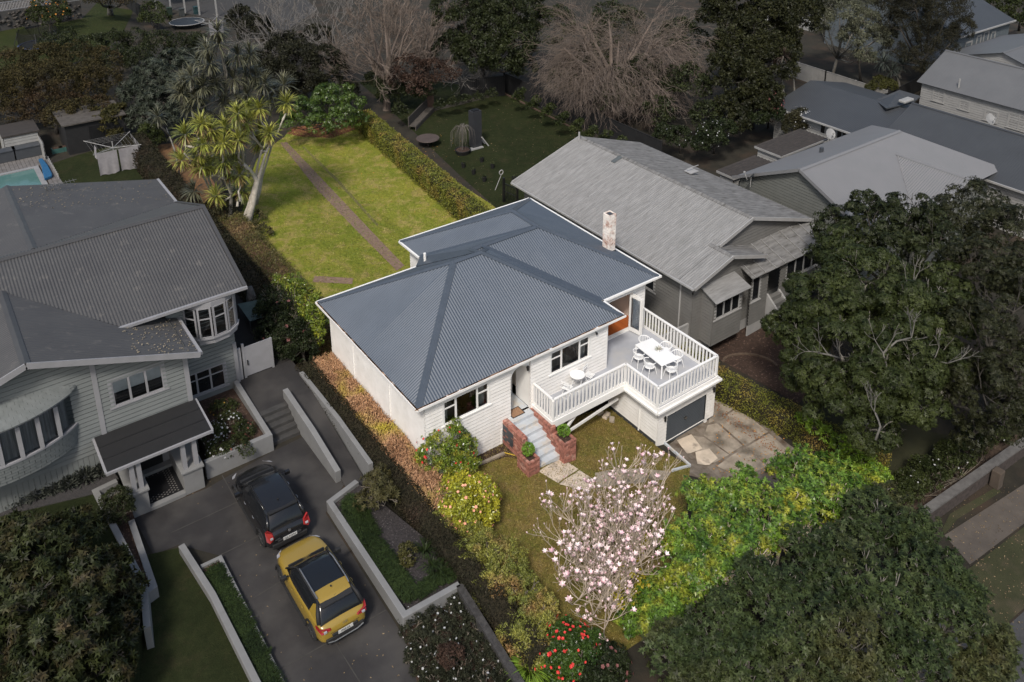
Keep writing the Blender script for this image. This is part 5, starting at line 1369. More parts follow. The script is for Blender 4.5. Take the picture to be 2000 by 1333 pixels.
window(RH, (20.6+.35, 1.6), (1, 0), 1.0, 2.4, [.65], RHT, DARKG, casing=.1)
# square bay on the front
bx0, bx1, by = 16.75, 18.95, -.22
mb = MB(); mb.box((bx0, by, .2), (bx1, fy, 1.2)); 
wall(RH, (bx0, fy), (bx0, by), -.35, 2.55, RHB, pitch=.19, lap=.05); wall(RH, (bx0, by), (bx1, by), -.35, 2.55, RHB, [(.2, 2.0, 1.15, 2.2)], pitch=.19, lap=.05); wall(RH, (bx1, by), (bx1, fy), -.35, 2.55, RHB, pitch=.19, lap=.05)
window(RH, (bx0+.2, by), (1, 0), 1.15, 2.2, [.6, .6, .6], RHT, DARKG, casing=.13, blind=.98, blind_m=pm('slat_blind', (.34, .36, .35), (.15, .16, .155), scale=40, stretch=(.02, .02, 1), rough=.6))
mb = MB(); mb.slab([(bx0-.25, by-.4, 2.42), (bx1+.25, by-.4, 2.42), (bx1+.2, fy, 2.85), (bx0-.2, fy, 2.85)], .05); mb.build('bay_awning', RHR, RH)
mb = MB(); mb.slab([(bx0, by, -.34), (bx1, by, -.34), (bx1, fy, -.34), (bx0, fy, -.34)], .05); mb.build('bay_floor', RHT, RH)
corner(RH, ((wx, fy), (bx0, by), (bx1, by), (20.6, fy)), -.3, 2.5, RHB)
# porch roof on the right: lichened sheets with battens
pA, pB, pC, pD = at(1500, 533, 2.6), at(1620, 470, 2.75), at(1560, 440, 3.5), at(1450, 500, 3.5)
py0, py1 = 0.15, 1.9
px0_, px1_ = 20.6, 25.9
q = MB(); q.slab([(19.6, -.35, 2.62), (26.4, -.35, 2.62), (26.4, 1.45, 3.30), (19.6, 1.45, 3.30)], .05); lr = q.build('lean_to_roof', RHR2, RH)
for i in range(9):
    x = 19.8+i*.82; q = MB(); q.beam((x, -.37, 2.65), (x, 1.43, 3.33), .05, .05); q.build('batten', RHR, lr)
wall(RH, (19.9, 0.0), (21.3, 0.0), GZ+.6, 2.6, RHB, [(.15, .75, .9, 2.35)], pitch=.19, lap=.05); window(RH, (20.05, 0), (1, 0), .9, 2.35, [.6], RHT, DARKG, casing=.08)
wall(RH, (22.3, 0.0), (26.1, 0.0), GZ+.6, 2.6, RHB, [(.6, 3.6, 1.25, 2.4)], pitch=.19, lap=.05); window(RH, (22.9, 0), (1, 0), 1.25, 2.4, [.75]*4, RHT, DARKG, casing=.1)
wall(RH, (21.3, 0), (21.3, 1.6), GZ+.4, 2.6, RHB, pitch=.19, lap=.05)
wall(RH, (19.9, 0.0), (22.3, 0.0), GZ-.1, GZ+.6, RHT, vert=True, pitch=.13)
for x in (21.35, 22.3):
    q = MB(); q.add([(x, 0, .9), (x, -1.9, -.7), (x, -1.9, GZ), (x, 0, GZ), (x+.12, 0, .9), (x+.12, -1.9, -.7), (x+.12, -1.9, GZ), (x+.12, 0, GZ)], [(0, 1, 2, 3), (7, 6, 5, 4), (0, 4, 5, 1), (1, 5, 6, 2)]); q.build('stair_wall', RHT, RH)
for i in range(7): q = MB(); q.box((21.47, -.27*(i+1), GZ), (22.3, -.27*i, .75-.24*i)); q.build('step', RHB, RH)
mb = MB(); pd_ = onx(1327, 600, wx-.06); mb.tube([(wx-.3, pd_.y, rze-.1), (wx-.06, pd_.y, rze-.4), (wx-.06, pd_.y, GZ+.1)], .045, 6); mb.build('downpipe', RHT, RH)
mb = MB(); sk_ = onplane(1200, 320, (rx0, 0, rze), (-rs, 0, 1)); u1 = Vector((1, 0, rs)).normalized()
mb.add([sk_+Vector((0, 0, .04)), sk_+u1*.9+Vector((0, 0, .04)), sk_+u1*.9+Vector((0, .35, .04)), sk_+Vector((0, .35, .04))], [(0, 1, 2, 3)]); mb.build('skylight', pm('old_skylight', (.10, .11, .11), rough=.4), RH)
mb = MB(); vp = onplane(1131, 275, (rx0, 0, rze), (-rs, 0, 1)); mb.tube([vp, vp+Vector((0, 0, .6))], .06, 6); mb.build('vent_pipe', RHT, RH)
for (a, b) in ((1345, 325), (1350, 345)):
    sd = onplane(a, b, (rx1, 0, rze), (rs, 0, 1))
sd = onplane(1352, 340, (rxr, 0, rzr), (rs, 0, 1)); mb = MB(); mb.tube([sd, sd+Vector((0, 0, .5))], .02, 5); mb.box((sd.x-.5, sd.y-.02, sd.z+.45), (sd.x+.5, sd.y+.02, sd.z+.48)); mb.box((sd.x-.45, sd.y-.3, sd.z+.2), (sd.x+.25, sd.y+.3, sd.z+.24)); mb.build('roof_aerial', RHT, RH)
# side gate between the two houses and low retaining panels
g = thing('side_gate', 'grey boarded gate screen beside the deck railing, against the grey villa', 'gate', (14.9, .6, -1.3))
ga_, gb_ = at(1313, 637, .75), at(1350, 622, .75)
y_ = .7; q = MB(); q.box((14.0, y_, -1.3), (16.0, y_+.04, .72)); q.build('gate_panel', RHT, g); q = MB(); q.box((14.0, y_-.03, .7), (16.02, y_+.07, .8)); q.box((15.9, y_-.03, -1.3), (16.02, y_+.07, .7)); q.build('gate_frame', RHT, g)
q = MB(); q.box((15.7, y_-.06, .1), (15.78, y_-.03, .2)); q.build('latch', BLACKM, g)

# ---------------- generic far houses
def house_y(name, label, x0, xr, ya, yb, ze, zr, rm, wm, pitch=.2, amp=.012, over=.35, right=True, capm=None, wallright=False):
    """ridge along Y; x0 = left eave"""
    H = thing(name, label, 'house', (xr, (ya+yb)/2, -1.1)); x1 = 2*xr-x0
    corr([(x0, ya, ze), (x0, yb, ze), (xr, yb, zr), (xr, ya, zr)], (0, 1, 0), rm, H, pitch=pitch, amp=amp)
    corr([(x1, ya, ze), (x1, yb, ze), (xr, yb, zr), (xr, ya, zr)], (0, 1, 0), rm, H, pitch=pitch, amp=amp)
    cap(H, [((xr, ya, zr), (xr, yb, zr))], capm or rm, w=.3)
    s = (zr-ze)/(xr-x0)
    w = x1-x0-2*over
    wall(H, (x0+over, yb-over), (x0+over, ya+over), -1.3, ze, wm, pitch=.2, lap=.02)
    wall(H, (x0+over, ya+over), (x1-over, ya+over), -1.3, ze, wm, top=lambda u: ze+s*over+s*(w/2-abs(u-w/2))-.08, pitch=.2, lap=.02)
    wall(H, (x1-over, ya+over), (x1-over, yb-over), -1.3, ze, wm, pitch=.2, lap=.02)
    wall(H, (x1-over, yb-over), (x0+over, yb-over), -1.3, ze, wm, top=lambda u: ze+s*over+s*(w/2-abs(u-w/2))-.08, pitch=.2, lap=.02)
    return H
def house_x(name, label, ya, yr2, xa_, xb_, ze, zr, rm, wm, pitch=.2, amp=.012, over=.35, capm=None):
    H = thing(name, label, 'house', ((xa_+xb_)/2, yr2, -1.1)); yb = 2*yr2-ya
    corr([(xa_, ya, ze), (xb_, ya, ze), (xb_, yr2, zr), (xa_, yr2, zr)], (1, 0, 0), rm, H, pitch=pitch, amp=amp)
    corr([(xa_, yb, ze), (xb_, yb, ze), (xb_, yr2, zr), (xa_, yr2, zr)], (1, 0, 0), rm, H, pitch=pitch, amp=amp)
    cap(H, [((xa_, yr2, zr), (xb_, yr2, zr))], capm or rm, w=.3)
    s = (zr-ze)/(yr2-ya); w = yb-ya-2*over
    wall(H, (xa_+over, ya+over), (xb_-over, ya+over), -1.3, ze, wm, pitch=.2, lap=.02)
    wall(H, (xb_-over, ya+over), (xb_-over, yb-over), -1.3, ze, wm, top=lambda u: ze+s*over+s*(w/2-abs(u-w/2))-.08, pitch=.2, lap=.02)
    wall(H, (xb_-over, yb-over), (xa_+over, yb-over), -1.3, ze, wm, pitch=.2, lap=.02)
    wall(H, (xa_+over, yb-over), (xa_+over, ya+over), -1.3, ze, wm, top=lambda u: ze+s*over+s*(w/2-abs(u-w/2))-.08, pitch=.2, lap=.02)
    return H
# pale roof house
pe = at(1431, 346, 2.6); pap = onx(1563, 331, pe.x+.1); pend = ony(1757, 255, pap.y)
PH = house_x('gabled_house', 'house with a large smooth pale grey gable roof behind the villa', 2*pap.y-pe.y, pap.y, pe.x, pend.x, 2.6, pap.z, PR, PW, pitch=.12, amp=.008)
psl = (pap.z-2.6)/(pe.y-pap.y); pya = 2*pap.y-pe.y
# hip end to the right and cross wing to the front
q1 = (pend.x, pap.y, pap.z); 
corr([q1, (pend.x+(pap.y-pya), pya, 2.6), (pend.x, pya, 2.6)], (1, 0, 0), PR, PH, pitch=.12, amp=.008)
corr([q1, (pend.x+(pap.y-pya), pya, 2.6), (pend.x+(pap.y-pya), pe.y, 2.6)], (0, 1, 0), PR, PH, pitch=.12, amp=.008)
corr([q1, (pend.x, pe.y, 2.6), (pend.x+(pap.y-pya), pe.y, 2.6)], (1, 0, 0), PR, PH, pitch=.12, amp=.008)
wr = onplane(1750, 300, (0, pya, 2.6), (0, -psl, 1))
wre = at(1893, 352, wr.z)
hw_ = (wr.z-2.6)/psl
yv0 = wre.y
corr([(wr.x, wr.y, wr.z), (wr.x-hw_, pya, 2.6), (wr.x-hw_, yv0, 2.6), (wr.x, yv0, wr.z)], (0, 1, 0), PR, PH, pitch=.16, amp=.022, lift=.02)
corr([(wr.x, wr.y, wr.z), (wr.x+hw_, pya, 2.6), (wr.x+hw_, yv0, 2.6), (wr.x, yv0, wr.z)], (0, 1, 0), PR, PH, pitch=.16, amp=.022, lift=.02)
cap(PH, [((wr.x, wr.y, wr.z), (wr.x, yv0, wr.z)), ((pe.x, pap.y, pap.z), (pend.x, pap.y, pap.z))], PR, w=.35)
wall(PH, (wr.x-hw_+.4, pya), (wr.x-hw_+.4, yv0+.4), -1.3, 2.6, PW, pitch=.2); wall(PH, (wr.x-hw_+.4, yv0+.4), (wr.x+hw_-.4, yv0+.4), -1.3, 2.7, PW, pitch=.2, top=lambda u: 2.6+psl*(hw_-abs(u-hw_+.4)))
mb = MB(); mb.beam((pe.x-.02, pe.y, 2.58), (pe.x-.02, pap.y, pap.z-.02), .05, .2); mb.build('bargeboard', PR, PH); mb = MB(); mb.beam((pe.x-.02, pya, 2.58), (pe.x-.02, pap.y, pap.z-.02), .05, .2); mb.build('bargeboard', PR, PH)
def dish(par_label, px, py, z, size=.45, on=None, label=None, yaw=0):
    p = at(px, py, z); t = thing('satellite_dish', label, 'satellite dish', (p.x, p.y, p.z-.6))
    q = MB(); q.tube([(p.x, p.y, p.z-.7), (p.x, p.y, p.z)], .025, 6); q.build('mast', RHT, t)
    q = MB(); k = 16; prof = [(0, .0), (.5, .03), (.85, .09), (1, .13)]
    vs = []
    for r, d in prof:
        for j in range(k): a = 2*math.pi*j/k; vs.append(Vector((r*math.cos(a)*size*.85, d*size, r*math.sin(a)*size)))
    R_ = Matrix.Rotation(yaw, 3, 'Z') @ Matrix.Rotation(math.radians(-35), 3, 'X')
    q.add([p+R_@Vector((v.x, -v.y, v.z)) for v in vs], [(i*k+j, i*k+(j+1) % k, (i+1)*k+(j+1) % k, (i+1)*k+j) for i in range(len(prof)-1) for j in range(k)])
    q.build('reflector', pm('dish_grey', (.24, .24, .24), rough=.5), t, smooth=True)
    q = MB(); e = p+R_@Vector((0, -size*1.2, -size*.2)); q.tube([p+R_@Vector((0, 0, -size*.9)), e], .02, 5); q.box((e.x-.05, e.y-.05, e.z-.05), (e.x+.05, e.y+.05, e.z+.05)); q.build('feed_arm', RHT, t)
dish('', 1467, 346, 3.4, .42, label='satellite dish at the left eave of the pale roof', yaw=math.radians(200))
dish('', 1622, 262, 2.6, .42, label='satellite dish standing by the small porch between the roofs', yaw=math.radians(-30))
dish('', 1934, 233, 4.4, .42, label='satellite dish at the far right on the long slate grey roof', yaw=math.radians(-25))
vp = onplane(1604, 298, (0, pap.y, pap.z), (0, psl, 1)); q = MB(); q.tube([vp, vp+Vector((0, 0, .35))], .14, 8); q.build('roof_vent', DGREY, PH)
# long slate roof
dz = 2.2; d0 = at(1679, 262, dz); d1 = at(1985, 375, dz); dx = (d0.x+d1.x)/2
rz_ = dz+2.1; r0 = at(1782, 201, rz_); r1 = at(2000, 265, rz_); rx = (r0.x+r1.x)/2
far = at(1526, 213, dz)
print('D', d0, d1, r0, r1, far)
DH = house_y('long_house', 'long low house under a slate grey corrugated roof, right of the magnolia tree', dx, rx, -6, r0.y, dz, rz_, DR, WWALL, pitch=.16, amp=.01)
fr0 = at(1709, 195, dz+1.2); 
corr([(dx, r0.y, dz), (dx, far.y+1, dz), (fr0.x, far.y+1, dz+1.2), (fr0.x, r0.y, dz+1.2)], (0, 1, 0), DR, DH, pitch=.16, amp=.01)
corr([(2*fr0.x-dx, r0.y, dz), (2*fr0.x-dx, far.y+1, dz), (fr0.x, far.y+1, dz+1.2), (fr0.x, r0.y, dz+1.2)], (0, 1, 0), DR, DH, pitch=.16, amp=.01)
wall(DH, (dx+.5, far.y+.8), (dx+.5, r0.y), -1.3, dz, WWALL, pitch=.2)
gutter(DH, [((dx-.05, -6, dz-.05), (dx-.05, far.y+1, dz-.05))], WWALL, w=.14, h=.12)
kp = at(1757, 176, 3.9); q = MB(); q.slab([at(1709, 196, 3.3), at(1757, 176, 4.1), at(1798, 188, 4.1), at(1782, 201, 3.6), at(1731, 212, 3.5)], .1); q.build('roof_hip', DR, DH)
sp_ = at(1771, 194, 4.0); q = MB(); q.box((sp_.x-.7, sp_.y-.3, sp_.z-.2), (sp_.x+.6, sp_.y+.3, sp_.z+.03)); q.build('skylight', WWALL, DH, bevel=.08)
pd2 = at(1690, 205, 3.0)
q = MB(); q.slab([at(1652, 177, 2.4), at(1727, 187, 2.4), at(1712, 197, 2.2), at(1690, 195, 2.2)], .05); q.build('veranda_roof', RHR2, DH)
for (px, py, w_) in ((1608, 252, .5), (1640, 262, .5), (1650, 262, .4)):
    p = onx(px, py, dx+.49); q = MB(); q.box((dx+.44, p.y-w_/2, p.z-.4), (dx+.49, p.y+w_/2, p.z+.4)); wo = q.build('window', WWALL, DH); q = MB(); q.box((dx+.43, p.y-w_/2+.07, p.z-.33), (dx+.439, p.y+w_/2-.07, p.z+.33)); q.build('pane', DARKG, wo)
# white house far right and its neighbour
we = at(1790, 160, 2.6); wrg = ony(1847, 98, we.y)
WH = house_y('white_bungalow', 'white weatherboard bungalow with a mid grey roof at the right edge', we.x, wrg.x, at(2000, 222, 2.6).y-8, we.y, 2.6, wrg.z, WR, WWALL, pitch=.25, amp=.006)
for (px, py, w_, h_) in ((1833, 188, .9, 1.0), (1883, 207, .7, .7), (1935, 228, .9, .8), (1990, 240, 1.6, 1.2)):
    p = onx(px, py, we.x+.34)
    window(WH, (we.x+.34, p.y+w_/2), (0, -1), p.z-h_/2, p.z+h_/2, [w_/2, w_/2], WWALL, DARKG, casing=.12, transom=p.z)
vp = onplane(1872, 172, (we.x, 0, 2.6), (-(wrg.z-2.6)/(wrg.x-we.x), 0, 1)); q = MB(); q.tube([vp, vp+Vector((0, 0, .8))], .07, 6); q.build('vent_pipe', WWALL, WH)
k0 = at(1969, 100, 4.2)
KH = house_x('hipped_bungalow', 'grey hip-roofed wing behind the white bungalow, at the right edge', k0.y-6, k0.y, k0.x-1, k0.x+12, 2.4, 4.2, WR, WWALL, pitch=.25, amp=.006)
b0_ = at(1900, 65, 3.2); b1_ = at(1985, 40, 3.2)
BH = house_x('blue_house', 'blue-grey weatherboard house with a dark roof in the top right corner', b0_.y, b0_.y+8, b0_.x-2.5, b1_.x, 3.2, 6.4, DR, BW, pitch=.25, amp=.006)
gutter(BH, [((b0_.x-2.5, b0_.y-.06, 3.15), (b1_.x, b0_.y-.06, 3.15))], WWALL, w=.16, h=.14)
yb_ = b0_.y+.35
for (px, py, w_, h_) in ((1890, 97, 1.1, 1.5), (1911, 80, .7, 1.0), (1924, 80, .8, 1.9), (1939, 71, .7, .8)):
    p = ony(px, py, yb_); window(BH, (p.x-w_/2, yb_), (1, 0), p.z-h_/2, p.z+h_/2, [w_], WWALL, DARKG, casing=.14)
vb = ony(1860, 115, yb_-2)
q = MB(); q.slab([(vb.x-3, yb_-2.2, 1.9), (vb.x+3, yb_-2.2, 1.9), (vb.x+3, yb_, 2.4), (vb.x-3, yb_, 2.4)], .08); q.build('veranda_roof', DR, BH)
for i in range(5): q = MB(); x = vb.x-2.9+i*1.45; q.box((x-.08, yb_-2.1, -1.1), (x+.08, yb_-1.95, 1.88)); q.build('veranda_post', WWALL, BH)
# small dark-roofed sheds
def shed(label, c, z, drop, wm, rm, pitch=.3):
    P = [at(x, y, z) for x, y in c]; ctr = sum(P, Vector())/4
    t = thing('shed', label, 'shed', (ctr.x, ctr.y, -1.1), 0, 'dark-roofed sheds'); x0 = min(p.x for p in P); x1 = max(p.x for p in P); y0 = min(p.y for p in P); y1 = max(p.y for p in P)
    corr([(x0, y0, z), (x1, y0, z+drop), (x1, y1, z+drop), (x0, y1, z)], (0, 1, 0), rm, t, pitch=pitch, amp=.035)
    wall(t, (x0+.2, y1-.2), (x0+.2, y0+.2), -1.3, z-.02, wm, pitch=.2); wall(t, (x0+.2, y0+.2), (x1-.2, y0+.2), -1.3, z-.02, wm, pitch=.2)
    q = MB(); q.beam((x0-.02, y0, z-.08), (x0-.02, y1, z-.08), .04, .16); q.beam((x0, y0-.02, z-.08), (x1, y0-.02, z+drop-.08), .04, .16); q.build('fascia', WWALL, t)
    q = MB(); q.box((x0+.6, y0+.14, z-1.2), (x0+1.8, y0+.19, z-.4)); wo = q.build('window', WWALL, t); q = MB(); q.box((x0+.7, y0+.13, z-1.1), (x0+1.7, y0+.139, z-.5)); q.build('pane', DARKG, wo)
    return t
shed('small shed with a dark brown ribbed roof and white walls behind the pale roof', ((1478, 287), (1561, 255), (1613, 272), (1532, 304)), 1.7, .1, WWALL, SR)
shed('flat dark brown lean-to shed with a white edge, touching the pale roof', ((1405, 333), (1475, 306), (1508, 320), (1434, 348)), 1.2, .1, WWALL, SR)
c0, c1, c2 = at(1497, 80, 1.6), at(1553, 93, 1.6), at(1505, 72, 2.1)
t = thing('carport', 'small carport with a pale roof on a thin post, right of the magnolia tree', 'carport', (c0.x, c0.y, -1.1))
q = MB(); q.slab([at(1497, 78, 1.7), at(1508, 101, 1.3), at(1555, 92, 1.3), at(1530, 77, 1.7)], .12); q.build('carport_roof', RHR2, t)
p = at(1531, 95, 1.2); q = MB(); q.box((p.x-.07, p.y-.07, -1.1), (p.x+.07, p.y+.07, 1.25)); q.build('post', WWALL, t)
w0 = at(1585, 62, -1.1); w1 = at(1725, 62, -1.1)
VW = thing('weatherboard_building', 'white two-storey building half hidden behind the gum tree', 'house', (w0.x+3, w0.y, -1.1))
wall(VW, (w0.x, w0.y), (w0.x+10, w0.y), -1.1, 6.5, WWALL, pitch=.25)
wall(VW, (w0.x, w0.y+8), (w0.x, w0.y), -1.1, 6.5, WWALL, pitch=.25)
q = MB(); q.slab([(w0.x-.4, w0.y-.4, 6.5), (w0.x+10.4, w0.y-.4, 6.5), (w0.x+10, w0.y+8, 7.2), (w0.x, w0.y+8, 7.2)], .15); q.build('roof', DR, VW)
for i in range(24): q = MB(); x = w0.x+.1+i*.4; q.box((x, w0.y-.9, -.2), (x+.1, w0.y-.85, .9)); q.build('picket', WWALL, VW)
# boundary fences on the right
def fence(name, label, pts, h, m, group=None, bw=.15, gap=.015, posts=True, z0=None, cat='fence', cap_=False, pieces=True, t=.03):
    F = thing(name, label, cat, (pts[0][0], pts[0][1], gh(pts[0][0]) if z0 is None else z0), 0, group); cnt = 0
    joined = MB()
    for a, b in zip(pts, pts[1:]):
        a = Vector((a[0], a[1], 0)); b = Vector((b[0], b[1], 0)); L_ = (b-a).length; d = (b-a)/L_; ang = math.atan2(d.y, d.x)
        n = max(1, int(L_/bw)); w = L_/n-gap; me0 = None
        for i in range(n):
            p = a+d*(L_*(i+.5)/n); p.z = gh(p.x) if z0 is None else z0
            if pieces:
                if me0 is None: q = MB(); q.box((-w/2, -t/2, 0), (w/2, t/2, h)); ob = q.build('board', m, F, local=True); me0 = ob.data
                else: ob = bpy.data.objects.new('board', me0); COL.objects.link(ob); ob.parent = F
                ob.location = p-wloc(F); ob.rotation_euler = (0, 0, ang)
            else: joined.beam(p+Vector((0, 0, .0)), p+Vector((0, 0, h)), w, t, up=(-d.y, d.x, 0))
        if posts:
            k = max(1, int(L_/2.4))
            for i in range(k+1):
                p = a+d*(L_*i/k); z = gh(p.x) if z0 is None else z0
                q = MB(); q.box((p.x-.06, p.y-.06, z), (p.x+.06, p.y+.06, z+h+.08)); q.build('fence_post', m, F)
        q = MB(); q.beam((a.x, a.y, (gh(a.x) if z0 is None else z0)+h+.02), (b.x, b.y, (gh(b.x) if z0 is None else z0)+h+.02), .09, .04); q.build('top_rail', m, F)
    if not pieces: tag(joined.build('boards', m, F), kind='stuff')
    return F
PALEF = pm('pale_fence', (.24, .235, .225), (.19, .186, .18), scale=1.5, rough=.8)
fence('panel_fence', 'tall pale sheet fence between the gum tree lawn and the slate roof', [xy(1508, 138, -1.1), xy(1610, 172, -1.1), xy(1728, 212, -1.1)], 1.7, PALEF, bw=.4)
DKF = pm('black_stained_fence', (.016, .016, .017), (.011, .011, .012), scale=3, rough=.8)
fence('board_fence', 'black stained fence along the far side of the lawn, below the big bare tree', [xy(985, 172, -.7), xy(1110, 232, -.9), xy(1290, 318, -1.0)], 1.9, DKF, bw=.16)
fence('board_fence', 'black fence at the back left corner of the yard, behind the small bare trees', [xy(900, 175, 0), xy(985, 172, -.3)], 2.0, DKF, bw=.2)
fence('board_fence', 'dark fence behind the cabbage tree and the white bungalow', [xy(1725, 215, -1.1), xy(1800, 175, -1.1)], 1.5, DKF, bw=.25)
# ================================================================ back yard on the right
yl = gp([(700, 160), (830, 155), (990, 180), (1135, 255), (1200, 300), (1100, 400), (985, 420), (900, 345), (800, 250)], 0)
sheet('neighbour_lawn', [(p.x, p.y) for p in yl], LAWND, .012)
TIMB = pm('weathered_timber', (.085, .075, .066), (.05, .044, .038), scale=3, rough=.95, stretch=(1, 1, 6))
TIMB2 = pm('red_brown_timber', (.11, .07, .055), (.07, .045, .035), scale=3, rough=.95)
def edge(name, label, pts, w, h, m, cat='edging'):
    t = thing(name, label, cat, (pts[0].x, pts[0].y, pts[0].z)); 
    for a, b in zip(pts, pts[1:]): q = MB(); q.beam(a+Vector((0, 0, h/2)), b+Vector((0, 0, h/2)), w, h); q.build('sleeper', m, t)
    return t
edge('lawn_edging', 'timber sleeper edging along the far end of the neighbour lawn', gp([(842, 218), (905, 203), (983, 183)]), .2, .25, TIMB)
edge('lawn_edging', 'thin reddish timber edge between the neighbour lawn and the climbers', gp([(983, 183), (1060, 222), (1130, 257)]), .12, .12, TIMB2)
# built-in bench
pb = G(812, 240); t = thing('built_in_bench', 'L-shaped weathered timber bench at the corner of the neighbour lawn', 'bench', pb)
sc_ = 1.0
bpts = [G(806, 256), G(842, 218)]
d = (bpts[1]-bpts[0]); L_ = d.length; d.normalize(); s_ = Vector((-d.y, d.x, 0))
q = MB(); q.beam(bpts[0]+Vector((0, 0, .4)), bpts[1]+Vector((0, 0, .4)), .6, .08); q.build('seat', TIMB, t)
q = MB(); q.beam(bpts[0]+s_*.35+Vector((0, 0, .75)), bpts[1]+s_*.35+Vector((0, 0, .75)), .08, .9); q.build('backrest', TIMB, t)
q = MB(); q.beam(bpts[0]-s_*.28+Vector((0, 0, .18)), bpts[1]-s_*.28+Vector((0, 0, .18)), .08, .36); q.build('seat_front', TIMB, t)
q = MB(); q.beam(bpts[1]+s_*.4+Vector((0, 0, .9)), bpts[1]-s_*.3+Vector((0, 0, .9)), .12, 1.8); q.build('end_panel', TIMB2, t)
# round table, sculpture column, weeping tree in tub
p = G(836, 285); t = thing('round_table', 'round brown table half hidden behind the tall green hedge', 'table', p)
q = MB(); q.lathe((p.x, p.y, p.z), [(.10, 0), (.10, .62), (.95, .62), (.97, .66), (.95, .70)], 24); q.build('tabletop', pm('brown_tabletop', (.085, .065, .058), rough=.7), t)
p = G(930, 290); top_ = ony(935, 217, p.y).z; t = thing('outdoor_fireplace', 'tall dark steel column with a white base standing on the neighbour lawn', 'outdoor fireplace', p)
COLM = pm('charcoal_steel', (.032, .033, .038), (.026, .027, .03), rough=.6)
q = MB(); q.box((p.x-.3, p.y-.05, p.z+.1), (p.x+.55, p.y+.6, top_)); q.build('column', COLM, t)
q = MB(); q.box((p.x-.15, p.y+.05, top_), (p.x+.4, p.y+.5, top_+.08)); q.build('cap', BLACKM, t)
q = MB(); q.box((p.x-.75, p.y-.3, p.z), (p.x+.55, p.y+.2, p.z+.1)); q.build('base', WWALL, t)
for k in (0, .55): q = MB(); q.beam((p.x+.5, p.y-.1+k, p.z+.9), (p.x+1.1, p.y-.2+k, p.z), .1, .1); q.build('prop', WWALL, t)
p = G(904, 300); TUBM = pm('black_tub', (.012, .012, .012), rough=.7)
TWIG = pm('pale_twig', (.15, .135, .12), (.10, .09, .08), scale=4, rough=.95)
t = thing('weeping_tree', 'small bare weeping tree in a round black tub on the neighbour lawn', 'tree', p)
q = MB(); q.lathe((p.x, p.y, p.z), [(.55, 0), (.66, .35), (.64, .38), (.58, .36), (.58, .3)], 20); q.build('tub', TUBM, t)
q = MB(); q.lathe((p.x, p.y, p.z), [(.02, .3), (.575, .31)], 16); q.build('tub_soil', SOIL, t)
hh = ony(904, 247, p.y).z-p.z; q = MB(); q.tube([(p.x, p.y, p.z+.3), (p.x+.02, p.y, p.z+hh)], .035, 6)
for i in range(60):
    a = random.uniform(0, 6.283); r = random.uniform(.5, 1.1); z = p.z+hh
    q.tube([(p.x, p.y, z-.05), (p.x+.5*r*math.cos(a), p.y+.5*r*math.sin(a), z+.1), (p.x+.9*r*math.cos(a), p.y+.9*r*math.sin(a), z-.35), (p.x+r*math.cos(a), p.y+r*math.sin(a), z-random.uniform(.8, hh*.8))], [.014, .011, .009, .006], 3)
q.build('weeping_branches', TWIG, t)
for k, (x, y) in enumerate(((905, 328), (925, 341), (946, 355), (962, 329), (941, 317), (1004, 355))):
    p = G(x, y); t = thing('plant_pot', ['small black pot nearest the hedge end, below the weeping tree', 'small black pot next along the hedge from the first one', 'small black pot closest to the black iron gate', 'small black pot out on the lawn, nearer the gate pole', 'small black pot out on the lawn, nearer the steel column', 'small black pot by the corner of the weathered roof'][k], 'pot', p, 0, 'black nursery pots on the neighbour lawn')
    q = MB(); q.lathe((p.x, p.y, p.z), [(.13, 0), (.17, .4), (.15, .4), (.14, .34)], 10); q.build('pot', TUBM, t)
    P_ = np.tile(np.array(p)+[0, 0, .38], (14, 1)); quads_mesh('leaves', leaf_verts(P_, nrm(RNG.normal(size=(14, 3))+[0, 0, 1.2]), nrm(RNG.normal(size=(14, 3))), .25, .05), 14, leafmat('pot_leaf', (.06, .07, .03), (.03, .04, .015)), t)
p = G(967, 372); t = thing('lamp_stand', 'pale leaning pole with a ring on top beside the iron gate', 'garden lamp', p)
tp_ = ony(979, 337, p.y); q = MB(); q.tube([p, (tp_.x, tp_.y, tp_.z-.2)], .025, 6); q.build('pole', RHT, t)
q = MB(); q.tube([(tp_.x+.17*math.cos(a), tp_.y, tp_.z+.17*math.sin(a)) for a in np.linspace(0, 2*math.pi, 15)], .035, 5); q.build('ring', RHT, t)
t = thing('iron_gate', 'black wrought iron gate between the hedge end and the weathered roof', 'gate', G(985, 392))
a, b = G(984, 395), G(1010, 408)
for pp in (a, b): q = MB(); q.box((pp.x-.07, pp.y-.07, pp.z), (pp.x+.07, pp.y+.07, pp.z+1.9)); q.build('gate_post', BLACKM, t)
for i in range(9):
    pp = a.lerp(b, (i+.5)/9); q = MB(); q.tube([pp, pp+Vector((0, 0, 1.5))], .018, 5); q.build('bar', BLACKM, t)
q = MB(); q.beam(a+Vector((0, 0, 1.5)), b+Vector((0, 0, 1.5)), .04, .05); q.beam(a+Vector((0, 0, .9)), b+Vector((0, 0, .9)), .04, .05); q.build('gate_rail', BLACKM, t)
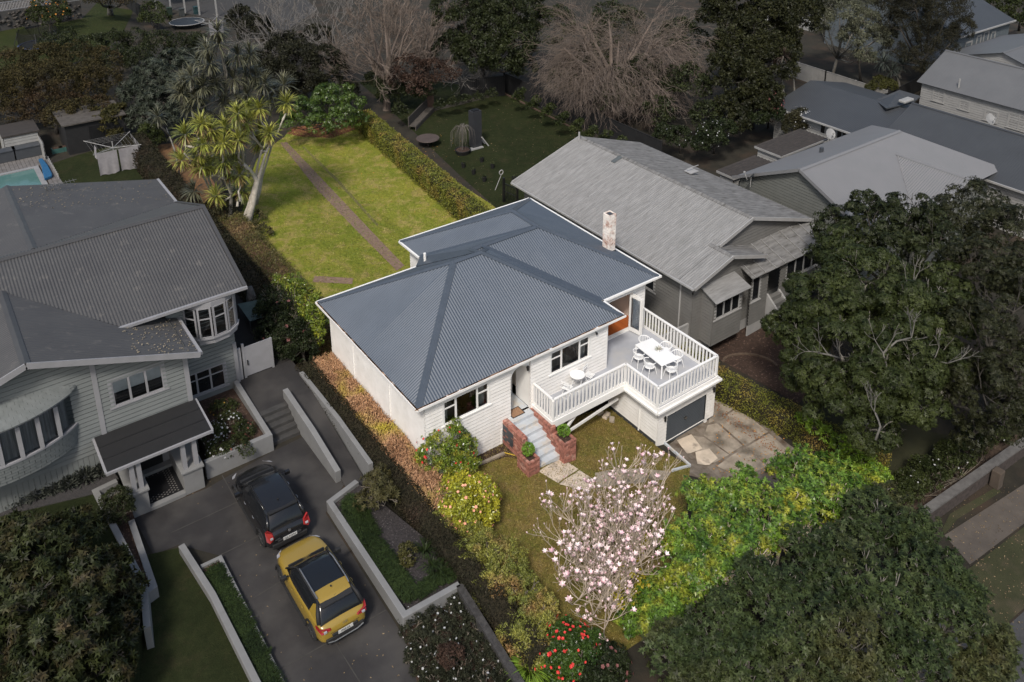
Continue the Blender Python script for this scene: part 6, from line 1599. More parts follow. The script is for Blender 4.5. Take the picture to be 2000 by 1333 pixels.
# ================================================================ the pool garden, top left
LWN = gp([(100, 320), (190, 292), (262, 285), (300, 300), (345, 400), (330, 430), (90, 430)])
sheet('pool_lawn', [(p.x, p.y) for p in LWN], LAWND, .012)
DECK = pm('silvered_deck', (.15, .14, .135), (.10, .093, .088), scale=3, rough=.9, island=True, island_amt=.3)
t = thing('pool_deck', 'weathered grey timber deck round the swimming pool at the left edge', 'deck', G(60, 320))
a, b, c, d = G(-60, 345), G(92, 306), G(130, 352), G(-60, 420)
ux = Vector((1, 0, 0)); pool_c = [G(-60, 364), G(62, 332), G(81, 352), G(40, 420), G(-60, 440)]
x0, x1, y0, y1 = G(-60, 345).x, G(92, 306).x, G(40, 400).y-4, max(G(92, 303).y, G(0, 318).y)
z = .56
px1 = G(66, 331).x; py1 = G(66, 331).y
nb = 26; me0 = None
for i in range(60):
    x = x1-.15*(i+.5)
    if x < px1-4: break
yy = y1; i = 0
xs = x1
wbd = .26
k = 0
while xs-wbd > px1-9:
    ylow = py1+.35 if xs-wbd < px1+.35 else y0
    q = MB(); q.box((xs-wbd+.02, ylow, .48), (xs, y1, z+.02*random.random())); q.build('plank', DECK, t); xs -= wbd; k += 1
pw = thing('swimming_pool', 'swimming pool with pale turquoise water and white coping at the left edge', 'pool', (px1-3, py1-3, .5))
q = MB()
q.box((px1-12, py1, .4), (px1+.35, py1+.35, .6)); q.box((px1, y0-6, .4), (px1+.35, py1, .6)); q.build('coping', pm('pale_coping', (.23, .23, .235), (.19, .19, .195), scale=2, rough=.8), pw)
q = MB(); q.add([(px1-12, y0-6, .54), (px1, y0-6, .54), (px1, py1, .54), (px1-12, py1, .54)], [(0, 1, 2, 3)]); q.build('water', pm('pool_water', (.085, .165, .155), (.07, .15, .14), scale=.7, rough=.06, spec=.6, third=(.14, .20, .185), tscale=.35, tpos=(.5, .58)), pw)
cb = [G(76, 318), G(84, 316), G(103, 350), G(88, 356)]
t = thing('pool_cover', 'long bright blue folded pool cover lying beside the pool', 'pool cover', (cb[0].x, cb[0].y, .6))
q = MB(); q.prism([(p.x, p.y) for p in (cb[0], cb[1], G(95, 330), G(103, 346), cb[2], cb[3], G(84, 342), G(82, 330))], .58, .80); q.build('cover_sheet', pm('blue_cover', (.02, .10, .21), (.015, .08, .17), scale=5, rough=.6, bump=.6, bscale=6), t, bevel=.05)
# cabin, storage boxes, raised beds, dark garage
ca = G(20, 318); cb_ = G(96, 292)
t = thing('pool_cabin', 'small white weatherboard pool shed with a dark flat roof', 'shed', ca)
y_ = (ca.y+cb_.y)/2+.3; X0, X1 = G(18, 318).x, G(82, 300).x
zt = ony(70, 258, y_).z
wall(t, (X0, y_), (X1, y_), .5, zt, WWALL, pitch=.24, lap=.03); wall(t, (X1, y_), (X1, y_+2.6), .5, zt, WWALL, pitch=.24); wall(t, (X0, y_+2.6), (X0, y_), .5, zt, WWALL, pitch=.24)
wall(t, (X1+.02, y_-2.0), (X1+.02, y_+.1), .5, zt-.3, WWALL, pitch=.3); 
q = MB(); q.box((X1-.05, y_-2, .5), (X1+.0, y_, zt-.3)); q.build('wing_wall', WWALL, t)
q = MB(); q.box((X0-.1, y_-.1, zt), (X1+.15, y_+2.8, zt+.12)); q.build('roof', SR, t)
for k, (bx, by_, w_, lab) in enumerate(((33, 322, 2.0, 'large dark grey lidded storage box against the white pool shed'), (-12, 330, 1.6, 'dark grey storage box cut by the left edge of the picture'))):
    p = G(bx, by_); t = thing('storage_box', lab, 'storage box', p, 0, 'deck storage boxes by the pool'); p.y = y_-.85
    q = MB(); q.box((p.x, p.y, .57), (p.x+w_, p.y+.75, 1.35)); q.build('box_body', DGREY, t, bevel=.02); q = MB(); q.box((p.x-.05, p.y-.05, 1.355), (p.x+w_+.05, p.y+.8, 1.45)); q.build('lid', DGREY, t, bevel=.02)
TEAL = pm('teal_crate', (.045, .12, .11), (.035, .095, .085), scale=4, rough=.6)
for k, (bx, by_) in enumerate(((103, 302), (116, 299))):
    p = G(bx, by_); t = thing('raised_planter', ['teal raised planter box, the left one of the pair by the dark garage', 'teal raised planter box, the right one touching the dark garage'][k], 'planter', p, 0, 'teal planter boxes')
    q = MB(); q.box((p.x, p.y, .5), (p.x+.8, p.y+.5, .85)); q.build('box_body', TEAL, t); q = MB(); q.box((p.x+.05, p.y+.05, .851), (p.x+.75, p.y+.45, .87)); q.build('planter_soil', SOIL, t)
ga1, ga2 = G(136, 304), G(190, 293)
t = thing('garden_shed', 'black-stained garden shed under the big brown hedge', 'shed', ga1)
zt = ony(130, 246, ga1.y).z
q = MB(); q.box((ga1.x, ga1.y, .5), (ga2.x+2.2, ga1.y+3.5, zt)); q.build('shed_body', DKF, t); q = MB(); q.box((ga1.x-.2, ga1.y-.2, zt), (ga2.x+2.4, ga1.y+3.7, zt+.1)); q.build('roof', TIMB, t)
q = MB(); q.box((ga1.x+1.6, ga1.y-.04, .55), (ga1.x+2.6, ga1.y-.005, zt-.4)); q.build('shed_door', BLACKM, t)
# rotary clothesline with washing
def clothesline(name, label, base, arm, h, yaw, cloths):
    t = thing(name, label, 'clothesline', base); q = MB(); q.tube([base, base+Vector((0, 0, h+.25))], .035, 8); q.build('post', RHT, t)
    cs, sn = math.cos(yaw), math.sin(yaw); top = base+Vector((0, 0, h))
    ends = [top+Vector((arm*math.cos(yaw+i*math.pi/2), arm*math.sin(yaw+i*math.pi/2), .15)) for i in range(4)]
    for e in ends: q = MB(); q.tube([top-Vector((0, 0, .25)), e], .022, 6); q.build('arm', RHT, t)
    for f in (.35, .5, .65, .8, .95):
        q = MB(); pts = [top.lerp(e, f) for e in ends]; q.tube(pts+[pts[0]], .006, 3); q.build('line', RHT, t)
    for (i, u0, u1, f, drop, m, lab) in cloths:
        a = top.lerp(ends[i], f); b = top.lerp(ends[(i+1) % 4], f); A = a.lerp(b, u0); B = a.lerp(b, u1)
        q = MB(); vs = []; n = 8
        out_ = ((a+b)/2-top); out_.z = 0; out_.normalize()
        for k in range(n+1):
            p = A.lerp(B, k/n)
            for j in range(4):
                vs.append(p-Vector((0, 0, drop*j/3*(1-.04*math.sin(k))))+out_*(.05*math.sin(k*1.7+j)*j/3+.08*j/3))
        q.add(vs, [(4*k+j, 4*k+4+j, 4*k+5+j, 4*k+1+j) for k in range(n) for j in range(3)])
        o = q.build('hanging_cloth', m, None, smooth=True); tag(o, lab, 'laundry', 'washing on the clotheslines')
    return t
SHEETM = pm('white_washing', (.27, .26, .27), (.22, .21, .22), scale=3, rough=.95)
GREYC = pm('grey_washing', (.15, .145, .145), (.1, .097, .097), scale=3, rough=.95)
pbse = G(226, 322)
hcl = ony(226, 275, pbse.y).z-pbse.z
clothesline('rotary_clothesline', 'rotary clothesline hung with white washing on the pool lawn', pbse, 2.3, hcl*.86, math.radians(-45), [
    (3, .05, .48, .95, 1.7, SHEETM, 'long white sheet, left one of the pair on the near side of the clothesline'), (3, .52, .95, .95, 1.7, SHEETM, 'long white sheet, right one of the pair on the near side of the clothesline'),
    (0, .05, .35, .95, .9, GREYC, 'grey garment on the right-hand side of the clothesline, nearest the sheets'), (0, .4, .62, .95, 1.0, SHEETM, 'pale shirt in the middle of the right-hand line'), (0, .68, .95, .95, .8, GREYC, 'grey garment at the far right of the clothesline'),
    (2, .3, .6, .7, .9, SHEETM, 'pale patterned cloth on the far side of the clothesline')])
# low glass pool fence stakes
t = thing('pool_fence', 'row of short white stakes of the pool fence along the deck edge', 'fence', G(100, 330))
for i in range(9):
    p = G(96+i*2.4, 318+i*4.2); q = MB(); q.tube([p+Vector((0, 0, .05)), p+Vector((0, 0, .5))], .03, 5); q.build('stake', RHT, t)

# ================================================================ top left: terrace, stone wall, trampolines
STN = pm('basalt_stone', (.10, .09, .08), (.045, .04, .036), scale=5, rough=.95, bump=.6, bscale=20, island=True, island_amt=.5)
sw0, sw1 = G(0, 62), G(160, 36)
t = thing('stone_retaining_wall', 'rough stone retaining wall under the white balustrade, top left', 'wall', sw0)
d = sw1-sw0; L_ = d.length; d.normalize(); hgt = ony(0, 24, sw0.y).z-sw0.z
s0 = sw0-d*6
q = MB(); q.beam(s0+Vector((0, 0, hgt/2))+Vector((0, .35, 0)), sw1+Vector((0, .35, hgt/2)), .6, hgt); q.build('wall_core', pm('stone_mortar', (.10, .095, .09), rough=1), t)
q = MB()
for i in range(150):
    u = random.uniform(0, L_+6); z = random.uniform(.1, hgt-.15); r = random.uniform(.15, .34); p = s0+d*u+Vector((0, .02, z))
    vs = []; k = 7
    for j in range(k): a = 2*math.pi*j/k; rr = r*random.uniform(.75, 1.1); vs.append(p+d*rr*math.cos(a)+Vector((0, -.06, rr*.7*math.sin(a))))
    ctr = p+Vector((0, -.17, 0)); back_ = [v+Vector((0, .12, 0)) for v in vs]
    n0 = len(q.v); q.add(vs+[ctr]+back_, [(j, (j+1) % k, k) for j in range(k)]+[(k+1+j, k+1+(j+1) % k, (j+1) % k, j) for j in range(k)])
tag(q.build('stones', STN, t), kind='stuff')
t = thing('terrace_balustrade', 'white picket balustrade on top of the stone wall, top left corner', 'balustrade', s0)
WT = pm('white_picket', (.36, .35, .36), (.3, .29, .3), scale=2, rough=.7)
L2 = (G(76, 40)-s0).length; zt = sw0.z+hgt
q = MB(); q.beam(s0+Vector((0, .2, hgt+.08)), s0+d*L2+Vector((0, .2, hgt+.08)), .06, .06); q.beam(s0+Vector((0, .2, hgt+1.0)), s0+d*L2+Vector((0, .2, hgt+1.0)), .08, .06); q.build('rail', WT, t)
n = int(L2/.17)
me0 = None
for i in range(n):
    p = s0+d*(L2*i/n)+Vector((0, .2, hgt+.1))
    if me0 is None: q = MB(); q.box((-.03, -.02, 0), (.03, .02, .9)); ob = q.build('picket', WT, t, local=True); me0 = ob.data
    else: ob = bpy.data.objects.new('picket', me0); COL.objects.link(ob); ob.parent = t
    ob.location = p-Vector(t.location)
tl = gp([(-100, 90), (0, 62), (160, 38), (190, 5), (260, 20), (240, 65), (200, 110), (0, 150), (-100, 160)])
sheet('upper_garden_lawn', [(p.x, p.y) for p in tl], lawnmat('upper_lawn_grass', (.040, .050, .016), (.026, .036, .011), (.055, .05, .025)), .014)
# enclosed trampoline
p = G(78, 98); t = thing('netted_trampoline', 'trampoline with a black safety net and blue pad behind the brown hedge', 'trampoline', p)
R_ = 2.0; q = MB(); q.lathe((p.x, p.y, p.z), [(R_-.25, .62), (R_, .60), (R_+.02, .66), (R_-.25, .68)], 28, cap=False); q.build('pad', pm('blue_pad', (.04, .06, .14), rough=.6), t)
q = MB(); q.lathe((p.x, p.y, p.z), [(.02, .62), (R_-.26, .62), (R_-.26, .63), (.02, .63)], 28); q.build('mat', BLACKM, t)
NET = bpy.data.materials.new('black_net'); NET.use_nodes = True; nn = NET.node_tree; tr_ = nn.nodes.new('ShaderNodeBsdfTransparent'); mx = nn.nodes.new('ShaderNodeMixShader'); mx.inputs[0].default_value = .55; nn.nodes['Principled BSDF'].inputs['Base Color'].default_value = (.01, .01, .01, 1)
nn.links.new(tr_.outputs[0], mx.inputs[1]); nn.links.new(nn.nodes['Principled BSDF'].outputs[0], mx.inputs[2]); nn.links.new(mx.outputs[0], nn.nodes['Material Output'].inputs[0])
q = MB(); k = 24; vs = []
for j in range(k+1): a = 2*math.pi*j/k; vs += [(p.x+(R_-.1)*math.cos(a), p.y+(R_-.1)*math.sin(a), p.z+.66), (p.x+(R_-.1)*math.cos(a), p.y+(R_-.1)*math.sin(a), p.z+2.2)]
q.add(vs, [(2*j, 2*j+2, 2*j+3, 2*j+1) for j in range(k)]); q.build('safety_net', NET, t)
for j in range(6):
    a = 2*math.pi*j/6+.3; ca2, sa2 = math.cos(a), math.sin(a); q = MB(); q.tube([(p.x+(R_+.05)*ca2, p.y+(R_+.05)*sa2, p.z), (p.x+(R_+.45)*ca2, p.y+(R_+.45)*sa2, p.z+1.1), (p.x+(R_-.05)*ca2, p.y+(R_-.05)*sa2, p.z+2.25)], .035, 6); q.build('net_pole', BLACKM, t)
p = G(366, 52); t = thing('trampoline', 'round black trampoline with a pale rim beside the upper clothesline', 'trampoline', p)
R_ = 2.1; q = MB(); q.lathe((p.x, p.y, p.z), [(R_-.1, .62), (R_, .60), (R_, .66), (R_-.1, .66)], 28, cap=False); q.build('frame', RHT, t); q = MB(); q.lathe((p.x, p.y, p.z), [(.02, .6), (R_-.1, .6), (R_-.1, .64), (.02, .64)], 28); q.build('mat', BLACKM, t)
for j in range(4): a = 2*math.pi*j/4+.5; q = MB(); q.tube([(p.x+(R_-.1)*math.cos(a), p.y+(R_-.1)*math.sin(a), p.z), (p.x+(R_-.1)*math.cos(a), p.y+(R_-.1)*math.sin(a), p.z+.6)], .03, 5); q.build('leg', BLACKM, t)
fence('board_fence', 'dark slatted fence running down from the top edge past the orange tree', [tuple(G(312, 62).xy), tuple(G(240, 8).xy)], 1.7, DKF, bw=.2)
p = G(412, 70); clothesline('rotary_clothesline', 'second clothesline with white sheets near the top edge, behind the cabbage trees', p, 1.9, 1.7, math.radians(-45), [(3, .3, .95, .95, 1.5, SHEETM, 'large white sheet on the upper clothesline, facing the camera'), (0, .1, .6, .95, 1.5, SHEETM, 'white sheet on the right side of the upper clothesline')])
# carport and bins at the top edge
p0, p1 = G(335, 15), G(425, 28)
t = thing('open_carport', 'open carport on white posts with weatherboard wall at the top edge', 'carport', p0)
for x, y in ((305, 12), (334, 16), (362, 20), (390, 24), (424, 28)): pp = G(x, y+6); q = MB(); q.box((pp.x-.09, pp.y-.09, pp.z), (pp.x+.09, pp.y+.09, pp.z+2.6)); q.build('post', WWALL, t)
wpa, wpb = G(285, 0), G(415, 18)
wall(t, (wpa.x, wpa.y+1.5), (wpb.x, wpa.y+1.5), .4, 2.8, WWALL, pitch=.22)
q = MB(); q.slab([(wpa.x-.5, p0.y-.8, 3.1), (wpb.x+.5, p0.y-.8, 3.1), (wpb.x+.5, p0.y+5, 3.3), (wpa.x-.5, p0.y+5, 3.3)], .1); q.build('carport_roof', DR, t)
for k, (x, y, m, lab) in enumerate(((332, 30, pm('green_bin', (.02, .035, .025), rough=.6), 'dark green wheelie bin under the carport'), (356, 32, pm('grey_bin', (.05, .055, .055), rough=.6), 'grey wheelie bin in the middle of the row under the carport'), (384, 28, pm('teal_bin', (.015, .045, .05), rough=.6), 'dark teal wheelie bin at the right of the row'))):
    p = G(x, y); b_ = thing('wheelie_bin', lab, 'bin', p, 0, 'wheelie bins under the carport'); q = MB(); q.prism([(p.x-.28, p.y-.3), (p.x+.28, p.y-.3), (p.x+.3, p.y+.3), (p.x-.3, p.y+.3)], p.z, p.z+.95); q.build('bin_body', m, b_, bevel=.02); q = MB(); q.box((p.x-.32, p.y-.36, p.z+.96), (p.x+.32, p.y+.34, p.z+1.03)); q.build('bin_lid', m, b_)
pv = gp([(270, -20), (300, 10), (440, 45), (560, 60), (620, 20), (560, -40), (300, -60)])
sheet('parking_area', [(p.x, p.y) for p in pv], pm('grey_yard', (.045, .043, .042), rough=.95), .014)
# ================================================================ planting
def clipf(p0, p1, z=1.5, side=1):  # cuts a crown into lit and dimmed-colour copies
    """vertical plane through two photo points; keeps leaves on one side"""
    a = at(*p0, z); b = at(*p1, z); n = np.array([-(b.y-a.y), b.x-a.x, 0]); n /= np.linalg.norm(n); a = np.array(a)
    return lambda C: side*((C-a)@n) > RNG.normal(0, .06, len(C))
def clipmesh(o, f, k=4):
    me = o.data; n = len(me.vertices); V = np.empty(n*3, np.float32); me.vertices.foreach_get('co', V); k = me.polygons[0].loop_total; V = V.reshape(-1, k, 3)
    W_ = V + np.array(wloc(o.parent) if o.parent else (0, 0, 0)); keep = f(W_.mean(1)); V = V[keep]
    par = o.parent; nm = o.name.split('.')[0]; m = me.materials[0]; lk = dict(o.items()); bpy.data.objects.remove(o)
    o2 = quads_mesh(nm, V.reshape(-1, 3), len(V), m, par, local=True, k=k)
    for k_, v_ in lk.items(): o2[k_] = v_
    return o2
def bl(*l): return [bpx(*q) for q in l]
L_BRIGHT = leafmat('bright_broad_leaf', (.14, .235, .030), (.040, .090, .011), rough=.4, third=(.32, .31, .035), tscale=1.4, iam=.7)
L_DARKB = leafmat('dimmed_broad_leaf', (.055, .075, .026), (.020, .031, .011), rough=.5, third=(.065, .062, .025), iam=.6)  # dimmed copy of the broad leaf, shade put into the colour
L_DEEP = leafmat('dimmed_green_leaf', (.036, .044, .016), (.016, .021, .008), rough=.5, iam=.5)  # leaves beyond the boundary carry the dimming in their base colour
L_DEEP2 = leafmat('dimmed_mid_green_leaf', (.050, .062, .018), (.019, .027, .008), rough=.5, iam=.5)
L_GLOSS = leafmat('glossy_magnolia_leaf', (.040, .048, .016), (.012, .017, .006), rough=.22, spec=.8, third=(.055, .04, .02), tscale=1.5, iam=.6)
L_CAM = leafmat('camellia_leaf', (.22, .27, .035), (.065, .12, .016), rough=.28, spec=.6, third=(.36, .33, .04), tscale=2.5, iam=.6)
L_CAMY = leafmat('golden_camellia_leaf', (.48, .44, .04), (.19, .23, .025), rough=.28, spec=.6, iam=.5)
L_CAMD = leafmat('dimmed_camellia_leaf', (.030, .040, .015), (.012, .018, .007), rough=.25, spec=.7, iam=.6)
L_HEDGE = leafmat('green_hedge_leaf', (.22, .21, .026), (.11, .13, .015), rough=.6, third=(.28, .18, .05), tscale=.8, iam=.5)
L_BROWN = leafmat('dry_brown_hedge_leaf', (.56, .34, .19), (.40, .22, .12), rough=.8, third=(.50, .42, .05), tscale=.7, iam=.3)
L_DHEDGE = leafmat('dimmed_hedge_leaf', (.034, .032, .016), (.018, .017, .009), rough=.8, third=(.045, .03, .02), tscale=.7, iam=.5)
L_OLIVE = leafmat('olive_shrub_leaf', (.27, .26, .05), (.13, .155, .03), rough=.6, third=(.30, .17, .07), tscale=1.2, iam=.6)
L_TOBA = leafmat('tobacco_hedge_leaf', (.060, .048, .016), (.026, .024, .009), rough=.7, third=(.048, .027, .016), tscale=.25, iam=.5)
L_GREYG = leafmat('grey_green_leaf', (.060, .070, .050), (.018, .023, .014), rough=.4, iam=.7)
L_GUM = leafmat('gum_leaf', (.11, .115, .07), (.06, .065, .04), rough=.6, iam=.5)
L_PINE = leafmat('brown_green_needle', (.030, .028, .015), (.014, .014, .008), rough=.8, iam=.5)
L_RBROWN = leafmat('russet_leaf', (.075, .045, .032), (.04, .024, .018), rough=.8, iam=.5)
L_BACK = leafmat('back_shrub_leaf', (.085, .13, .02), (.028, .058, .009), rough=.35, iam=.6)
L_GRASS = leafmat('strap_leaf', (.036, .055, .016), (.016, .026, .008), rough=.5, iam=.5)
L_STRAPB = leafmat('bright_strap_leaf', (.20, .30, .03), (.09, .16, .015), rough=.45, iam=.5)
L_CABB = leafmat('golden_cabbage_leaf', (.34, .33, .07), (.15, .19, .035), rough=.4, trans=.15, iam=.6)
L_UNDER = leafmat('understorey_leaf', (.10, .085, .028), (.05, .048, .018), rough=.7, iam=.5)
L_CABD = leafmat('dimmed_cabbage_leaf', (.13, .128, .078), (.055, .058, .034), rough=.45, trans=.15, iam=.6)
BK_PALE = pm('pale_bark', (.50, .46, .40), (.33, .30, .25), scale=6, rough=.95, bump=.5)
BK_GREY = pm('dull_grey_bark', (.15, .14, .125), (.085, .08, .07), scale=5, rough=.95, bump=.5)
BK_DIM = pm('dim_bark', (.075, .066, .058), (.04, .036, .03), scale=5, rough=.95, bump=.5)
BK_PD = pm('dimmed_pale_bark', (.22, .205, .18), (.13, .12, .105), scale=5, rough=.95, bump=.4)  # pale bark darkened in colour for the dimmed trees
RED_ = pm('red_petal', (.62, .045, .035), (.5, .03, .03), rough=.6); PINKP = pm('salmon_petal', (.75, .36, .24), (.65, .25, .17), rough=.6, island=True, island_amt=.3)
WHF = pm('white_petal', (.38, .38, .38), (.33, .33, .33), rough=.7); WHB = pm('bright_white_petal', (.8, .72, .7), (.7, .6, .6), rough=.7); PNKD = pm('dimmed_petal', (.17, .065, .06), (.12, .045, .04), rough=.7)  # petals beyond the boundary are dimmed in their colour
ORG = pm('orange_fruit', (.42, .17, .02), (.3, .12, .015), rough=.6); YELF = pm('yellow_petal', (.4, .28, .03), (.3, .2, .02), rough=.7)
HCORE = pm('hedge_twigs', (.035, .028, .014), (.018, .015, .008), scale=8, rough=1); HCOREB = pm('brown_twigs', (.13, .075, .04), (.07, .04, .022), scale=8, rough=1)

# ---- hedges
hedge('clipped_hedge', 'long clipped green hedge along the right side of the sunny back lawn', [(17.4, 40.5), (15.05, 18.0)], 1.35, 1.55, L_HEDGE, HCORE, leaf=.11, dens=330)
hedge('clipped_hedge', 'low olive hedge beside the broken concrete drive, right of the garage', [(15.0, 14.0), (15.25, -2.0), (16.6, -10.2)], 1.3, .95, L_HEDGE, HCORE, leaf=.08, dens=420, z0=-1.3)
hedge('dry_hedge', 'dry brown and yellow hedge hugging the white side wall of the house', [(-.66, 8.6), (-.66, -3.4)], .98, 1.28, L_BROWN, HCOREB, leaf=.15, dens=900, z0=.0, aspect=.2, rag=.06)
hedge('dimmed_hedge', 'dimmed outer half of the clipped side hedge, above the ramp wall', [(-1.56, 8.6), (-1.56, -9.5)], .8, 1.36, L_DHEDGE, HCORE, leaf=.08, dens=620, z0=.0)  # same hedge as the brown half, with dimming painted into its leaves
hedge('dimmed_hedge', 'dimmed brown hedge between the pool lawn and the cabbage trees', [(-.9, 42.5), (-1.2, 10.2)], 1.5, 1.5, L_DHEDGE, HCORE, leaf=.12, dens=260, z0=.3)  # neighbour-side dimming put into the leaf colour
hedge('dry_hedge', 'sunlit brown-green hedge strip behind the tall camellia, beside the back lawn', [(.70, 25.5), (.62, 10.5)], 1.65, 1.2, leafmat('mixed_hedge_leaf', (.15, .13, .035), (.07, .07, .018), third=(.30, .19, .09), tscale=.7), HCOREB, leaf=.13, dens=420, z0=.05, aspect=.3, rag=.09)
# ---- camellias beside the house
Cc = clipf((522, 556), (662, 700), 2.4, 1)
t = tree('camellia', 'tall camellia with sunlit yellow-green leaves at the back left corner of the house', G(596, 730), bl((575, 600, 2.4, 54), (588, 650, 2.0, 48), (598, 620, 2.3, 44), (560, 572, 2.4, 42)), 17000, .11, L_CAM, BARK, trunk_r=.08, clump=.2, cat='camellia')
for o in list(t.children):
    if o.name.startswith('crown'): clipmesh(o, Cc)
Cd = clipf((522, 556), (662, 700), 2.4, -1)  # second copy of the one camellia, its leaves painted dimmer
t = tree('camellia', 'dimmed half of the tall camellia, by the white gate', G(560, 728), bl((548, 610, 2.3, 54), (548, 660, 1.9, 52), (572, 662, 1.8, 48), (540, 590, 2.4, 40), (592, 682, 1.5, 36)), 20000, .11, L_CAMD, BARK, trunk_r=.08, clump=.2, cat='camellia')
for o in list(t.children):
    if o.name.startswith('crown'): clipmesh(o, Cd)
flowers('blossom', bl((560, 640, 2.0, 60)), 16, .16, PNKD, t)
t = tree('camellia', 'round camellia with red flowers against the front corner of the house', G(868, 905), bl((870, 880, 1.35, 60), (858, 905, 1.0, 50), (893, 900, 1.0, 46)), 19000, .10, L_CAM, BARK, trunk_r=.07, clump=.2, cat='camellia')
flowers('blossom', bl((868, 882, 1.35, 60)), 30, .11, RED_, t)
t = tree('camellia', 'round golden-leaved camellia with salmon pink flowers at the lawn edge', G(915, 1010), bl((917, 985, 1.2, 60), (902, 1000, .9, 50), (932, 1000, .9, 46), (890, 965, .9, 40)), 18000, .10, L_CAMY, BARK, trunk_r=.07, clump=.2, cat='camellia')
flowers('blossom', bl((914, 985, 1.2, 61)), 55, .11, PINKP, t)
# ---- mixed shrub border, front left of the lawn
path_ = [(860, 975, 30), (880, 1030, 34), (920, 1055, 36), (950, 1085, 44), (985, 1100, 46), (980, 1145, 50), (1015, 1160, 46), (1020, 1205, 48), (1045, 1230, 44), (1040, 1275, 40), (1010, 1250, 40), (960, 1160, 40), (910, 1090, 34), (1060, 1190, 34), (860, 1020, 26)]
labs = ['shaggy olive shrub', 'reddish olive shrub', 'yellow-green shrub']
for k, (ch, lab) in enumerate(((path_[:4]+path_[12:13]+path_[14:], 'loose olive and yellow shrub below the golden camellia'), (path_[4:8]+path_[11:12], 'shaggy olive-green shrub spilling over the front lawn edge'), (path_[8:11]+path_[13:14], 'olive shrub at the near end of the border beside the strappy plants'))):
    B_ = bl(*[(x, y, .85, r) for x, y, r in ch])
    tree('garden_shrub', lab, G(ch[0][0], ch[0][1]+25), B_, 17000, .095, L_OLIVE, BARK, trunk_r=.04, clump=.24, cat='shrub', group='shrubs along the left edge of the front lawn', aspect=.4, jit=.9)
# straplike plants and red flowered shrub
def straps(name, label, centers, n, L, m, cat='plant', group=None, w=.04):
    t = thing(name, label, cat, centers[0], 0, group); out = []
    for c in centers:
        k = n//len(centers); a = RNG.uniform(0, 2*math.pi, k); tilt = RNG.uniform(.25, 1.1, k)
        D = np.stack([np.cos(a)*tilt, np.sin(a)*tilt, np.ones(k)], 1); P = np.array(c)+np.stack([np.cos(a), np.sin(a), 0*a], 1)*RNG.uniform(0, .12, (k, 1))
        ll = L*RNG.uniform(.6, 1.1, k); D = nrm(D); Nn = nrm(np.stack([-np.cos(a)*.4, -np.sin(a)*.4, np.ones(k)], 1))
        out.append(leaf_verts(P, D, Nn, ll*.6, w, .1)); tip = P+D*(ll*.57)[:, None]; D2 = nrm(D+np.stack([np.cos(a)*.6, np.sin(a)*.6, -.9+0*a], 1)); out.append(leaf_verts(tip, D2, Nn, ll*.5, w*.8, .1))
    V = np.concatenate(out); quads_mesh('leaves', V, len(V)//4, m, t); return t
straps('daylily', 'bright green strappy clump beside the red-flowered shrub at the bottom', [G(x, y, .1) for x, y in ((1045, 1240), (1060, 1265), (1030, 1275), (1050, 1300), (1070, 1240), (1035, 1320), (1065, 1330))], 1300, .85, L_STRAPB, w=.045)
cl1 = clipf((1060, 1365), (1240, 1235), .9, 1); 
t = tree('camellia', 'low camellia covered in red flowers at the bottom edge', G(1110, 1300), bl((1105, 1260, .9, 45), (1130, 1290, .8, 50), (1090, 1300, .8, 45), (1150, 1260, .8, 36)), 15000, .11, leafmat('red_camellia_leaf', (.07, .12, .02), (.025, .05, .01), rough=.35), BARK, trunk_r=.05, clump=.24, cat='camellia')
flowers('blossom', bl((1110, 1275, .9, 62), (1090, 1300, .8, 48)), 90, .11, RED_, t)
t = tree('camellia', 'dimmed right half of the red-flowered camellia at the bottom edge', G(1190, 1330), bl((1185, 1300, .6, 45), (1160, 1330, .6, 45)), 7000, .11, L_CAMD, BARK, trunk_r=.05, clump=.24, cat='camellia')  # dark side of the red shrub, dimming painted into leaves and petals
flowers('blossom', bl((1180, 1310, .6, 52)), 40, .15, PNKD, t)
# ---- magnolia in flower
mb = MB(); tips = []; rnd = random.Random(5)
mbase = G(1205, 1175); T_ = thing('flowering_magnolia', 'bare-branched magnolia covered in pink and white blossoms on the front lawn', 'tree', mbase)
targets = [(1100, 1060, 2.6), (1140, 1000, 3.0), (1090, 1120, 2.0), (1180, 960, 3.0), (1210, 930, 3.2), (1250, 925, 3.2), (1290, 950, 3.0), (1270, 1010, 3.0), (1120, 1180, 1.5), (1160, 1200, 1.4), (1260, 1090, 2.4), (1200, 1040, 3.0), (1150, 1120, 2.0), (1230, 980, 3.1), (1100, 1000, 2.6), (1280, 1060, 2.6), (1180, 1230, 1.0), (1120, 1100, 2.4)]
for k, (x, y, z) in enumerate(targets):
    e = at(x, y, z); st = mbase+Vector((rnd.uniform(-.35, .35), rnd.uniform(-.35, .35), .1)); m1 = st.lerp(e, .35)+Vector((0, 0, .5)); m2 = st.lerp(e, .7)+Vector((rnd.uniform(-.1, .1), rnd.uniform(-.1, .1), .25))
    mb.tube([st, m1, m2, e], [.055, .04, .026, .012], 6)
    for q_ in (m1, m2, m2.lerp(e, .5), e, m1.lerp(m2, .5)):
        for _ in range(4):
            limb_tree(mb, q_, (rnd.uniform(-1, 1), rnd.uniform(-1, 1), rnd.uniform(.1, 1.3)), rnd.uniform(.4, .7), .016, 2, rnd, 4, .55, .3, .72, (2, 3), 3, tips, .007)
mb.build('branches', pm('magnolia_bark', (.46, .38, .30), (.32, .26, .21), scale=5, rough=.9), T_)
out = []; out2 = []
rr = np.random.default_rng(3)
sel = [tips[i] for i in rr.choice(len(tips), min(950, len(tips)), replace=False)]
